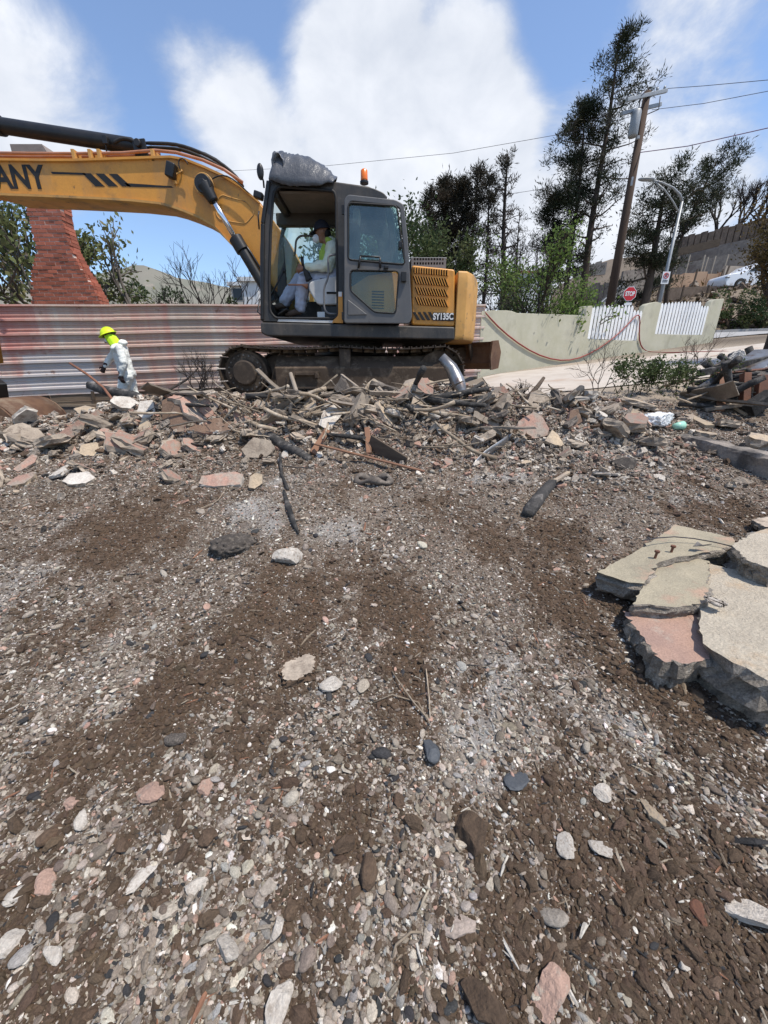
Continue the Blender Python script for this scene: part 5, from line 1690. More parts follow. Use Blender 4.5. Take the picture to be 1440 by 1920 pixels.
# behind the fence, centre left
bare_tree('bare_tree', on_ground(388, 560, 20), 6.6, 33, 'leafless burnt tree with rounded twiggy crown left of the cab', depth=6, r=.10, spread=.55, first=.27, group='leafless trees behind the fence')
bare_tree('bare_tree', on_ground(432, 560, 21), 6.0, 34, 'smaller leafless tree beside the boom cylinder', depth=6, r=.08, spread=.55, first=.27, group='leafless trees behind the fence')
def bush(name, base, size, seed, label, mt, num=2600, leaf=.16):
    t = thing(name, base, label, 'bush'); r_ = np.random.default_rng(seed)
    mb = MB(); R = random.Random(seed); tips = []
    for k in range(5): grow(mb, Vector(base), Vector((R.uniform(-.7, .7), R.uniform(-.5, .5), 1)), size[2] * .34, .05, 3, R, tips, (2, 3), .6, .65, .1, 5)
    mb.build('stems', 'bark', t, smooth=True)
    k = 16; cc = r_.normal(size=(k, 3)) * np.array(size) * .30 + np.array([0, 0, size[2] * .5]); rad = r_.uniform(.18, .32, k) * min(size)
    i = r_.integers(0, k, num); v = r_.normal(size=(num, 3)); v /= np.linalg.norm(v, axis=1, keepdims=True)
    C = np.array(base) + cc[i] + v * rad[i][:, None] * r_.uniform(.6, 1.1, (num, 1))
    C[:, 2] = np.maximum(C[:, 2], base[2] + .05)
    L = leaf * r_.uniform(.6, 1.3, num)
    leaf_cloud('foliage', mt, C, v + r_.normal(size=(num, 3)) * .5, L, L * .5, t, seed, .1); return t
bush('round_bush', on_ground(320, 565, 22), (3.6, 2.4, 4.6), 41, 'rounded dark green bush behind the fence under the boom', 'leaf_dark', 4200, .16)
bush('round_bush', on_ground(250, 565, 21), (3.0, 2.0, 3.9), 42, 'lower scrubby bush between the chimney and the rounded bush', 'leaf_dull', 2600, .14)
bush('round_bush', on_ground(445, 560, 23), (2.2, 1.6, 4.2), 43, 'small green bush beneath the leafless trees', 'leaf_dark', 2200, .15)
# far hills
mat('far_hills', (.20, .185, .15), (.15, .155, .12), .006, 1.0, c3=(.27, .225, .19), s3=.012, f3=(.5, .7))
def ridge(name, pts, Y, mt, label, depth=400):
    m = MB(); n = len(pts); vs = []
    xs = np.linspace(pts[0][0], pts[-1][0], 60); ys_ = np.interp(xs, [p[0] for p in pts], [p[1] for p in pts]) + 3.0 * fbm(xs * .06, xs * 0 + 3, 3, 91)
    rows = 14
    for r_ in range(rows):
        f = r_ / (rows - 1)
        for x, y in zip(xs, ys_):
            q = P(x, y, Y); zt_ = q.z
            yy = Y - depth * (1 - f)
            zz = -5 + (zt_ + 5) * f ** .8 * (1 + .0) + (18 * fbm(np.array([x * .05 + 9]), np.array([f * 5.0]), 4, 95)[0] * math.sin(math.pi * f))
            vs.append((q.x * (yy / Y), yy, zz))
    k = len(xs)
    m.add(vs, [(i * k + j, i * k + j + 1, (i + 1) * k + j + 1, (i + 1) * k + j) for i in range(rows - 1) for j in range(k - 1)])
    tag(m.build(name, mt, None, smooth=True), label, 'hill', kind='structure')
ridge('hill', [(-300, 560), (0, 535), (150, 520), (215, 508), (250, 498), (275, 499), (310, 512), (345, 525), (400, 532), (480, 548), (620, 560), (900, 568)], 1500, 'far_hills', 'hazy brown and green mountain ridge')
# pale low house far behind the bare trees
mat('pale_render', (.55, .50, .42), (.48, .43, .36), 2, .9)
mat('white_render', (.66, .66, .64), (.6, .6, .58), 2, .9)
mat('roof_red', (.36, .14, .085), (.28, .11, .07), 3, .9)
mat('dark_glass', (.02, .025, .03), None, 3, .2)
def house(x0, x1, ytop, Y, label, wm, roof=None, depth=6, wins=()):
    a, b = P(x0, ytop, Y), P(x1, ytop, Y); zb = float(ground_h(np.array([a.x]), np.array([Y]), False)[0]) - .5
    t = thing('house', ((a.x + b.x) / 2, Y + depth / 2, zb), label, 'house')
    m = MB(); m.bbox((a.x, Y, zb), (b.x, Y + depth, a.z)); m.build('wall', wm, t)
    m = MB(); m.bbox((a.x - .2, Y - .2, a.z), (b.x + .2, Y + depth + .2, a.z + .25)); m.build('roof', roof or wm, t)
    for (u, v, w_, h_) in wins:
        m = MB(); q = P(u, v, Y); m.bbox((q.x - w_ / 2, Y - .03, q.z - h_ / 2), (q.x + w_ / 2, Y + .05, q.z + h_ / 2)); m.build('window', 'dark_glass', t)
    return t
house(432, 500, 536, 34, 'low pale house beyond the leafless trees', 'pale_render', 'white_render', 6, ((447, 552, .8, .8),))
house(452, 482, 528, 30, 'small white shed standing before the low pale house', 'white_render', None, 3)
house(968, 1040, 512, 60, 'distant house with red tiled roof between tree trunks', 'white_render', 'roof_red', 8, ((985, 530, 1, 1), (1015, 530, 1, 1)))

# ------------------------------------------------------------------ street furniture
mat('pole_wood', (.052, .032, .022), (.078, .049, .032), 3, .9, .3, 20, stretch=(1, 1, .15))
mat('galv', (.33, .34, .34), (.26, .27, .27), 5, .5, metallic=.3)
mat('wire_dark', (.04, .035, .04), None, 3, .6)
mat('wire_mauve', (.20, .12, .18), None, 3, .6)
UY = 20.0
pb, pt = on_ground(1140, 580, UY, .5), P(1214, 172, UY)
pb.x = pt.x + .05
pole = thing('utility_pole', pb, 'tall brown wooden utility pole carrying a transformer', 'utility pole')
m = MB(); m.tube([pb, pb.lerp(pt, .5), pt], [.20, .17, .13], 14); m.build('pole_shaft', 'pole_wood', pole, smooth=True)
ca = P(1176, 222, UY - .5); cb = P(1250, 166, UY + .4)
ad = Vector((1, .45, 0)).normalized()
for k, dz in enumerate((-.12, -.42)):
    c = Vector((pt.x, pt.y, pt.z + dz)); m = MB(); m.bar(c - ad * 1.15 + Vector((0, -.12 + .24 * k, -.42)), c + ad * 1.0 + Vector((0, -.12 + .24 * k, .30)), .10, .12); m.build('crossarm', 'galv', pole, bevel=.01)
for f in (-.95, -.5, .45, .85):
    c = Vector((pt.x, pt.y - .12, pt.z - .12)) + ad * f + Vector((0, 0, -.08 + f * .34)); m = MB(); m.tube([c, c + Vector((0, 0, .1)), c + Vector((0, 0, .14)), c + Vector((0, 0, .2))], [.03, .03, .055, .035], 8); m.build('insulator', 'galv', pole, smooth=True)
tc_ = P(1190, 232, UY - .25)
m = MB(); m.tube([tc_ + Vector((0, 0, -.42)), tc_ + Vector((0, 0, -.38)), tc_ + Vector((0, 0, .36)), tc_ + Vector((0, 0, .42))], [.15, .175, .175, .14], 16); m.build('transformer', 'galv', pole, smooth=True)
m = MB(); m.tube([tc_ + Vector((.05, 0, .42)), tc_ + Vector((.0, -.1, .8)), tc_ + Vector((.3, 0, 1.1))], .018, 6); m.tube([P(1238, 180, UY), P(1235, 205, UY), P(1212, 215, UY), P(1200, 214, UY)], .018, 6); m.build('jumper_wire', 'wire_dark', pole, smooth=True)
m = MB(); q = P(1196, 258, UY - .2); m.box(q, (.10, .1, .10)); m.box(P(1185, 340, UY - .2), (.07, .05, .3)); m.build('pole_bracket', 'galv', pole)
def wire(pxs, label, r=.016, mt='wire_dark'):
    pts = [P(*p) for p in pxs]; m = MB(); q = []
    for i in range(len(pts) - 1):
        for k in range(10): q.append(pts[i].lerp(pts[i + 1], k / 10))
    q.append(pts[-1]); m.tube(q, r, 5)
    return top_build(m, 'overhead_wire', mt, label, 'wire', smooth=True)
wire([(1205, 213, 20), (1060, 250, 22), (850, 287, 25), (600, 312, 29), (440, 320, 33), (-400, 330, 50)], 'long thin wire running left from the crossarm across the cloud', .009)
wire([(1250, 166, 20.4), (1320, 161, 19), (1440, 150, 17), (1700, 120, 13)], 'topmost wire running right from the crossarm tip', .009)
wire([(1222, 206, 20), (1320, 194, 18.5), (1440, 171, 17), (1700, 130, 13)], 'second wire running right below the crossarm', .009)
wire([(1192, 287, 20), (1290, 274, 18.5), (1440, 240, 16.5), (1700, 170, 13)], 'thick mauve cable sloping up to the right of the pole', .015, 'wire_mauve')
wire([(1192, 300, 20), (1025, 353, 23), (850, 380, 27), (600, 402, 32), (220, 395, 42), (-300, 370, 55)], 'lower faint wire running left past the tallest pine', .009)
# street lamp
LY = 19.0
lb, lt = on_ground(1236, 575, LY, .2), P(1279, 378, LY); lb.x = lt.x - .02
lamp = thing('street_lamp', lb, 'tall grey street lamp with curved arm over the picket wall', 'street lamp')
m = MB(); m.tube([lb, lt], [.085, .05], 14); m.build('lamp_pole', 'galv', lamp, smooth=True)
m = MB(); m.tube([lt, P(1275, 365, LY), P(1262, 352, LY), P(1240, 342, LY), P(1218, 337, LY)], [.05, .045, .04, .035, .03], 8); m.build('lamp_arm', 'galv', lamp, smooth=True)
m = MB(); m.tube([P(1275, 402, LY), P(1262, 378, LY), P(1246, 356, LY), P(1228, 341, LY)], .028, 8); m.build('brace_arm', 'galv', lamp, smooth=True)
m = MB(); m.ell(P(1212, 336, LY), (.34, .13, .07), 14, 8); m.build('lamp_head', 'galv', lamp, smooth=True)
mat('sign_red', (.52, .022, .03), None, 3, .4)
mat('sign_white', (.75, .75, .74), None, 3, .45)
ns = thing('parking_sign', P(1248, 541, LY - .13), 'small white no parking sign fixed to the street lamp pole', 'sign')
c = P(1248, 521, LY - .14)
m = MB(); m.box(c, (.32, .012, .46)); m.build('sign_plate', 'sign_white', ns, bevel=.004)
m = MB(); q = [c + Vector((.10 * math.cos(t), -.012, .08 + .10 * math.sin(t))) for t in np.linspace(0, 6.2832, 21)]; m.tube(q, .014, 5); m.bar(c + Vector((-.07, -.012, .15)), c + Vector((.07, -.012, .01)), .02, .02); m.build('prohibition_ring', 'sign_red', ns)
me_ = text_mesh('P', .17, .003, 'letter', 'decal_black', .003, 0, lambda u, v, w: Vector((c.x + u, c.y - .010 - w, c.z + .08 + v)) - ns.location); link(bpy.data.objects.new('letter', me_), ns)
m = MB()
for k in (-.10, -.15): m.box(c + Vector((0, -.009, k)), (.22, .004, .025))
m.build('small_print', 'decal_black', ns)
SY = 21.0
sc_ = P(1181, 551, SY); sg = on_ground(1181, 590, SY)
sg.x = sc_.x
st = thing('stop_sign', sg, 'red octagonal stop sign behind the picket panel', 'stop sign')
def octa(r): return [(r * math.cos(math.pi / 8 + i * math.pi / 4), r * math.sin(math.pi / 8 + i * math.pi / 4)) for i in range(8)]
for nm, r_, dy, mt in (('sign_border', .33, 0, 'sign_white'), ('sign_face', .305, -.006, 'sign_red')):
    me_ = plate_mesh(octa(r_), [], .006, 0, lambda u, v, w: Vector((sc_.x + u, SY + dy + w, sc_.z + v)) - sg, nm, [mt]); link(bpy.data.objects.new(nm, me_), st)
me_ = text_mesh('STOP', .26, .002, 'lettering', 'sign_white', .010, 0, lambda u, v, w: Vector((sc_.x + u, SY - .013 - w, sc_.z + v)) - sg, xs=.72); link(bpy.data.objects.new('lettering', me_), st)
m = MB(); m.box(Vector((sc_.x, SY - .003, sc_.z - .43)), (.36, .006, .12)); m.build('lower_plate', 'sign_white', st)
m = MB(); m.bbox((sc_.x - .03, SY + .01, sg.z - .1), (sc_.x + .03, SY + .05, sc_.z + .2)); m.build('sign_post', 'galv', st)

# ------------------------------------------------------------------ hillside walls, posts, car
mat('block_wall', (.26, .225, .19), (.20, .17, .145), 1.5, .95, .3, 12, c3=(.13, .105, .09), s3=.9, f3=(.5, .66), speck=.25, sscale=5)
mat('block_brown', (.21, .155, .115), (.15, .11, .08), 1.5, .95, .3, 12, c3=(.10, .075, .06), s3=.9, f3=(.5, .66), speck=.25, sscale=5)
mat('peach_render', (.50, .33, .21), (.44, .29, .19), 1.5, .95, .15, 12)
mat('fallen_render', (.48, .40, .31), (.40, .32, .25), 1.5, .95, .15, 12)
def hillwall(a, b, mt, label, th=.3, name='retaining_wall', cat='wall', pan=0):
    """a, b: (x, ytop, ybottom, Y) at both ends"""
    A0, A1, B0, B1 = P(a[0], a[1], a[3]), P(a[0], a[2], a[3]), P(b[0], b[1], b[3]), P(b[0], b[2], b[3])
    A1.x, B1.x = A0.x, B0.x
    t = thing(name, (A1 + B1) / 2, label, cat)
    n = max(1, pan)
    for i in range(n):
        f0, f1 = i / n, (i + 1) / n - (.012 if pan else 0)
        a0, b0, a1, b1 = A0.lerp(B0, f0), A0.lerp(B0, f1), A1.lerp(B1, f0), A1.lerp(B1, f1)
        dz = Vector((0, 0, (.10 * ((i * 37) % 5 - 2) / 2) if pan else 0))
        bk = Vector((0, th, 0)); lo_ = Vector((0, 0, -.4))
        m = MB(); m.add([a1 + lo_, b1 + lo_, b0 + dz, a0 + dz, a1 + bk + lo_, b1 + bk + lo_, b0 + bk + dz, a0 + bk + dz], [(0, 1, 2, 3), (5, 4, 7, 6), (3, 2, 6, 7), (1, 5, 6, 2), (4, 0, 3, 7), (4, 5, 1, 0)])
        m.build('wall_section', mt, t)
    return t
hillwall((1270, 447, 478, 50), (1480, 398, 440, 46), 'block_brown', 'brown panelled parapet wall along the top of the hill', pan=16)
hillwall((1262, 478, 505, 46), (1480, 432, 480, 42), 'block_wall', 'long stained wall below the panelled parapet', pan=0)
hillwall((1250, 500, 545, 40), (1480, 455, 520, 37), 'block_wall', 'tall grey brown retaining wall in the middle of the hill')
hillwall((1170, 508, 550, 36), (1262, 494, 545, 38), 'block_wall', 'grey stepped wall section left of the street lamp')
hillwall((1262, 512, 532, 35), (1372, 512, 535, 35), 'peach_render', 'low peach coloured wall between bare posts', pan=5)
hillwall((1362, 498, 520, 34.5), (1402, 500, 524, 34.5), 'fallen_render', 'tilted peach slab leaning above the white car')
hillwall((1080, 500, 512, 42), (1140, 488, 505, 40), 'fallen_render', 'pale collapsed wall pieces between the pine trunks', name='collapsed_wall', pan=6)
hillwall((1100, 535, 560, 33), (1172, 528, 556, 32), 'block_wall', 'low concrete block terrace behind the stop sign', pan=8)
hillwall((1262, 468, 474, 44), (1352, 447, 452, 43), 'weathered_wood', 'fallen timber beam lying along the upper wall', name='timber_beam', cat='beam')
hillwall((1240, 540, 552, 31), (1345, 536, 548, 31), 'block_brown', 'crumbling earth bank edge below the peach wall', name='earth_bank', cat='bank')
mat('post_wood', (.36, .31, .25), (.28, .24, .19), 3, .9)
for i, (x, y0, y1, Y) in enumerate([(1273, 480, 525, 36), (1294, 478, 520, 36), (1328, 482, 520, 36), (1322, 478, 526, 35.5), (1342, 480, 518, 36), (1366, 477, 520, 36), (1247, 495, 530, 37), (1308, 505, 540, 33), (1357, 505, 540, 33), (1283, 535, 556, 30), (1330, 535, 553, 30), (1368, 498, 512, 33)]):
    a, b = P(x, y1, Y), P(x, y0, Y); a.x = b.x - .06 * (i % 3)
    a.z -= .5
    m = MB(); m.bar(a, b, .09, .09, (0, 1, 0))
    od = ['first', 'second', 'third', 'fourth', 'fifth', 'sixth', 'seventh'][(i if i < 7 else i - 7)]
    top_build(m, 'bare_post', 'post_wood' if i < 7 else 'dark_wood', {0: 'pale post nearest the street lamp before the tall hillside wall', 1: 'pale post second from the street lamp before the hillside wall', 2: 'straight one of the two crossing pale hillside posts', 3: 'slanting one of the two crossing pale hillside posts', 4: 'pale post just right of the crossing hillside posts', 5: 'pale post above the tilted peach slab', 6: 'pale post standing left of the street lamp pole', 7: 'dark post before the low peach wall', 8: 'dark post right beside the hood of the white car', 9: 'short dark stake low on the earth bank near the lamp', 10: 'short dark stake low on the earth bank left of the car', 11: 'stubby dark post behind the tilted peach slab'}[i], 'post', 'pale posts on the hillside' if i < 7 else 'dark posts on the hillside')
# steps with rail left of the street lamp
t = thing('hillside_stairs', P(1150, 575, 29), 'grey stairs with handrails climbing the hillside behind the pole', 'stairs')
for i in range(7):
    m = MB(); a = P(1128 + i * 7, 578 - i * 6.0, 29 + i * .3); m.box(a, (.9, 1.2, .22)); m.build('step', 'street_concrete', t)
for k, dy in ((0, -.5), (1, .5)):
    m = MB(); a, b = P(1118, 575, 29 + dy), P(1172, 528, 31 + dy); m.tube([a, b], .04, 6); m.tube([a + Vector((0, 0, -.4)), b + Vector((0, 0, -.4))], .03, 6)
    m.build('handrail', 'galv', t)
# white car
cy = 31.5
mat('car_white', (.78, .79, .80), None, 3, .25, coat=.6)
cb_ = P(1362, 543, cy)
car = thing('parked_car', cb_ + Vector((2.2, .9, 0)), 'white sport utility car parked on the hillside by the retaining wall', 'car')
def cplate(name, pts, Y, th, mt, r=.12, bevel=.05):
    o_ = car.location
    me_ = plate_mesh(fillet(pts, r), [], th, bevel, lambda u, v, w: Vector((cb_.x + u, Y + th / 2 + w, cb_.z + v)) - o_, name, [mt]); return link(bpy.data.objects.new(name, me_), car)
cplate('body', [(-.15, .25), (-.22, .70), (-.10, .98), (.95, 1.10), (1.75, 1.68), (3.9, 1.76), (4.5, 1.25), (4.55, .3), (4.2, .22), (.2, .22)], cy, 1.8, 'car_white')
cplate('side_window', [(1.22, 1.14), (1.85, 1.60), (2.75, 1.65), (2.75, 1.14)], cy - .012, .02, 'dark_glass', .05, 0)
cplate('side_window', [(2.85, 1.14), (2.85, 1.65), (3.75, 1.65), (4.1, 1.18)], cy - .012, .02, 'dark_glass', .05, 0)
for x in (.85, 3.6):
    m = MB(); q = Vector((cb_.x + x, cy - .015, cb_.z + .32)); m.cyl(q, q + Vector((0, .25, 0)), .40, 20); m.build('wheel_arch', 'slot_black', car)
    m = MB(); q = Vector((cb_.x + x, cy - .03, cb_.z + .32)); m.cyl(q, q + Vector((0, .22, 0)), .33, 20); w_ = m.build('tyre', 'black_rubber', car, bevel=.03)
    m = MB(); q = Vector((cb_.x + x, cy - .045, cb_.z + .32)); m.cyl(q, q + Vector((0, .05, 0)), .2, 16); m.build('rim', 'galv', w_, bevel=.01)
m = MB(); q = Vector((cb_.x - .1, cy + .06, cb_.z + .78)); m.ell(q, (.16, .12, .07)); m.build('headlight', 'galv', car, smooth=True)
# shrubs on the street bank, right
bush('bank_bush', on_ground(1375, 590, 25.2), (3.4, 1.6, 1.7), 51, 'dull scrub growing on the bank across the street', 'leaf_dull', 2600, .15)
bush('bank_bush', on_ground(1420, 590, 24.9), (2.6, 1.4, 2.0), 52, 'darker scrub on the bank near the right edge', 'leaf_dark', 2200, .15)
for i, (x, y, Y, h_, s, lb) in enumerate([(1345, 425, 54, 5.6, 61, 'leafless fan shaped tree on the hill top'), (1385, 415, 52, 5.0, 62, 'second leafless tree on the hill top nearer the right edge'), (1265, 455, 52, 3.6, 63, 'small burnt tree at the left end of the parapet wall'), (1425, 410, 50, 4.4, 64, 'dark burnt tree at the right end of the hill top')]):
    bare_tree('hill_tree', P(x, y + 8, Y), h_, s, lb, depth=6, r=.14, spread=.42, first=.27, group='burnt trees on the hill top', trunks=3, leaves=('pine_scorched', 500, .25, .2, .4) if i > 1 else None)
# rust leaved tree at the right edge
rb = G(1436, 675)
bare_tree('rust_tree', rb, 2.7, 71, 'tree with rust coloured leaves at the right edge of the picture', leaves=('leaf_rust', 6000, .07, .16, .45), r=.15, depth=5, spread=.42, mt='charred_bark', first=.36, lean=(.10, 0))

# burnt-lot clutter over the hillside: uncountable
hcol = bpy.data.collections.new('hill_rubble_shapes')
for i in range(6): hcol.objects.link(bpy.data.objects.new('hill_rubble_%02d' % i, chunk_mesh('hill_rubble_piece', ['pebble', 'pebble'], 900 + i, (1.0, .7), .3, 5, .3)))
r_ = np.random.default_rng(31); n = 2600
Y = r_.uniform(24.6, 46, n); X = r_.uniform(7, 44, n); k = X < Y * 1.1; X, Y = X[k], Y[k]; n = len(X)
kk = r_.choice(5, n, p=[.3, .3, .2, .12, .08]); PH = np.array([[.15, .11, .08], [.24, .19, .145], [.10, .08, .065], [.40, .33, .26], [.42, .24, .17]])
s_ = .28 * np.exp(r_.normal(size=n) * .5)
scatter_object('hillside_rubble', np.stack([X, Y, ground_h(X, Y, False) + .02], 1), np.stack([r_.normal(size=n) * .3, r_.normal(size=n) * .3, r_.uniform(0, 6.28, n)], 1), np.stack([s_ * 1.5, s_, s_], 1), r_.integers(0, 6, n), PH[kk], hcol, 'burnt rubble scattered over the hillside lots')
tn = r_.uniform(size=(1800, 2)); X = 8 + tn[:, 0] * 30; Y = 25 + tn[:, 1] * 14
C = np.stack([X, Y, ground_h(X, Y, False) + .15], 1) + r_.normal(size=(1800, 3)) * .1
leaf_cloud('dry_grass', 'leaf_rust', C, np.stack([r_.normal(size=1800) * .4, r_.normal(size=1800) * .4, np.ones(1800)], 1), r_.uniform(.25, .7, 1800), r_.uniform(.04, .10, 1800), None, 5)
tag(bpy.data.objects['dry_grass'], 'dry brown grass tufts over the hillside', 'grass', kind='stuff')
# ------------------------------------------------------------------ people
mat('skin_tan', (.30, .155, .095), (.26, .13, .08), 8, .55)
mat('coverall', (.74, .75, .70), (.66, .67, .62), 4, .7, .35, 14, bdist=.03)
mat('coverall_warm', (.72, .74, .62), (.64, .68, .50), 4, .7, .35, 14, bdist=.03)
mat('trouser_pale', (.50, .52, .60), (.42, .44, .52), 4, .8, .35, 16, bdist=.03)
mat('neon', (.70, .88, .03), (.62, .82, .02), 5, .5)
mat('neon_cloth', (.50, .85, .02), (.62, .88, .04), 8, .8)
mat('vest_green', (.42, .58, .10), (.36, .50, .08), 8, .8)
mat('glove_dark', (.035, .022, .018), (.06, .035, .03), 8, .8, .3, 30)
mat('mask_white', (.78, .78, .80), None, 3, .8)
mat('cap_navy', (.014, .017, .03), (.02, .022, .035), 6, .8)
mat('boot', (.10, .062, .04), (.07, .045, .03), 6, .8, .3, 30)
mat('hair_black', (.012, .01, .009), None, 3, .7)
_wr = bpy.data.textures.new('wrinkles', 'CLOUDS'); _wr.noise_scale = .10; _wr.noise_depth = 2


def flesh(mb, name, mt, parent, voxel=.014, wrinkle=0.0, smooth=4):
    """one continuous surface grown over the shapes in mb"""
    o = mb.build(name, mt, parent)
    r = o.modifiers.new('skin', 'REMESH'); r.mode = 'VOXEL'; r.voxel_size = voxel; r.use_smooth_shade = True
    s = o.modifiers.new('soft', 'SMOOTH'); s.iterations = smooth; s.factor = .5
    if wrinkle:
        d = o.modifiers.new('wr', 'DISPLACE'); d.texture = _wr; d.strength = wrinkle; d.mid_level = .5; d.texture_coords = 'LOCAL'
    return o


def limb(mb, pts, rs, n=12):
    """tapered limb with ball joints"""
    q = []; rr = []
    for i in range(len(pts) - 1):
        for k in range(6):
            f = k / 6; q.append(pts[i].lerp(pts[i + 1], f)); rr.append(rs[i] + (rs[i + 1] - rs[i]) * f)
    q.append(pts[-1]); rr.append(rs[-1])
    mb.tube(q, rr, n)
    for p, r in zip(pts, rs): mb.ell(p, (r, r, r), 12, 8)


def hand(mb, w, d, side, curl=.5, s=1.0):
    """palm and five fingers from wrist w along d; side = direction of the thumb"""
    d = d.normalized(); side = (side - d * side.dot(d)).normalized(); nrm = d.cross(side)
    limb(mb, [w, w + d * .05 * s, w + d * .085 * s], [.026 * s, .034 * s, .03 * s], 8)
    for k in range(4):
        o = (k - 1.5) * .019 * s; ln = (.068, .078, .074, .058)[k] * s
        a = w + d * .085 * s - side * o; b = a + (d * (1 - curl * .4) + nrm * curl * .6).normalized() * ln * .5
        c = b + (d * (1 - curl) + nrm * curl * 1.2).normalized() * ln * .5
        limb(mb, [a, b, c], [.0105 * s, .0098 * s, .0085 * s], 7)
    a = w + d * .035 * s + side * .028 * s; b = a + (d * .6 + side * .7).normalized() * .035 * s; c = b + (d * .9 + nrm * .4).normalized() * .03 * s
    limb(mb, [a, b, c], [.013 * s, .0115 * s, .0095 * s], 7)


def head(mb, c, yaw_dir, r=.105, tilt=0.0):
    """skull, jaw, nose, ears; faces along yaw_dir"""
    f = Vector(yaw_dir).normalized(); s = f.cross(Vector((0, 0, 1))).normalized(); u = s.cross(f)
    mb.ell(c + u * .02, (r * .92, r * .80, r * 1.08), 16, 12)
    mb.ell(c + f * r * .25 - u * r * .55, (r * .62, r * .58, r * .62), 14, 10)
    mb.tube([c + f * r * .86 + u * r * .05, c + f * r * 1.12 - u * r * .28, c + f * r * .9 - u * r * .42], [r * .10, r * .17, r * .12], 8)
    mb.ell(c + f * r * .80 + u * r * .16, (r * .16, r * .45, r * .10), 8, 6)
    mb.tube([c + f * r * .78 - u * r * .66 - s * r * .22, c + f * r * .86 - u * r * .66, c + f * r * .78 - u * r * .66 + s * r * .22], [r * .08, r * .11, r * .08], 6)
    for k in (-1, 1): mb.ell(c + s * k * r * .80 - f * r * .02, (r * .20, r * .09, r * .27), 8, 6)
    return f, s, u


# ---- worker walking along the fence
WY = 8.85
wk = thing('person', (P(236, 700, WY).x, WY, .84), 'stooping worker in white coverall and neon yellow hard hat walking along the metal fence', 'person')
def W(x, y, dy=0.0): return P(x, y, WY + dy)
hd = W(205, 631)
fwd = Vector((-1, -.12, -.38)).normalized()
gl_n, gl_f = W(227, 702, -.26), W(196.5, 687, .14)
b = MB()
f_, s_, u_ = head(b, hd, fwd, .098)
limb(b, [hd - u_ * .05, W(213, 645), W(222, 655)], [.055, .055, .07])
limb(b, [W(225, 660), W(234, 685), W(238, 700)], [.12, .11, .12], 14)
limb(b, [W(224, 652, -.16), W(233, 680, -.24), gl_n], [.05, .04, .03]); limb(b, [W(220, 652, .16), W(206, 674, .2), gl_f], [.05, .04, .03])
la, lb_ = W(236, 770, -.10), W(264, 765, .10); la.z = lb_.z = .92
limb(b, [W(237, 704, -.09), W(229, 733, -.11), la], [.085, .06, .045]); limb(b, [W(240, 704, .09), W(247, 735, .10), lb_], [.085, .06, .045])
hand(b, gl_n, Vector((-.05, 0, -1)), Vector((-1, 0, 0)), .5); hand(b, gl_f, Vector((-.6, 0, -.8)), Vector((-.6, -.3, .4)), .5)
flesh(b, 'body', 'skin_tan', wk, .010, 0, 2)
c = MB()
limb(c, [W(216, 647), W(225, 658), W(232, 680), W(238, 699)], [.095, .155, .150, .160], 16)
c.ell(W(224, 654), (.14, .21, .10), 16, 10); c.ell(W(240, 700), (.15, .17, .13), 16, 10)
c.ell(W(231, 643), (.085, .10, .06), 14, 8)                                     # hood lying on the back
limb(c, [W(224, 653, -.18), W(233, 680, -.25), gl_n + Vector((0, 0, .01))], [.082, .075, .058]); limb(c, [W(220, 653, .18), W(206, 674, .21), gl_f + Vector((.01, 0, .01))], [.082, .07, .055])
limb(c, [W(237, 706, -.09), W(229, 733, -.11), la + Vector((0, 0, .04))], [.135, .105, .085]); limb(c, [W(241, 706, .09), W(248, 735, .10), lb_ + Vector((0, 0, .04))], [.135, .105, .085])
flesh(c, 'coverall', 'coverall', wk, .014, .045, 3)
for g, d, sd in ((gl_n, Vector((-.05, 0, -1)), Vector((-1, 0, 0))), (gl_f, Vector((-.6, 0, -.8)), Vector((-.6, -.3, .4)))):
    m = MB(); hand(m, g, d, sd, .55, 1.22); limb(m, [g - d.normalized() * .05, g], [.046, .042]); flesh(m, 'glove', 'glove_dark', wk, .007, 0, 1)
for p in (la, lb_):
    m = MB(); limb(m, [p, p + Vector((0, 0, -.03))], [.055, .05]); m.ell(p + Vector((-.08, 0, -.045)), (.14, .05, .045)); flesh(m, 'boot', 'boot', wk, .012)
# hard hat: shell, brim, ridge; neck cloth; respirator
hc = hd + u_ * .045
def hat_pt(a, t, r): return hc + (f_ * math.cos(a) + s_ * math.sin(a)) * r * math.cos(t) + u_ * r * math.sin(t) * .95
m = MB(); vs = []; n = 28
rows = [(-.05, .150), (.0, .150), (.02, .132), (.25, .130), (.5, .128), (.8, .127), (1.1, .127), (1.4, .127), (1.57, .127)]
for t, r in rows:
    for j in range(n):
        a = 2 * math.pi * j / n
        rr_ = r * (1 + .10 * math.cos(a) ** 2) + (.028 * max(0, math.cos(a)) ** 2 if t < .01 else 0)
        vs.append(hat_pt(a, t, rr_))
m.add(vs, [(i * n + j, i * n + (j + 1) % n, (i + 1) * n + (j + 1) % n, (i + 1) * n + j) for i in range(len(rows) - 1) for j in range(n)])
ht = m.build('hard_hat', 'neon', wk, smooth=True); ht.modifiers.new('t', 'SOLIDIFY').thickness = .004
m = MB(); m.tube([hat_pt(0, t, .134 * 1.08) for t in np.linspace(.1, 1.5, 8)] + [hat_pt(math.pi, t, .134 * 1.08) for t in np.linspace(1.5, .1, 8)], .010, 6); m.build('hat_ridge', 'neon', ht, smooth=True)
m = MB(); m.tube([hat_pt(math.pi - .7, -.12, .125), hat_pt(math.pi, -.2, .15), hat_pt(math.pi + .7, -.12, .125)], .016, 6); m.build('ratchet_strap', 'black_rubber', ht, smooth=True)
m = MB(); vs = []; rows = [(.02, .112, 0), (-.05, .118, .01), (-.11, .122, .03), (-.16, .125, .05), (-.21, .130, .07)]
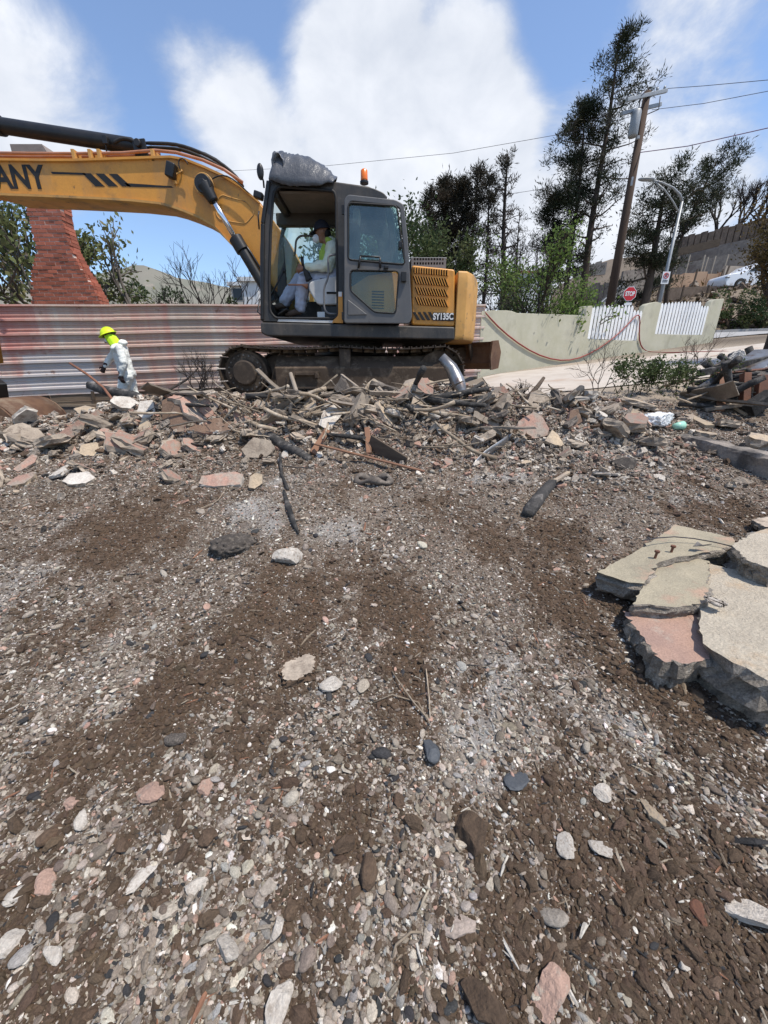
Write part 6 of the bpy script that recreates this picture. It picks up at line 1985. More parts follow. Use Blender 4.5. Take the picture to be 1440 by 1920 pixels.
for h_, r, bk in rows:
    for j in range(21):
        a = math.radians(62) + math.radians(236) * j / 20
        fl = 1 + .05 * math.sin(9 * a)
        vs.append(hd + u_ * h_ + (f_ * math.cos(a) * 1.0 + s_ * math.sin(a) * .95) * r * fl - f_ * bk * .3)
m.add(vs, [(i * 21 + j, i * 21 + j + 1, (i + 1) * 21 + j + 1, (i + 1) * 21 + j) for i in range(4) for j in range(20)])
m.build('neck_cloth', 'neon_cloth', wk, smooth=True).modifiers.new('t', 'SOLIDIFY').thickness = .008
m = MB(); m.ell(hd + f_ * .085 - u_ * .05, (.05, .055, .05)); flesh(m, 'respirator', 'mask_white', wk, .010)
m = MB(); m.ell(hd + f_ * .125 - u_ * .065 - s_ * 0, (.022, .03, .026)); m.build('respirator_filter', 'black_steel', wk, smooth=True)
m = MB(); m.tube([hd + f_ * .09 + u_ * .022 - s_ * .05, hd + f_ * .103 + u_ * .022, hd + f_ * .09 + u_ * .022 + s_ * .05], .018, 8); m.build('goggles', 'dark_glass', wk, smooth=True)

# ---- driver seated in the cab
DYY = YN + .58
dr = thing('person', (P(612, 530, DYY).x, DYY, P(612, 530, DYY).z), 'excavator driver in navy cap, dust mask and pale coverall seated in the cab', 'person')
def D(x, y, dy=0.0): return P(x, y, DYY + dy)
hd = D(605, 437)
fwd = Vector((-1, -.10, -.18)).normalized()
b = MB()
f_, s_, u_ = head(b, hd, fwd, .108)
limb(b, [hd - u_ * .06 + Vector((.02, 0, 0)), D(617, 460)], [.058, .065])
limb(b, [D(626, 470), D(632, 500), D(630, 524)], [.13, .12, .13], 14)
hn, hf = D(572, 501, -.27), D(568, 506, .22)
limb(b, [D(626, 468, -.19), D(617, 502, -.27), hn], [.055, .045, .03]); limb(b, [D(626, 468, .19), D(612, 502, .27), hf], [.055, .045, .03])
kn, kf = D(570, 527, -.14), D(563, 524, .16)
an, af = D(562, 582, -.12), D(534, 570, .12)
limb(b, [D(628, 522, -.11), kn, an], [.09, .06, .045]); limb(b, [D(628, 522, .11), kf, af], [.09, .06, .045])
hand(b, hn, Vector((-.9, 0, -.3)), Vector((-.2, 0, 1)), .8, 1.1); hand(b, hf, Vector((-.8, 0, -.6)), Vector((-.2, 0, 1)), .8, 1.1)
flesh(b, 'body', 'skin_tan', dr, .010, 0, 2)
c = MB()
limb(c, [D(622, 458), D(629, 472), D(633, 500), D(630, 522)], [.095, .165, .165, .165], 16)
c.ell(D(627, 468), (.14, .24, .10), 16, 10)
limb(c, [D(624, 468, -.21), D(615, 499, -.28), hn + Vector((.03, 0, .0))], [.092, .082, .055]); limb(c, [D(624, 468, .21), D(612, 502, .28), hf + Vector((.03, 0, 0))], [.092, .08, .055])
flesh(c, 'coverall_top', 'coverall_warm', dr, .013, .05, 3)
c = MB()
limb(c, [D(628, 522, -.11), kn, an + Vector((.01, 0, .05))], [.135, .105, .090]); limb(c, [D(628, 522, .11), kf, af + Vector((.01, 0, .05))], [.135, .105, .090]); c.ell(D(630, 522), (.16, .2, .12))
flesh(c, 'coverall_trousers', 'trouser_pale', dr, .013, .05, 3)
for p in (an, af):
    m = MB(); limb(m, [p + Vector((0, 0, .02)), p + Vector((-.01, 0, -.02))], [.055, .05]); m.ell(p + Vector((-.10, 0, -.035)), (.15, .05, .045), rot=(0, -.25, 0)); flesh(m, 'shoe', 'boot', dr, .012)
m = MB()                                                                        # high visibility vest front
limb(m, [D(611, 462, 0), D(607, 478, 0), D(606, 500, 0)], [.05, .075, .07]); m.ell(D(620, 456), (.09, .20, .05), rot=(0, .5, 0)); flesh(m, 'vest', 'vest_green', dr, .013, .02)
m = MB(); m.ell(hd + f_ * .105 - u_ * .055, (.062, .055, .058)); flesh(m, 'dust_mask', 'mask_white', dr, .010)
m = MB(); vs = []; n = 24; hc = hd + u_ * .035
rows = [(-.02, 1.05), (.2, 1.06), (.55, 1.05), (.9, 1.04), (1.25, 1.03), (1.57, 1.02)]
for t, r in rows:
    for j in range(n):
        a = 2 * math.pi * j / n
        vs.append(hc + (f_ * math.cos(a) * .112 + s_ * math.sin(a) * .102) * math.cos(t) * r + u_ * math.sin(t) * .125 * r)
m.add(vs, [(i * n + j, i * n + (j + 1) % n, (i + 1) * n + (j + 1) % n, (i + 1) * n + j) for i in range(5) for j in range(n)])
cp = m.build('cap', 'cap_navy', dr, smooth=True); cp.modifiers.new('t', 'SOLIDIFY').thickness = .004
m = MB(); vs = []
for j in range(9):
    a = math.radians(-52 + 13 * j)
    p = hc + (f_ * math.cos(a) * .114 + s_ * math.sin(a) * .104) + u_ * .01
    vs += [p, p + f_ * (.085 * math.cos(a)) - u_ * .03]
m.add(vs, [(2 * j, 2 * j + 1, 2 * j + 3, 2 * j + 2) for j in range(8)])
m.build('visor', 'cap_navy', cp, smooth=True).modifiers.new('t', 'SOLIDIFY').thickness = .006
m = MB(); m.ell(hd - f_ * .06 - u_ * .03, (.062, .088, .075), 14, 10); m.build('hair', 'hair_black', dr, smooth=True)
# ------------------------------------------------------------------ rubble, boards, slabs
DUST = (.30, .245, .195)
mat('conc_pink', (.39, .225, .165), (.31, .19, .145), 6, .95, .6, 34, rand=.22, c3=DUST, s3=4.5, f3=(.44, .60), speck=.28, sscale=60)
mat('conc_grey', (.30, .242, .185), (.39, .32, .245), 6, .95, .6, 34, rand=.25, c3=(.19, .148, .112), s3=5, f3=(.50, .66), speck=.3, sscale=60)
mat('conc_tan', (.47, .36, .24), (.38, .30, .21), 6, .95, .5, 34, rand=.2, c3=DUST, s3=4, f3=(.48, .64), speck=.26, sscale=60)
mat('conc_white', (.55, .50, .43), (.44, .39, .33), 7, .95, .5, 34, rand=.15, c3=DUST, s3=5, f3=(.48, .64), speck=.26, sscale=60)
mat('conc_dark', (.12, .10, .083), (.075, .063, .053), 6, .95, .6, 34, rand=.3, c3=(.22, .185, .15), s3=5, f3=(.48, .66), speck=.3, sscale=60)
mat('conc_green', (.39, .335, .235), (.28, .245, .175), 5, .95, .7, 55, c3=(.42, .285, .20), s3=2.4, f3=(.50, .62), speck=.30, sscale=150)
mat('slab_pinkish', (.40, .255, .19), (.32, .21, .165), 6, .95, .6, 50, c3=(.40, .34, .275), s3=4.0, f3=(.50, .66), speck=.28, sscale=150)
mat('slab_sand', (.42, .36, .275), (.50, .435, .335), 5, .95, .9, 40, c3=(.44, .32, .205), s3=3.0, f3=(.52, .70), bdist=.02, speck=.32, sscale=130)
mat('broken_edge', (.37, .315, .25), (.22, .19, .155), 16, .97, 1.0, 70, c3=(.48, .42, .345), s3=11, f3=(.52, .64), bdist=.03, speck=.45, sscale=120)
mat('brown_under', (.19, .12, .082), (.14, .09, .062), 6, .95, .5, 30, c3=(.27, .20, .15), s3=4, f3=(.50, .66), speck=.25, sscale=60)
mat('char', (.018, .017, .016), (.05, .045, .04), 8, .8, 1.0, 30, c3=(.15, .135, .12), s3=7, f3=(.50, .68), rand=.3, speck=.3, sscale=60)
mat('branch', (.31, .245, .175), (.21, .16, .11), 6, .9, .5, 30, rand=.35, c3=(.42, .355, .275), s3=5, f3=(.50, .66), speck=.2, sscale=60)
mat('plank_grey', (.27, .225, .175), (.18, .145, .11), 5, .9, .4, 30, rand=.3, c3=DUST, s3=4, f3=(.48, .66), speck=.2, sscale=60)
mat('plank_rust', (.22, .115, .065), (.16, .08, .05), 5, .85, .4, 30, rand=.2)
mat('sheet_metal', (.36, .36, .36), (.22, .20, .18), 4, .38, .2, 20, metallic=.7, rand=.2, c3=(.16, .09, .055), s3=3, f3=(.55, .7))
mat('rust_metal', (.20, .085, .045), (.13, .058, .035), 5, .75, .4, 40, rand=.25)
mat('plastic_white', (.78, .78, .77), (.68, .68, .67), 2, .5, .4, 3, bdist=.2)
mat('plastic_green', (.35, .62, .47), None, 6, .3)
mat('yellow_scrap', (.60, .36, .03), None, 6, .6)
mat('soil_clod', (.125, .082, .052), (.085, .055, .035), 2, .98, .5, 4, rand=.2, speck=.25, sscale=9, bdist=.1)
mat('stone_white', (.60, .54, .46), (.48, .42, .35), 1.6, .92, .5, 4, rand=.12, c3=(.36, .30, .24), s3=1.8, f3=(.54, .7), speck=.22, sscale=7, bdist=.2)
mat('stone_pink', (.48, .31, .235), (.41, .27, .205), 1.6, .92, .5, 4, rand=.12, c3=(.40, .33, .26), s3=1.8, f3=(.54, .7), speck=.22, sscale=7, bdist=.2)
mat('slate', (.06, .066, .074), (.085, .09, .095), 6, .6, .3, 30)

chunks = {}
for k, (nm, mm) in enumerate([('pink', ['conc_pink', 'conc_grey']), ('grey', ['conc_grey', 'conc_grey']), ('tan', ['conc_tan', 'conc_grey']), ('white', ['conc_white', 'conc_white']), ('dark', ['conc_dark', 'conc_dark'])]):
    chunks[nm] = [chunk_mesh('%s_chunk' % nm, mm, 300 + 20 * k + i, (1.0, random.uniform(.5, .85)), random.uniform(.14, .34), random.randint(5, 7), .28) for i in range(6)]


def stick_mesh(nm, mt, seed, bend=.12, r=.02, fork=False):
    R = random.Random(seed); m = MB(); p = Vector((-.5, 0, 0)); d = Vector((1, 0, 0)); q = [p.copy()]
    for i in range(7):
        d = (d + Vector((0, R.gauss(0, bend), R.gauss(0, bend * .6)))).normalized(); p = p + d / 7; q.append(p.copy())
    m.tube(q, [r * (1.1 - .07 * i + R.uniform(-.08, .08)) for i in range(8)], 7)
    if fork:
        a = q[4]; m.tube([a, a + Vector((.12, .10 * R.choice((-1, 1)), .05)), a + Vector((.27, .15 * R.choice((-1, 1)), .08))], [r * .6, r * .45, r * .2], 5)
    return m.mesh(nm, mt, True)


def plank_mesh(nm, mt, seed, w=.12, t=.035):
    R = random.Random(seed); m = MB(); vs = []
    n = 6
    for i in range(n + 1):
        x = -.5 + i / n; e = 0 if 0 < i < n else R.uniform(-.03, .03)
        for (y, z) in ((-w / 2, 0), (w / 2, 0), (w / 2, t), (-w / 2, t)):
            vs.append((x + (R.uniform(-.05, .05) if i in (0, n) else 0), y * R.uniform(.93, 1.03) + e, z + R.uniform(-.003, .003) + .02 * math.sin(i * .8 + seed)))
    fs = [(3, 2, 1, 0), (4 * n, 4 * n + 1, 4 * n + 2, 4 * n + 3)]
    for i in range(n):
        for j in range(4): fs.append((4 * i + j, 4 * i + (j + 1) % 4, 4 * i + 4 + (j + 1) % 4, 4 * i + 4 + j))
    m.add(vs, fs); return m.mesh(nm, mt)


sticks = [stick_mesh('branch_stick', 'branch', 400 + i, .10 + .03 * (i % 3), .016 + .006 * (i % 3), i % 2 == 0) for i in range(8)]
chars = [stick_mesh('char_stick', 'char', 420 + i, .05, .045 + .015 * (i % 2)) for i in range(4)]
planks = [plank_mesh('board', 'plank_grey', 440 + i, .09 + .03 * i, .03) for i in range(4)]


def zone(x, y):
    hx = [(110, 'by the left edge'), (290, 'below the worker'), (440, 'around the tipped brown slab'), (590, 'below the front wheel of the track'), (740, 'near the dark hollow'), (890, 'below the silver pipe'), (1050, 'around the cracked pink slab'), (9999, 'on the right shoulder')]
    w = next(t for lim, t in hx if x < lim)
    v = 'upper' if y < (770 if x > 330 else 820) else ('middle' if y < (815 if x > 330 else 860) else 'lower')
    return v, w


# loose mid-size rubble that fills the heap: uncountable
mid = bpy.data.collections.new('rubble_shapes')
for i in range(12):
    me_ = chunk_mesh('rubble_piece', ['pebble', 'pebble'], 500 + i, (1.0, random.uniform(.55, .9)), random.uniform(.16, .45), random.randint(4, 6), .3)
    mid.objects.link(bpy.data.objects.new('rubble_%02d' % i, me_))
r_ = np.random.default_rng(77); n = 12000
Y = np.concatenate([r_.normal(4.75, .42, int(n * .72)), 5.6 - 3.0 * r_.random(n - int(n * .72)) ** 1.3]); X = r_.uniform(-5.8, 3.9, n)
k = (Y > 2.5) & (Y < 5.75) & (X > -9); X, Y = X[k], Y[k]; n = len(X)
PALR = np.array([[.38, .235, .175], [.26, .22, .18], [.36, .295, .225], [.52, .46, .385], [.15, .118, .09], [.045, .04, .036], [.10, .066, .043]])
kk = r_.choice(7, n, p=[.11, .24, .17, .10, .16, .05, .17])
s = .047 * np.exp(r_.normal(size=n) * .5) * np.clip((Y - 1.2) / 3.2, .4, 1); s = np.clip(s, .015, .15)
Y = np.where((X > 1.8) & (r_.random(n) < .45), r_.uniform(4.8, 7.4, n), Y)
scatter_object('rubble', np.stack([X, Y, ground_h(X, Y) + s * .02], 1), np.stack([r_.normal(size=n) * .5, r_.normal(size=n) * .5, r_.uniform(0, 6.28, n)], 1),
               np.stack([s, s * r_.uniform(.6, 1, n), s * r_.uniform(.7, 1.2, n)], 1), r_.integers(0, 12, n), PALR[kk] * r_.uniform(.95, 1.5, (n, 1)), mid, 'loose broken masonry and ash filling the debris heap')

r_ = np.random.default_rng(78); n = 3800
X = r_.normal(2.0, .75, n); Y = r_.normal(4.35, .5, n); k = (X < 3.5) & (Y > 3) & (Y < 5.6); X, Y = X[k], Y[k]; n = len(X)
kk = r_.choice(7, n, p=[.14, .22, .26, .20, .10, .01, .07]); s = np.clip(.032 * np.exp(r_.normal(size=n) * .5), .012, .10)
scatter_object('pale_rubble', np.stack([X, Y, ground_h(X, Y) + s * .05], 1), np.stack([r_.normal(size=n) * .5, r_.normal(size=n) * .5, r_.uniform(0, 6.28, n)], 1),
               np.stack([s, s * r_.uniform(.6, 1, n), s * r_.uniform(.8, 1.4, n)], 1), r_.integers(0, 12, n), PALR[kk] * r_.uniform(.95, 1.4, (n, 1)), mid, 'pale dusty rubble sloping down to the footing on the right')

# single chunks one can pick out, largest first by eye
R = random.Random(9)
KEEP = [(292, 730, 452, 818), (90, 780, 168, 842), (140, 824, 212, 862), (585, 800, 800, 888), (950, 765, 1064, 842), (800, 690, 872, 782), (366, 880, 500, 918), (5, 850, 100, 914), (200, 715, 295, 790)]   # room for the pieces placed one by one
kinds = [('pink', .30), ('grey', .30), ('tan', .14), ('white', .12), ('dark', .14)]
words = {'pink': 'pinkish', 'grey': 'grey', 'tan': 'sandy', 'white': 'whitish', 'dark': 'blackened'}
for i in range(250):
    while True:
        x = R.uniform(-40, 1230); top_ = 735 if x > 330 else 790
        y = top_ + abs(R.gauss(0, 62))
        if x > 950: y += (x - 950) * .12
        if y < 930 and not any(a <= x <= c and b <= y <= d for a, b, c, d in KEEP): break
    g = G(x, y)
    c = R.random(); a = 0
    for kd, pr in kinds:
        a += pr
        if c < a: break
    s = R.choice([.10, .13, .16, .20, .25, .32, .38]) * R.uniform(.8, 1.25)
    if y > 860: s *= .6
    v, w = zone(x, y); sz = 'small' if s < .14 else ('mid-sized' if s < .24 else 'large')
    rx, ry = R.gauss(0, .5), R.gauss(0, .5); tl = math.hypot(rx, ry); tw = 'flat-lying' if tl < .4 else ('tilted' if tl < .8 else 'steep')
    put('concrete_chunk', chunks[kd][R.randrange(6)], g + Vector((0, 0, s * R.uniform(-.02, .20))), (rx, ry, R.uniform(0, 6.28)), (s, s, s * R.uniform(.6, 1.1)),
        '%s %s %s concrete chunk in the %s rubble %s' % (sz, tw, words[kd], v, w), 'concrete chunk', 'concrete chunks in the %s rubble %s' % (v, w))
for i in range(110):
    x = R.gauss(690, 230); y = 742 + abs(R.gauss(0, 42))
    if x < 300: y += 50
    if x > 1050: continue
    g = G(x, y); ln = R.uniform(.28, .85)
    kd = R.random()
    me_, nm, wd = (sticks[R.randrange(8)], 'branch', 'broken brown branch') if kd < .62 else ((planks[R.randrange(4)], 'board', 'splintered grey board') if kd < .85 else (chars[R.randrange(4)], 'charred_stick', 'charred black stick'))
    v, w = zone(x, y); sz = 'short' if ln < .45 else ('middling' if ln < .65 else 'long')
    ry = R.gauss(0, .30); tw = 'level' if abs(ry) < .16 else 'slanting'
    put(nm, me_, g + Vector((0, 0, R.uniform(.03, .18))), (R.uniform(0, 6.28) if nm != 'board' else R.gauss(0, .5), ry, R.choice([R.gauss(0, .5), R.gauss(3.14, .5), R.uniform(0, 6.28)])), ln,
        '%s %s %s in the %s rubble %s' % (sz, tw, wd, v, w), nm.replace('_', ' '), 'wood pieces in the %s rubble %s' % (v, w))


thin = [stick_mesh('twig', 'branch', 460 + i, .16, .006 + .003 * (i % 2), True) for i in range(5)] + [stick_mesh('twig', 'char', 470 + i, .12, .008) for i in range(3)]
for i in range(80):
    x = R.gauss(640, 260); y = 750 + abs(R.gauss(0, 60))
    if x < 300: y += 45
    if x < 0 or x > 1150: continue
    g = G(x, y); ln = R.uniform(.25, .7); v, w = zone(x, y); t_ = R.randrange(8)
    put('twig', thin[t_], g + Vector((0, 0, R.uniform(.03, .16))), (R.uniform(0, 6.28), R.gauss(0, .5), R.uniform(0, 6.28)), ln, '%s thin %s twig in the %s rubble %s' % ('short' if ln < .45 else 'long', 'tan' if t_ < 5 else 'black', v, w), 'twig', 'twigs in the %s rubble %s' % (v, w))


# ---- slabs traced one by one: corners on the photograph, laid at their own height and tilt
def slab(name, pxs, hts, thick, mats, label, cat='concrete slab', seed=0, jag=.006, under=None):
    """hts: height above the ground at the polygon's centroid for each corner (one number or list)"""
    r = np.random.default_rng(seed)
    cx = sum(p[0] for p in pxs) / len(pxs); cy = sum(p[1] for p in pxs) / len(pxs)
    g = G(cx, cy)
    hh = hts if isinstance(hts, (list, tuple)) else [hts] * len(pxs)
    top = []
    for (x, y), h in zip(pxs, hh):
        d = pdir(x, y); s = (g.z + h - EYE) / d.z
        top.append(Vector((d.x * s, d.y * s, g.z + h)))
    pts = []
    k = len(top); per = sum((top[(i + 1) % k] - top[i]).length for i in range(k))
    for i in range(k):
        a, b = top[i], top[(i + 1) % k]; n = max(1, int((b - a).length / (per / 90)))
        for j in range(n):
            q = a.lerp(b, j / n)
            pts.append(q + (Vector((r.normal() * jag, r.normal() * jag, 0)) if j else Vector((0, 0, 0))))
    c = sum(pts, Vector()) / len(pts)
    n = len(pts); m = MB(); vs = []
    def rj():
        e = r.normal(size=(n, 3)); s_ = sum(np.roll(e, k_, 0) for k_ in range(-3, 4)) / 2.6
        return s_ * .9 + e * .28
    for q, (f, sc_) in enumerate([(0, 1.0), (.10, 1.010), (.3, 1.0), (.5, 1.015), (.75, 1.0), (1.0, .97)]):
        J = rj()
        for p, e_ in zip(pts, J):
            w = c + (p - c) * sc_
            j_ = thick * (.0 if q == 0 else .09)
            vs.append(w + Vector((e_[0] * j_, e_[1] * j_, -thick * f + e_[2] * j_ * .5)))
    fs = []; mi = []
    for q in range(5):
        for i in range(n):
            a = q * n + i; b = q * n + (i + 1) % n
            fs.append((a, a + n, b + n, b)); mi.append(1)
    m.add(vs, fs + [tuple(range(n)), tuple(range(6 * n - 1, 5 * n - 1, -1))]); m.mi = mi + [0, 2 if under else 1]
    ms = list(mats) + ([under] if under else [])
    o = top_build(m, name, ms, label, cat)
    bm = bmesh.new(); bm.from_mesh(o.data); bmesh.ops.recalc_face_normals(bm, faces=bm.faces); bmesh.ops.triangulate(bm, faces=[f for f in bm.faces if len(f.verts) > 4]); bm.to_mesh(o.data); bm.free()
    return o


slab('concrete_slab', [(1120, 1072), (1182, 1040), (1232, 1008), (1266, 983), (1320, 996), (1374, 1008), (1380, 1020), (1330, 1035), (1262, 1046), (1230, 1058), (1222, 1076), (1208, 1094), (1180, 1092), (1150, 1082)], [0.055, 0.066, 0.077, 0.088, 0.094, 0.099, 0.105, 0.105, 0.099, 0.088, 0.077, 0.066, 0.061, 0.055], .12, ['conc_green', 'broken_edge'], 'rearmost tilted slab with green grey face and pink far corner', seed=1)
slab('concrete_slab', [(1186, 1132), (1206, 1096), (1226, 1064), (1262, 1050), (1302, 1046), (1330, 1052), (1322, 1130), (1260, 1138)], [0.088, 0.094, 0.099, 0.105, 0.110, 0.116, 0.110, 0.099], .07, ['conc_green', 'broken_edge'], 'grey green broken slab wedged behind the pink one', seed=2)
slab('concrete_slab', [(1168, 1146), (1196, 1138), (1300, 1136), (1330, 1150), (1330, 1236), (1288, 1246), (1244, 1240), (1212, 1206), (1188, 1172)], [0.083, 0.088, 0.110, 0.116, 0.105, 0.094, 0.083, 0.077, 0.077], .20, ['slab_pinkish', 'broken_edge'], 'thick pink faced slab at the front left of the slab stack', seed=3)
slab('concrete_slab', [(1302, 1058), (1330, 1056), (1392, 1072), (1445, 1084), (1500, 1100), (1500, 1290), (1440, 1276), (1400, 1252), (1352, 1228), (1318, 1206), (1310, 1170), (1322, 1128), (1306, 1100)], [0.138, 0.143, 0.154, 0.160, 0.165, 0.149, 0.143, 0.138, 0.132, 0.127, 0.127, 0.132, 0.138], .22, ['slab_sand', 'broken_edge'], 'large sandy slab on top with rough broken front edge', seed=4)
slab('concrete_slab', [(1372, 1022), (1402, 1004), (1450, 986), (1520, 990), (1520, 1066), (1450, 1068), (1400, 1050)], [0.143, 0.149, 0.154, 0.154, 0.160, 0.154, 0.149], .12, ['slab_sand', 'broken_edge'], 'pale slab lying across the back of the stack at the edge', seed=5)
slab('concrete_slab', [(1410, 975), (1450, 966), (1500, 975), (1480, 990), (1436, 988)], 0.066, .05, ['conc_grey', 'broken_edge'], 'small dark grey slab poking out behind the slab stack', seed=6)
# bolts and the wire on the rear slab, a leaf scrap
for (x, y, lb) in ((1228, 1046, 'rusty anchor bolt standing on the rear slab, nearer its notch'), (1258, 1036, 'rusty anchor bolt on the rear slab, nearer its middle')):
    d = pdir(x, y); g = G(1240, 1040); s = (g.z + .085 - EYE) / d.z; q = Vector((d.x * s, d.y * s, g.z + .08))
    m = MB(); m.cyl(q, q + Vector((.004, 0, .045)), .007, 8); m.cyl(q + Vector((.004, 0, .04)), q + Vector((.004, 0, .052)), .014, 6); top_build(m, 'anchor_bolt', 'rust_metal', lb, 'bolt')
m = MB(); q = []
for (x, y) in ((1205, 1012), (1235, 1007), (1265, 1005), (1300, 1008), (1340, 1015), (1378, 1024)):
    d = pdir(x, y); g = G(1260, 1020); s = (g.z + .105 - EYE) / d.z; q.append(Vector((d.x * s, d.y * s, g.z + .10)))
m.tube(q, .004, 5); top_build(m, 'bent_wire', 'wire_dark', 'thin dark wire lying across the rear slab', 'wire', smooth=True)
d = pdir(1315, 1024); g = G(1260, 1020); s = (g.z + .105 - EYE) / d.z; q = Vector((d.x * s, d.y * s, g.z + .105))
m = MB(); m.add([q + Vector(v) for v in ((-.05, 0, .0), (-.02, -.02, .015), (.01, -.005, .005), (.05, -.01, .02), (.02, .02, .0), (-.01, .025, .02))], [(0, 1, 2), (2, 3, 4), (0, 2, 5), (2, 4, 5)])
top_build(m, 'dry_leaf', 'char', 'curled dark dry leaf on the rear slab', 'leaf').modifiers.new('t', 'SOLIDIFY').thickness = .003
slab('plaster_flake', [(1326, 1118), (1340, 1120), (1362, 1132), (1348, 1134), (1328, 1126)], .160, .012, ['conc_white', 'conc_white'], 'bright white flake lying on the large sandy slab', 'flake', seed=8)


# ---- named pieces of the heap: tilted slabs whose outline is read on an upright tilted plane
def tilted(name, pxs, depths, thick, mats, label, cat='concrete slab', seed=0, back=None):
    """each corner at its own distance Y; thickness away from the camera"""
    r = np.random.default_rng(seed)
    lowest = max(range(len(pxs)), key=lambda i: pxs[i][1])
    sh = G(*pxs[lowest]).y - .04 - depths[lowest]
    pl_ = [P(x, y, Y + sh) for (x, y), Y in zip(pxs, depths)]
    nrm = Vector((0, 0, 0)); k = len(pl_)
    for i in range(k): nrm += (pl_[i]).cross(pl_[(i + 1) % k])
    c0 = sum(pl_, Vector()) / k; nrm = Vector((0, 0, 0))
    for i in range(k): nrm += (pl_[i] - c0).cross(pl_[(i + 1) % k] - c0)
    nrm.normalize()
    if nrm.dot(Vector((0, 0, EYE)) - c0) < 0: nrm = -nrm
    pts = []
    per = sum((pl_[(i + 1) % k] - pl_[i]).length for i in range(k))
    for i in range(k):
        a, b = pl_[i], pl_[(i + 1) % k]; n = max(1, int((b - a).length / (per / 30)))
        for j in range(n): pts.append(a.lerp(b, j / n) + (Vector(r.normal(size=3)) * per * .0025 if j else Vector((0, 0, 0))))
    n = len(pts); m = MB(); vs = []
    for q, (f, sc_) in enumerate([(0, 1.0), (.3, 1.015), (.7, 1.0), (1.0, .97)]):
        for p in pts: vs.append(c0 + (p - c0) * sc_ - nrm * thick * f + Vector(r.normal(size=3)) * (thick * .07 if q else 0))
    fs = []
    for q in range(3):
        for i in range(n):
            a = q * n + i; b = q * n + (i + 1) % n; fs.append((a, a + n, b + n, b))
    m.add(vs, fs + [tuple(range(n)), tuple(range(4 * n - 1, 3 * n - 1, -1))]); m.mi = [1] * len(fs) + [0, 1]
    o = top_build(m, name, list(mats), label, cat)
    bm = bmesh.new(); bm.from_mesh(o.data); bmesh.ops.recalc_face_normals(bm, faces=bm.faces); bmesh.ops.triangulate(bm, faces=[f for f in bm.faces if len(f.verts) > 4]); bm.to_mesh(o.data); bm.free()
    return o


tilted('concrete_slab', [(304, 786), (303, 752), (314, 746), (338, 750), (344, 772), (372, 782), (362, 806), (330, 810)], [4.75, 4.85, 4.88, 4.8, 4.74, 4.7, 4.62, 4.6], .10, ['brown_under', 'conc_pink'], 'large brown slab face tipped up at the left of the heap', seed=11)
tilted('concrete_slab', [(314, 746), (330, 738), (366, 736), (384, 790), (372, 784), (344, 772), (338, 750)], [4.88, 5.1, 5.1, 4.74, 4.68, 4.72, 4.8], .06, ['conc_pink', 'conc_grey'], 'pink slab top leaning on the tipped brown slab', seed=12)
tilted('concrete_slab', [(374, 770), (376, 752), (388, 745), (398, 758), (400, 778), (388, 783)], [4.9, 4.98, 5.0, 4.98, 4.9, 4.86], .05, ['conc_pink', 'conc_pink'], 'rounded pink shard standing next to the large brown slab', seed=13)
tilted('concrete_slab', [(394, 760), (404, 750), (412, 758), (404, 770), (394, 772)], [5.0, 5.05, 5.05, 5.0, 4.98], .04, ['conc_pink', 'conc_pink'], 'smaller pink shard beside the rounded one', seed=14)
tilted('concrete_slab', [(350, 806), (376, 788), (418, 782), (444, 796), (432, 806), (384, 812)], [4.5, 4.62, 4.7, 4.66, 4.55, 4.48], .09, ['brown_under', 'conc_pink'], 'dark brown slab underside beneath the pink shards', seed=15)
tilted('concrete_slab', [(95, 830), (96, 820), (150, 786), (160, 788), (156, 806), (112, 837)], [4.4, 4.42, 4.6, 4.62, 4.55, 4.36], .07, ['conc_pink', 'conc_grey'], 'orange pink slab sloping at the left end of the heap', seed=16)
tilted('concrete_slab', [(148, 850), (152, 834), (180, 829), (204, 842), (202, 850), (164, 856)], [4.0, 4.1, 4.16, 4.12, 4.08, 3.98], .09, ['conc_tan', 'conc_grey'], 'yellowish flat slab on the left front of the heap', seed=17)
tilted('concrete_slab', [(24, 880), (60, 852), (70, 854), (66, 866), (34, 884)], [3.9, 4.05, 4.06, 4.0, 3.88], .05, ['conc_pink', 'conc_grey'], 'long pink shard low at the left edge of the rubble', seed=18)
tilted('concrete_slab', [(12, 908), (30, 894), (62, 884), (64, 892), (46, 906), (20, 911)], [3.6, 3.7, 3.76, 3.74, 3.62, 3.58], .06, ['conc_pink', 'conc_tan'], 'flat pinkish slab lying lowest at the left edge', seed=19)
tilted('concrete_slab', [(138, 766), (160, 760), (186, 766), (178, 776), (150, 778)], [5.2, 5.3, 5.3, 5.2, 5.15], .06, ['conc_tan', 'conc_grey'], 'pale tan block behind the orange pink slab', seed=20)
tilted('concrete_slab', [(372, 906), (378, 892), (440, 884), (456, 890), (450, 908), (400, 912)], [3.6, 3.68, 3.74, 3.72, 3.62, 3.56], .07, ['conc_pink', 'conc_white'], 'long pale pink slab lying flat below the heap', seed=21)
tilted('concrete_slab', [(466, 914), (468, 894), (480, 886), (492, 890), (492, 906), (478, 916)], [3.5, 3.58, 3.62, 3.62, 3.56, 3.5], .05, ['conc_tan', 'conc_grey'], 'upright beige tile like piece below the heap', seed=22)
tilted('concrete_slab', [(116, 902), (130, 888), (166, 884), (178, 896), (160, 906), (130, 908)], [3.65, 3.74, 3.76, 3.7, 3.62, 3.6], .07, ['conc_white', 'conc_grey'], 'pale flat slab piece on the left slope', seed=23)
tilted('concrete_slab', [(452, 842), (476, 820), (508, 826), (516, 842), (500, 856), (464, 858)], [4.1, 4.25, 4.25, 4.18, 4.1, 4.06], .14, ['conc_grey', 'conc_grey'], 'lumpy grey concrete boulder left of the charred beam', seed=24)
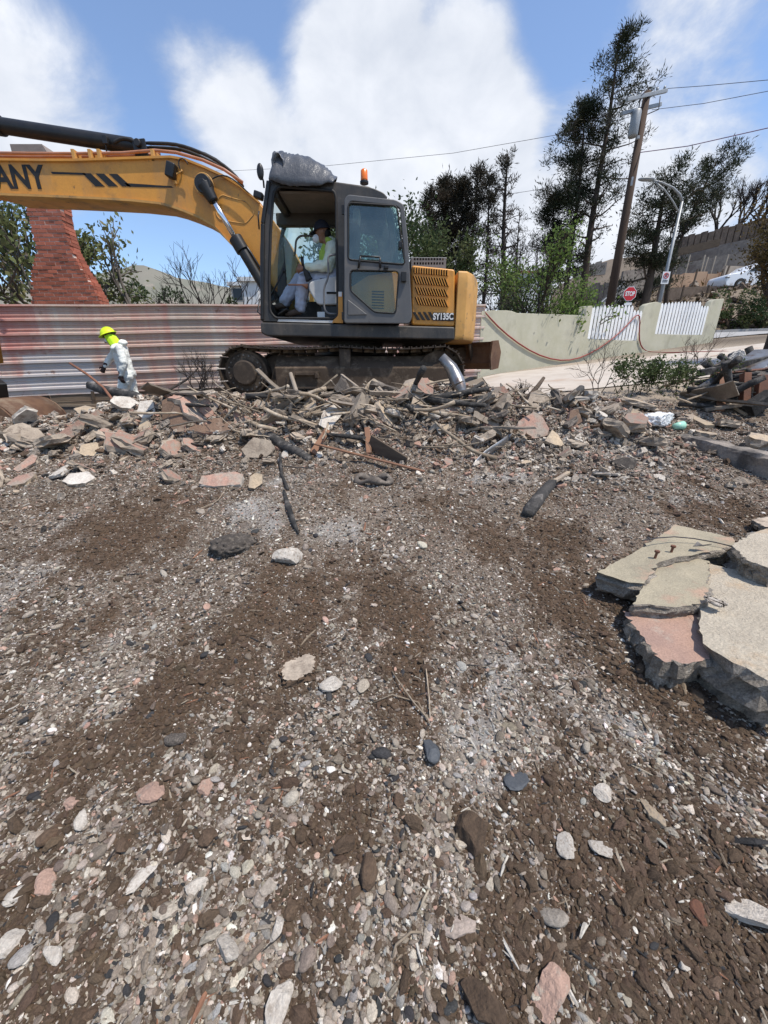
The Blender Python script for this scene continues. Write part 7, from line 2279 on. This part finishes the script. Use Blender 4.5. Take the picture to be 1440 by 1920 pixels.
tilted('concrete_slab', [(804, 776), (808, 766), (836, 752), (864, 758), (860, 774), (834, 778)], [4.9, 4.95, 5.02, 5.0, 4.92, 4.88], .06, ['conc_pink', 'conc_grey'], 'smooth pink slab in front of the track near the silver pipe', seed=25)
tilted('concrete_slab', [(770, 768), (774, 734), (804, 730), (810, 750), (792, 770)], [4.95, 5.1, 5.1, 5.05, 4.95], .05, ['conc_grey', 'conc_grey'], 'flat grey slab standing against the track', seed=26)
tilted('concrete_slab', [(746, 738), (760, 714), (788, 706), (820, 718), (800, 726), (770, 728)], [5.3, 5.4, 5.45, 5.4, 5.3, 5.28], .05, ['conc_tan', 'conc_pink'], 'thin tan slab lying high against the track frame', seed=27)
tilted('concrete_slab', [(968, 812), (972, 790), (1000, 772), (1014, 776), (1030, 804), (1026, 816), (1004, 822)], [4.5, 4.6, 4.68, 4.66, 4.55, 4.5, 4.46], .07, ['conc_pink', 'conc_pink'], 'broken pink slab cracked into wedges on the right of the heap', seed=28)
tilted('concrete_slab', [(956, 810), (960, 796), (972, 800), (974, 812), (964, 816)], [4.5, 4.55, 4.55, 4.5, 4.48], .05, ['conc_pink', 'conc_pink'], 'small pink wedge left of the cracked pink slab', seed=29)
tilted('concrete_slab', [(1022, 826), (1036, 806), (1046, 814), (1060, 838), (1042, 834)], [4.35, 4.45, 4.42, 4.32, 4.32], .05, ['conc_tan', 'conc_grey'], 'tan triangular shard right below the cracked pink slab', seed=30)
tilted('concrete_slab', [(1066, 792), (1070, 770), (1084, 766), (1092, 790), (1076, 800)], [4.7, 4.8, 4.82, 4.75, 4.68], .06, ['brown_under', 'conc_pink'], 'brownish pink block standing on the right shoulder of the heap', seed=31)
tilted('concrete_slab', [(982, 768), (996, 736), (1010, 730), (1030, 744), (1034, 760), (1012, 768)], [4.9, 5.1, 5.12, 5.08, 5.0, 4.9], .10, ['conc_grey', 'conc_grey'], 'dusty grey slab leaning at the top right of the heap', seed=32)
tilted('concrete_slab', [(926, 742), (926, 726), (946, 724), (956, 738), (946, 746)], [5.2, 5.25, 5.25, 5.2, 5.18], .05, ['conc_pink', 'conc_white'], 'pink block with a white side by the blade', seed=33)
slab('concrete_slab', [(524, 1254), (540, 1238), (570, 1228), (588, 1226), (592, 1240), (584, 1258), (560, 1272), (536, 1278)], [.03, .035, .04, .045, .045, .04, .03, .025], .07, ['conc_grey', 'soil_clod'], 'grey slab half buried in brown soil in the middle of the slope', seed=34)
tilted('concrete_slab', [(206, 752), (214, 742), (244, 744), (262, 756), (250, 766), (226, 764)], [5.2, 5.3, 5.35, 5.3, 5.2, 5.15], .06, ['conc_white', 'conc_grey'], 'white ash coated lump under the charred beam', seed=35)
tilted('concrete_slab', [(256, 776), (262, 752), (286, 750), (292, 776), (270, 786)], [5.0, 5.1, 5.12, 5.02, 4.95], .10, ['conc_white', 'conc_pink'], 'pale block right of the ash coated lump', seed=36)


# ---- timbers, pipes, scrap: each from end to end
def seat(x, y, Y):
    """keep a point in front of the ground that its ray meets"""
    return P(x, y, min(Y, G(x, y).y - .03))


def beam(name, a, b, w, h, mt, label, cat, up=(0, 0, 1), bevel=.006, segs=1):
    m = MB(); m.bar(seat(*a), seat(*b), w, h, up); return top_build(m, name, mt, label, cat, bevel=bevel)


def rod(name, pts, r, mt, label, cat, n=8, jit=.0):
    m = MB(); m.tube([seat(*p) for p in pts], r, n, True, jit); return top_build(m, name, mt, label, cat, smooth=True)


rod('charred_beam', [(166, 722, 6.0), (200, 733, 5.95), (250, 744, 5.8), (320, 772, 5.5)], [.05, .075, .085, .075], 'char', 'thick charred beam lying across the heap below the worker', 'beam', 8, .12)
rod('metal_rod', [(131, 681, 6.2), (165, 703, 6.1), (195, 728, 5.9), (222, 765, 5.6)], .018, 'rust_metal', 'long thin rusty rod sticking up to the left of the worker', 'rod')
rod('silver_pipe', [(828, 670, 5.25), (846, 690, 5.2), (858, 715, 5.15), (868, 742, 5.1)], [.055, .075, .085, .06], 'sheet_metal', 'crumpled silver pipe standing up against the track', 'pipe', 10, .18)
beam('board', (590, 832, 4.15), (796, 884, 3.85), .045, .018, 'plank_rust', 'long thin brown board sloping down the middle of the heap', 'board')
beam('board', (694, 828, 4.25), (760, 870, 4.0), .03, .16, 'dark_wood', 'wide dark board half hidden behind the long thin board', 'board')
beam('board', (688, 802, 4.4), (692, 850, 4.2), .06, .03, 'plank_rust', 'short upright brown stake beside the dark board', 'stake', (0, 1, 0))
beam('board', (586, 850, 4.15), (614, 806, 4.5), .07, .03, 'plank_rust', 'brown board propped at the dark hollow of the heap', 'board', (0, 1, 0))
rod('branch', [(508, 744, 5.3), (550, 748, 5.3), (608, 746, 5.25)], [.055, .05, .04], 'branch', 'thick pale branch lying along the foot of the track', 'branch', 9, .08)
rod('branch', [(660, 772, 4.9), (680, 742, 5.05), (706, 718, 5.15)], [.075, .08, .07], 'branch', 'stout broken branch stump standing before the track', 'branch', 10, .08)
rod('branch', [(540, 788, 4.75), (580, 778, 4.8), (640, 760, 4.9), (710, 740, 5.0)], [.03, .03, .028, .02], 'branch', 'long slanting pale branch across the middle of the heap', 'branch', 8, .06)
rod('branch', [(680, 770, 4.85), (760, 768, 4.9), (850, 778, 4.85), (922, 790, 4.75)], [.025, .026, .024, .018], 'branch', 'long level brown branch before the pink slab', 'branch', 8, .06)
rod('branch', [(755, 760, 4.9), (820, 746, 5.0), (900, 742, 5.05), (950, 745, 5.05)], [.024, .022, .02, .016], 'branch', 'long thin branch running right under the blade', 'branch', 8, .06)
rod('branch', [(486, 796, 4.7), (510, 776, 4.85), (545, 758, 5.0), (600, 748, 5.1)], [.035, .036, .034, .02], 'branch', 'curved brown branch rising from the left of the heap', 'branch', 8, .06)
rod('branch', [(464, 790, 4.7), (490, 800, 4.65), (520, 806, 4.6)], [.03, .03, .025], 'branch', 'short pale branch near the charred log', 'branch', 8, .06)
rod('charred_log', [(505, 815, 4.55), (530, 835, 4.4), (562, 850, 4.25), (582, 862, 4.15)], [.05, .06, .055, .04], 'char', 'black charred log in the shaded hollow of the heap', 'log', 9, .12)
rod('branch', [(525, 850, 4.1), (528, 890, 3.85), (540, 918, 3.65)], [.014, .017, .014], 'char', 'bent dark stick hanging down the face of the heap', 'stick', 8, .08)
rod('charred_stick', [(532, 920, 3.6), (540, 950, 3.35), (552, 985, 3.1), (560, 1000, 3.0)], [.012, .026, .018, .006], 'char', 'flat charred splinter stuck in the ash slope', 'stick', 7, .15)
rod('branch', [(545, 700, 5.4), (556, 735, 5.2), (570, 770, 5.0)], [.025, .03, .022], 'plank_grey', 'grey splinter leaning against the track frame', 'stick', 6, .08)
beam('board', (640, 702, 5.5), (690, 740, 5.2), .04, .02, 'plank_grey', 'pale splintered lath leaning on the track frame', 'board')
rod('branch', [(280, 778, 5.2), (310, 735, 5.5), (350, 712, 5.8), (372, 690, 6.0)], [.02, .018, .014, .008], 'charred_bark', 'thin burnt branch arching left of the track', 'branch', 6)
beam('board', (28, 814, 5.0), (112, 800, 5.1), .14, .03, 'plank_grey', 'grey board lying near the left edge of the heap', 'board')
rod('charred_timber', [(988, 966, 3.05), (1000, 948, 3.1), (1018, 926, 3.2), (1034, 906, 3.3)], [.045, .06, .058, .05], 'char', 'charred square timber stump on the right slope', 'timber', 6, .16)
beam('board', (1040, 902, 3.3), (1066, 886, 3.5), .035, .03, 'conc_tan', 'pale block of wood beside the charred timber', 'board')
rod('cut_branch', [(1060, 755, 5.2), (1090, 728, 5.3)], [.05, .045], 'char', 'dark cut log end sticking up on the right of the heap', 'log', 9, .08)
rod('cut_branch', [(985, 752, 5.2), (1010, 722, 5.3), (1020, 708, 5.35)], [.035, .03, .02], 'dark_wood', 'dark branch pointing up beside the dusty grey slab', 'branch', 7, .08)
for i, (pts, lb) in enumerate([([(700, 1320, 1.35), (770, 1300, 1.38), (800, 1352, 1.30)], 'pale root curling over the brown soil in the middle'), ([(795, 1240, 1.52), (803, 1290, 1.42), (806, 1350, 1.30)], 'straight thin root standing in the brown soil'), ([(735, 1262, 1.46), (760, 1310, 1.37), (795, 1345, 1.30), (806, 1362, 1.28)], 'branching tan root in the brown soil'), ([(735, 1800, .55), (750, 1760, .60), (790, 1752, .61)], 'short tan root on the gravel near the bottom')]):
    q = [G(p[0], p[1], .008) for p in pts]
    m = MB(); m.tube([q[0]] + [q[j].lerp(q[j + 1], .5) + Vector((0, 0, .012)) for j in range(len(q) - 1)] + [q[-1]], .0032, 5); top_build(m, 'root', 'branch', lb, 'root', smooth=True)
# curled rusty sheet with grey end, right middle
m = MB(); vs = []
a, b = seat(960, 815, 4.45), seat(893, 868, 4.0)
for i in range(9):
    f = i / 8; c = a.lerp(b, f)
    for j in range(9):
        t = -1.2 + 2.6 * j / 8; r = .09 + .03 * math.sin(f * 5)
        vs.append(c + Vector((.06 * math.sin(t) + .02 * math.sin(7 * f), r * math.sin(t) * .6, r * (1 - math.cos(t)) * .9 - .03)))
m.add(vs, [(i * 9 + j, i * 9 + j + 1, (i + 1) * 9 + j + 1, (i + 1) * 9 + j) for i in range(8) for j in range(8)])
o = top_build(m, 'curled_sheet', 'sheet_metal', 'curled rusty metal sheet with grey end on the right of the heap', 'metal sheet', smooth=True); o.modifiers.new('t', 'SOLIDIFY').thickness = .006
# flattened metal ring
g = G(700, 905, .03); m = MB()
q = [g + Vector((.16 * math.cos(t), .10 * math.sin(t), .02 * math.sin(3 * t))) for t in np.linspace(0, 6.2832, 25)]; m.tube(q, [.028 + .012 * math.sin(5 * i) for i in range(25)], 6)
top_build(m, 'bent_ring', 'conc_dark', 'crushed dark metal ring lying below the long thin board', 'scrap', smooth=True)
m = MB(); q = seat(610, 800, 4.6); m.add([q + Vector(v) for v in ((-.10, 0, -.02), (.02, -.02, -.03), (.10, .02, .01), (.0, .05, .03))], [(0, 1, 2, 3)]); o = top_build(m, 'yellow_scrap', 'yellow_scrap', 'small yellow scrap in the middle of the heap', 'scrap'); o.modifiers.new('t', 'SOLIDIFY').thickness = .012
tilted('torn_sheet', [(598, 796), (606, 770), (628, 756), (648, 770), (632, 788), (616, 806)], [4.7, 4.85, 4.95, 4.9, 4.8, 4.66], .012, ['conc_white', 'conc_white'], 'torn whitish sheet above the small yellow scrap', 'sheet', seed=41)

# charred lump on the slope
me_ = rock_mesh('charred_lump', 'conc_dark', 91, .55, .22, 4, 3, True)
put('charred_lump', me_, G(440, 1030, .03), (0, .1, .5), .125, 'round grey black charred lump half buried on the slope', 'lump')
# single stones
for i, (x, y, w, mt, fl, lb, cat) in enumerate([
        (428, 1780, 46, 'stone_white', .6, 'square white stone near the bottom left of the gravel', 'stone'), (520, 1742, 38, 'stone_white', .6, 'white angular stone near the bottom centre', 'stone'), (526, 1885, 62, 'stone_white', .6, 'tall white stone at the bottom edge', 'stone'),
        (86, 1664, 46, 'stone_pink', .4, 'pink six sided stone near the left edge', 'stone'), (40, 1678, 44, 'stone_white', .4, 'pale flat stone left of the pink six sided one', 'stone'), (368, 1668, 38, 'stone_white', .6, 'pale notched stone beside a dark splinter', 'stone'),
        (285, 1484, 52, 'stone_pink', .3, 'long salmon coloured shard on the left gravel', 'stone'), (384, 1480, 34, 'stone_pink', .6, 'rounded pink stone right of the salmon shard', 'stone'), (138, 1510, 38, 'stone_pink', .4, 'pink broken stone on the left gravel', 'stone'),
        (1400, 1722, 78, 'stone_white', .5, 'big cracked white rock at the lower right edge', 'rock'), (1030, 1865, 84, 'stone_pink', .4, 'long pink stone with white top at the bottom right', 'stone'), (1278, 1808, 28, 'stone_white', .6, 'small white stone near the bottom right', 'stone'),
        (886, 1568, 66, 'soil_clod', .75, 'largest brown soil clod right of centre', 'clod'), (645, 1590, 40, 'soil_clod', .8, 'brown soil clod left of the largest clod', 'clod'), (690, 1640, 44, 'soil_clod', .8, 'brown soil clod in the lower middle', 'clod'), (900, 1890, 80, 'soil_clod', .7, 'crumbling soil clod at the bottom edge', 'clod'),
        (806, 1414, 40, 'slate', .6, 'shiny dark slate stone in the middle', 'stone'), (966, 1466, 44, 'slate', .3, 'blue grey slate sliver right of the middle', 'stone'), (622, 1284, 38, 'stone_white', .4, 'bone coloured shard near the half buried slab', 'stone'),
        (540, 1052, 46, 'conc_white', .8, 'upright cream lump right of the charred lump', 'stone'), (265, 1645, 60, 'conc_white', .2, 'white splintered chip on the left gravel', 'chip'), (1222, 1528, 40, 'conc_tan', .4, 'flat tan stone right of centre', 'stone'),
        (1130, 1490, 36, 'stone_white', .4, 'white broken tile bits in the right gravel', 'tile'), (1310, 1716, 32, 'rust_metal', .4, 'small reddish tile scrap beside the cracked white rock', 'tile'), (155, 1540, 30, 'stone_white', .5, 'pale pebble below the pink broken stone', 'stone'),
        (1128, 1592, 44, 'conc_white', .3, 'pale chip pair in the lower right gravel', 'chip'), (1062, 1590, 42, 'conc_white', .4, 'whitish splinter beside brown soil, lower right', 'chip'), (100, 1795, 40, 'stone_white', .5, 'whitish stone at the lower left', 'stone'), (30, 1770, 44, 'stone_white', .5, 'pale leaf shaped stone at the lower left edge', 'stone'),
        (330, 1390, 34, 'conc_dark', .7, 'dark clinker lump on the left slope', 'stone'), (1390, 905, 30, 'conc_grey', .5, 'grey stone below the footing end', 'stone'), (1210, 1120, 40, 'conc_white', .5, 'pale corner fragment before the slab stack', 'stone')]):
    g = G(x, y); dist = (g - Vector((0, 0, EYE))); zc = dist.dot(Vector((0, math.cos(PIT), -math.sin(PIT))))
    s = w / FPX * zc * .52
    put('stone' if cat != 'clod' else 'soil_clod', rock_mesh('stone', mt, 700 + i, fl, .08, 3, 7), g + Vector((0, 0, s * fl * .5)), (random.gauss(0, .2), random.gauss(0, .2), random.uniform(0, 6.28)), s, lb, cat)
# concrete footing on the right
f0, f1 = G(1258, 842), Vector((3.78, 1.0, .55))
m = MB(); vs = []
NF = 90; fr_ = np.random.default_rng(4); jn = fr_.normal(size=(NF, 9, 2)); jn = (jn + np.roll(jn, 1, 0) + np.roll(jn, 2, 0)) / 2
for i in range(NF):
    t = i / (NF - 1); y = 4.95 - 3.6 * t; x = 3.60
    zt_ = .845 - .03 * t + .02 * float(fbm(np.array([t * 9]), np.array([.5]), 3, 7)[0])
    for q_, (dx, z_) in enumerate(((0, .3), (0, .62), (0, .72), (.0, zt_ - .03), (.02, zt_), (.08, zt_ + .004), (.15, zt_ + .004), (.2, zt_), (.215, .3))): vs.append((x + dx + jn[i, q_, 0] * .006, y, z_ + jn[i, q_, 1] * .006))
m.add(vs, [(i * 9 + j, i * 9 + j + 1, i * 9 + 10 + j, i * 9 + 9 + j) for i in range(NF - 1) for j in range(8)] + [tuple(range(9))])
mat('footing', (.30, .255, .21), (.20, .175, .15), 5, .95, .8, 30, c3=(.09, .078, .068), s3=2.5, f3=(.50, .66), speck=.3, sscale=60)
top_build(m, 'concrete_footing', 'footing', 'stained concrete footing edge running out at the right', 'footing')
# white bag, green cup
me_ = rock_mesh('white_bag', 'plastic_white', 95, .55, .25, 4, 4, True); put('white_bag', me_, G(1228, 800, .09), (0, 0, .3), (.20, .15, .20), 'crumpled white plastic bag on the rubble before the weeds', 'plastic bag')
q = G(1262, 806, .04); m = MB(); m.tube([q, q + Vector((.12, .02, .01))], [.035, .055], 14); top_build(m, 'plastic_cup', 'plastic_green', 'pale green plastic cup lying next to the white bag', 'cup', smooth=True)
# grey bag by the drive
me_ = rock_mesh('grey_bag', 'bag_grey', 96, .9, .16, 4, 5, True); g = P(1392, 668, 8.2); g.z = gz(g.x, 8.2) + .18; put('grey_bag', me_, g, (0, 0, .3), (.30, .26, .30), 'grey plastic rubbish bag at the edge of the driveway', 'plastic bag')
# weeds by the drive
wb = G(1235, 742); wt = thing('weed_clump', wb, 'green weed clump growing at the edge of the driveway', 'weeds')
R = random.Random(8); mb = MB(); tips = []; nodes = []
for k in range(20): grow(mb, wb + Vector((R.uniform(-.75, .75), R.uniform(-.25, .5), 0)), Vector((R.uniform(-.7, .7), R.uniform(-.5, .5), .8)), .22, .007, 3, R, tips, (1, 3), .6, .7, .05, 4, .2, nodes)
mb.build('stems', 'bark', wt)
r_ = np.random.default_rng(8); n = 3600; src = tips + nodes; ii_ = r_.integers(0, len(src), n)
C = np.array([src[i][0] for i in ii_]) + r_.normal(size=(n, 3)) * .05; L = .042 * r_.uniform(.6, 1.4, n)
leaf_cloud('foliage', 'leaf_dull', C, r_.normal(size=(n, 3)), L, L * .6, wt, 8, .1)
wb = G(1130, 745)
for k, (x, y, lb) in enumerate([(1120, 736, 'dead twiggy plant left of the green weeds'), (1300, 700, 'tall dry stalks rising behind the green weeds')]):
    g = G(x, y); bare_tree('dry_plant', g, 1.2, 80 + k, lb, 'plant', depth=4, r=.010, spread=.7, first=.3, trunks=3, mt='bark')
# burnt twig bush by the track
for k, (x, y, Y, lb) in enumerate([(372, 745, 5.9, 'burnt leafless twigs springing up left of the track'), (980, 735, 5.6, 'thin dead twigs on the heap before the wall')]):
    p = P(x, y, Y); p.z = gz(p.x, Y); bare_tree('twig_bush', p, 1.0 if k == 0 else .5, 90 + k, lb, 'twigs', depth=5, r=.016, spread=.65, first=.27, trunks=3)
# burnt wreckage on the right
WR = [('roof_sheet', (1318, 742, 6.2), (1450, 655, 6.9), .5, .02, 'sheet_metal', 'bent grey roofing sheet on the burnt wreckage', 'metal sheet'), ('charred_beam', (1310, 700, 6.6), (1450, 672, 6.7), .10, .10, 'char', 'charred beam lying behind the roofing sheet', 'beam'),
      ('rusty_post', (1395, 765, 5.9), (1398, 700, 6.0), .10, .10, 'rust_metal', 'upright rusty post under the roofing sheet', 'post'), ('rusty_post', (1425, 765, 5.8), (1432, 705, 5.9), .14, .12, 'rust_metal', 'thick rusty post at the edge of the wreckage', 'post'),
      ('wreck_board', (1320, 768, 5.8), (1445, 752, 5.6), .09, .05, 'plank_grey', 'grey board lying at the foot of the wreckage', 'board'), ('wreck_board', (1330, 735, 6.1), (1400, 778, 5.7), .05, .04, 'branch', 'pale stick slanting down before the wreckage', 'stick'),
      ('charred_beam', (1335, 755, 6.0), (1445, 715, 6.2), .14, .12, 'char', 'thick burnt beam in the middle of the wreckage', 'beam'), ('wreck_board', (1350, 770, 5.9), (1360, 690, 6.4), .10, .03, 'plank_rust', 'brown board standing in the wreckage', 'board'),
      ('roof_sheet', (1345, 700, 6.5), (1450, 690, 6.3), .4, .02, 'rust_metal', 'rusty sheet lying flat on the wreckage', 'metal sheet'), ('wreck_board', (1290, 780, 5.6), (1330, 800, 5.3), .12, .05, 'conc_tan', 'tan board on the ground before the wreckage', 'board'),
      ('charred_beam', (1400, 770, 5.6), (1450, 740, 5.6), .2, .16, 'char', 'black burnt lump of timber at the right edge', 'timber'), ('wreck_board', (1298, 690, 6.9), (1302, 745, 6.4), .025, .025, 'dark_wood', 'thin bent stalk left of the wreckage', 'stick')]
for nm, a, b, w, h, mt, lb, cat in WR: beam(nm, a, b, w, h, mt, lb, cat)
for i in range(34):
    x = R.uniform(1315, 1470); y = R.uniform(690, 775); Yd = R.uniform(5.6, 7.2)
    p = P(x, y, Yd); zg = gz(p.x, p.y); p.z = max(p.z, zg + .04)
    if p.z > zg + .55: p.z = zg + R.uniform(.1, .5)
    k = R.random(); me_ = chars[R.randrange(4)] if k < .45 else (sticks[R.randrange(8)] if k < .7 else planks[R.randrange(4)])
    wd = 'charred stick' if k < .45 else ('brown branch' if k < .7 else 'grey board')
    ln = R.uniform(.5, 1.3); ry = R.gauss(0, .35); hz_ = p.z - gz(p.x, p.y)
    put(wd.replace(' ', '_'), me_, p, (R.uniform(0, 6.28), ry, R.gauss(-.5, .7)), ln, '%s %s %s %s the burnt wreckage at the right edge' % ('short' if ln < .75 else ('middling' if ln < 1.0 else 'long'), 'level' if abs(ry) < .2 else 'slanting', wd, 'at the foot of' if hz_ < .12 else ('halfway up' if hz_ < .3 else 'on top of')), wd.split()[1], 'tangled pieces of the burnt wreckage')
for k, (x, y, s, mt, lb) in enumerate([(1320, 820, .16, 'tan', 'flat tan slab on the terrace behind the footing'), (1360, 800, .22, 'tan', 'brown flagstone on the terrace near the wreckage'), (1405, 815, .18, 'grey', 'grey flagstone on the terrace at the right edge'), (1285, 792, .14, 'grey', 'grey block beside the pale green cup'), (1270, 780, .12, 'dark', 'dark lump behind the white bag'), (1420, 838, .2, 'tan', 'tan flagstone just above the footing')]):
    put('flagstone', chunks[mt][k % 6], G(x, y), (.1, .1, k), s * 1.6, lb, 'flagstone')

# splinters and charcoal bits mixed into the gravel: uncountable
scol = bpy.data.collections.new('splinter_shapes')
for i in range(6):
    m = MB(); R2 = random.Random(60 + i); m.tube([(-.5, 0, 0), (-.2, R2.uniform(-.06, .06), .02), (.2, R2.uniform(-.06, .06), .0), (.5, 0, .01)], [.03, .07, .06, .02], 5); scol.objects.link(bpy.data.objects.new('splinter_%02d' % i, m.mesh('splinter', 'pebble')))
r_ = np.random.default_rng(83); n = 2200
Y = np.exp(r_.uniform(math.log(.6), math.log(5.6), n)) - .4; X = r_.uniform(-1, 1, n) * (1.15 * (Y + .5) + .3)
kk = r_.choice(5, n, p=[.3, .3, .15, .1, .15]); PS = np.array([[.045, .042, .04], [.26, .20, .14], [.42, .35, .26], [.60, .55, .47], [.30, .15, .09]])
L_s = .035 * np.exp(r_.normal(size=n) * .5)
scatter_object('splinters', np.stack([X, Y, ground_h(X, Y) + .004], 1), np.stack([r_.uniform(0, 6.28, n), r_.normal(size=n) * .25, r_.uniform(0, 6.28, n)], 1), np.stack([L_s, L_s * .8, L_s * .8], 1), r_.integers(0, 6, n), PS[kk], scol, 'small wood splinters and charcoal bits strewn over the gravel')
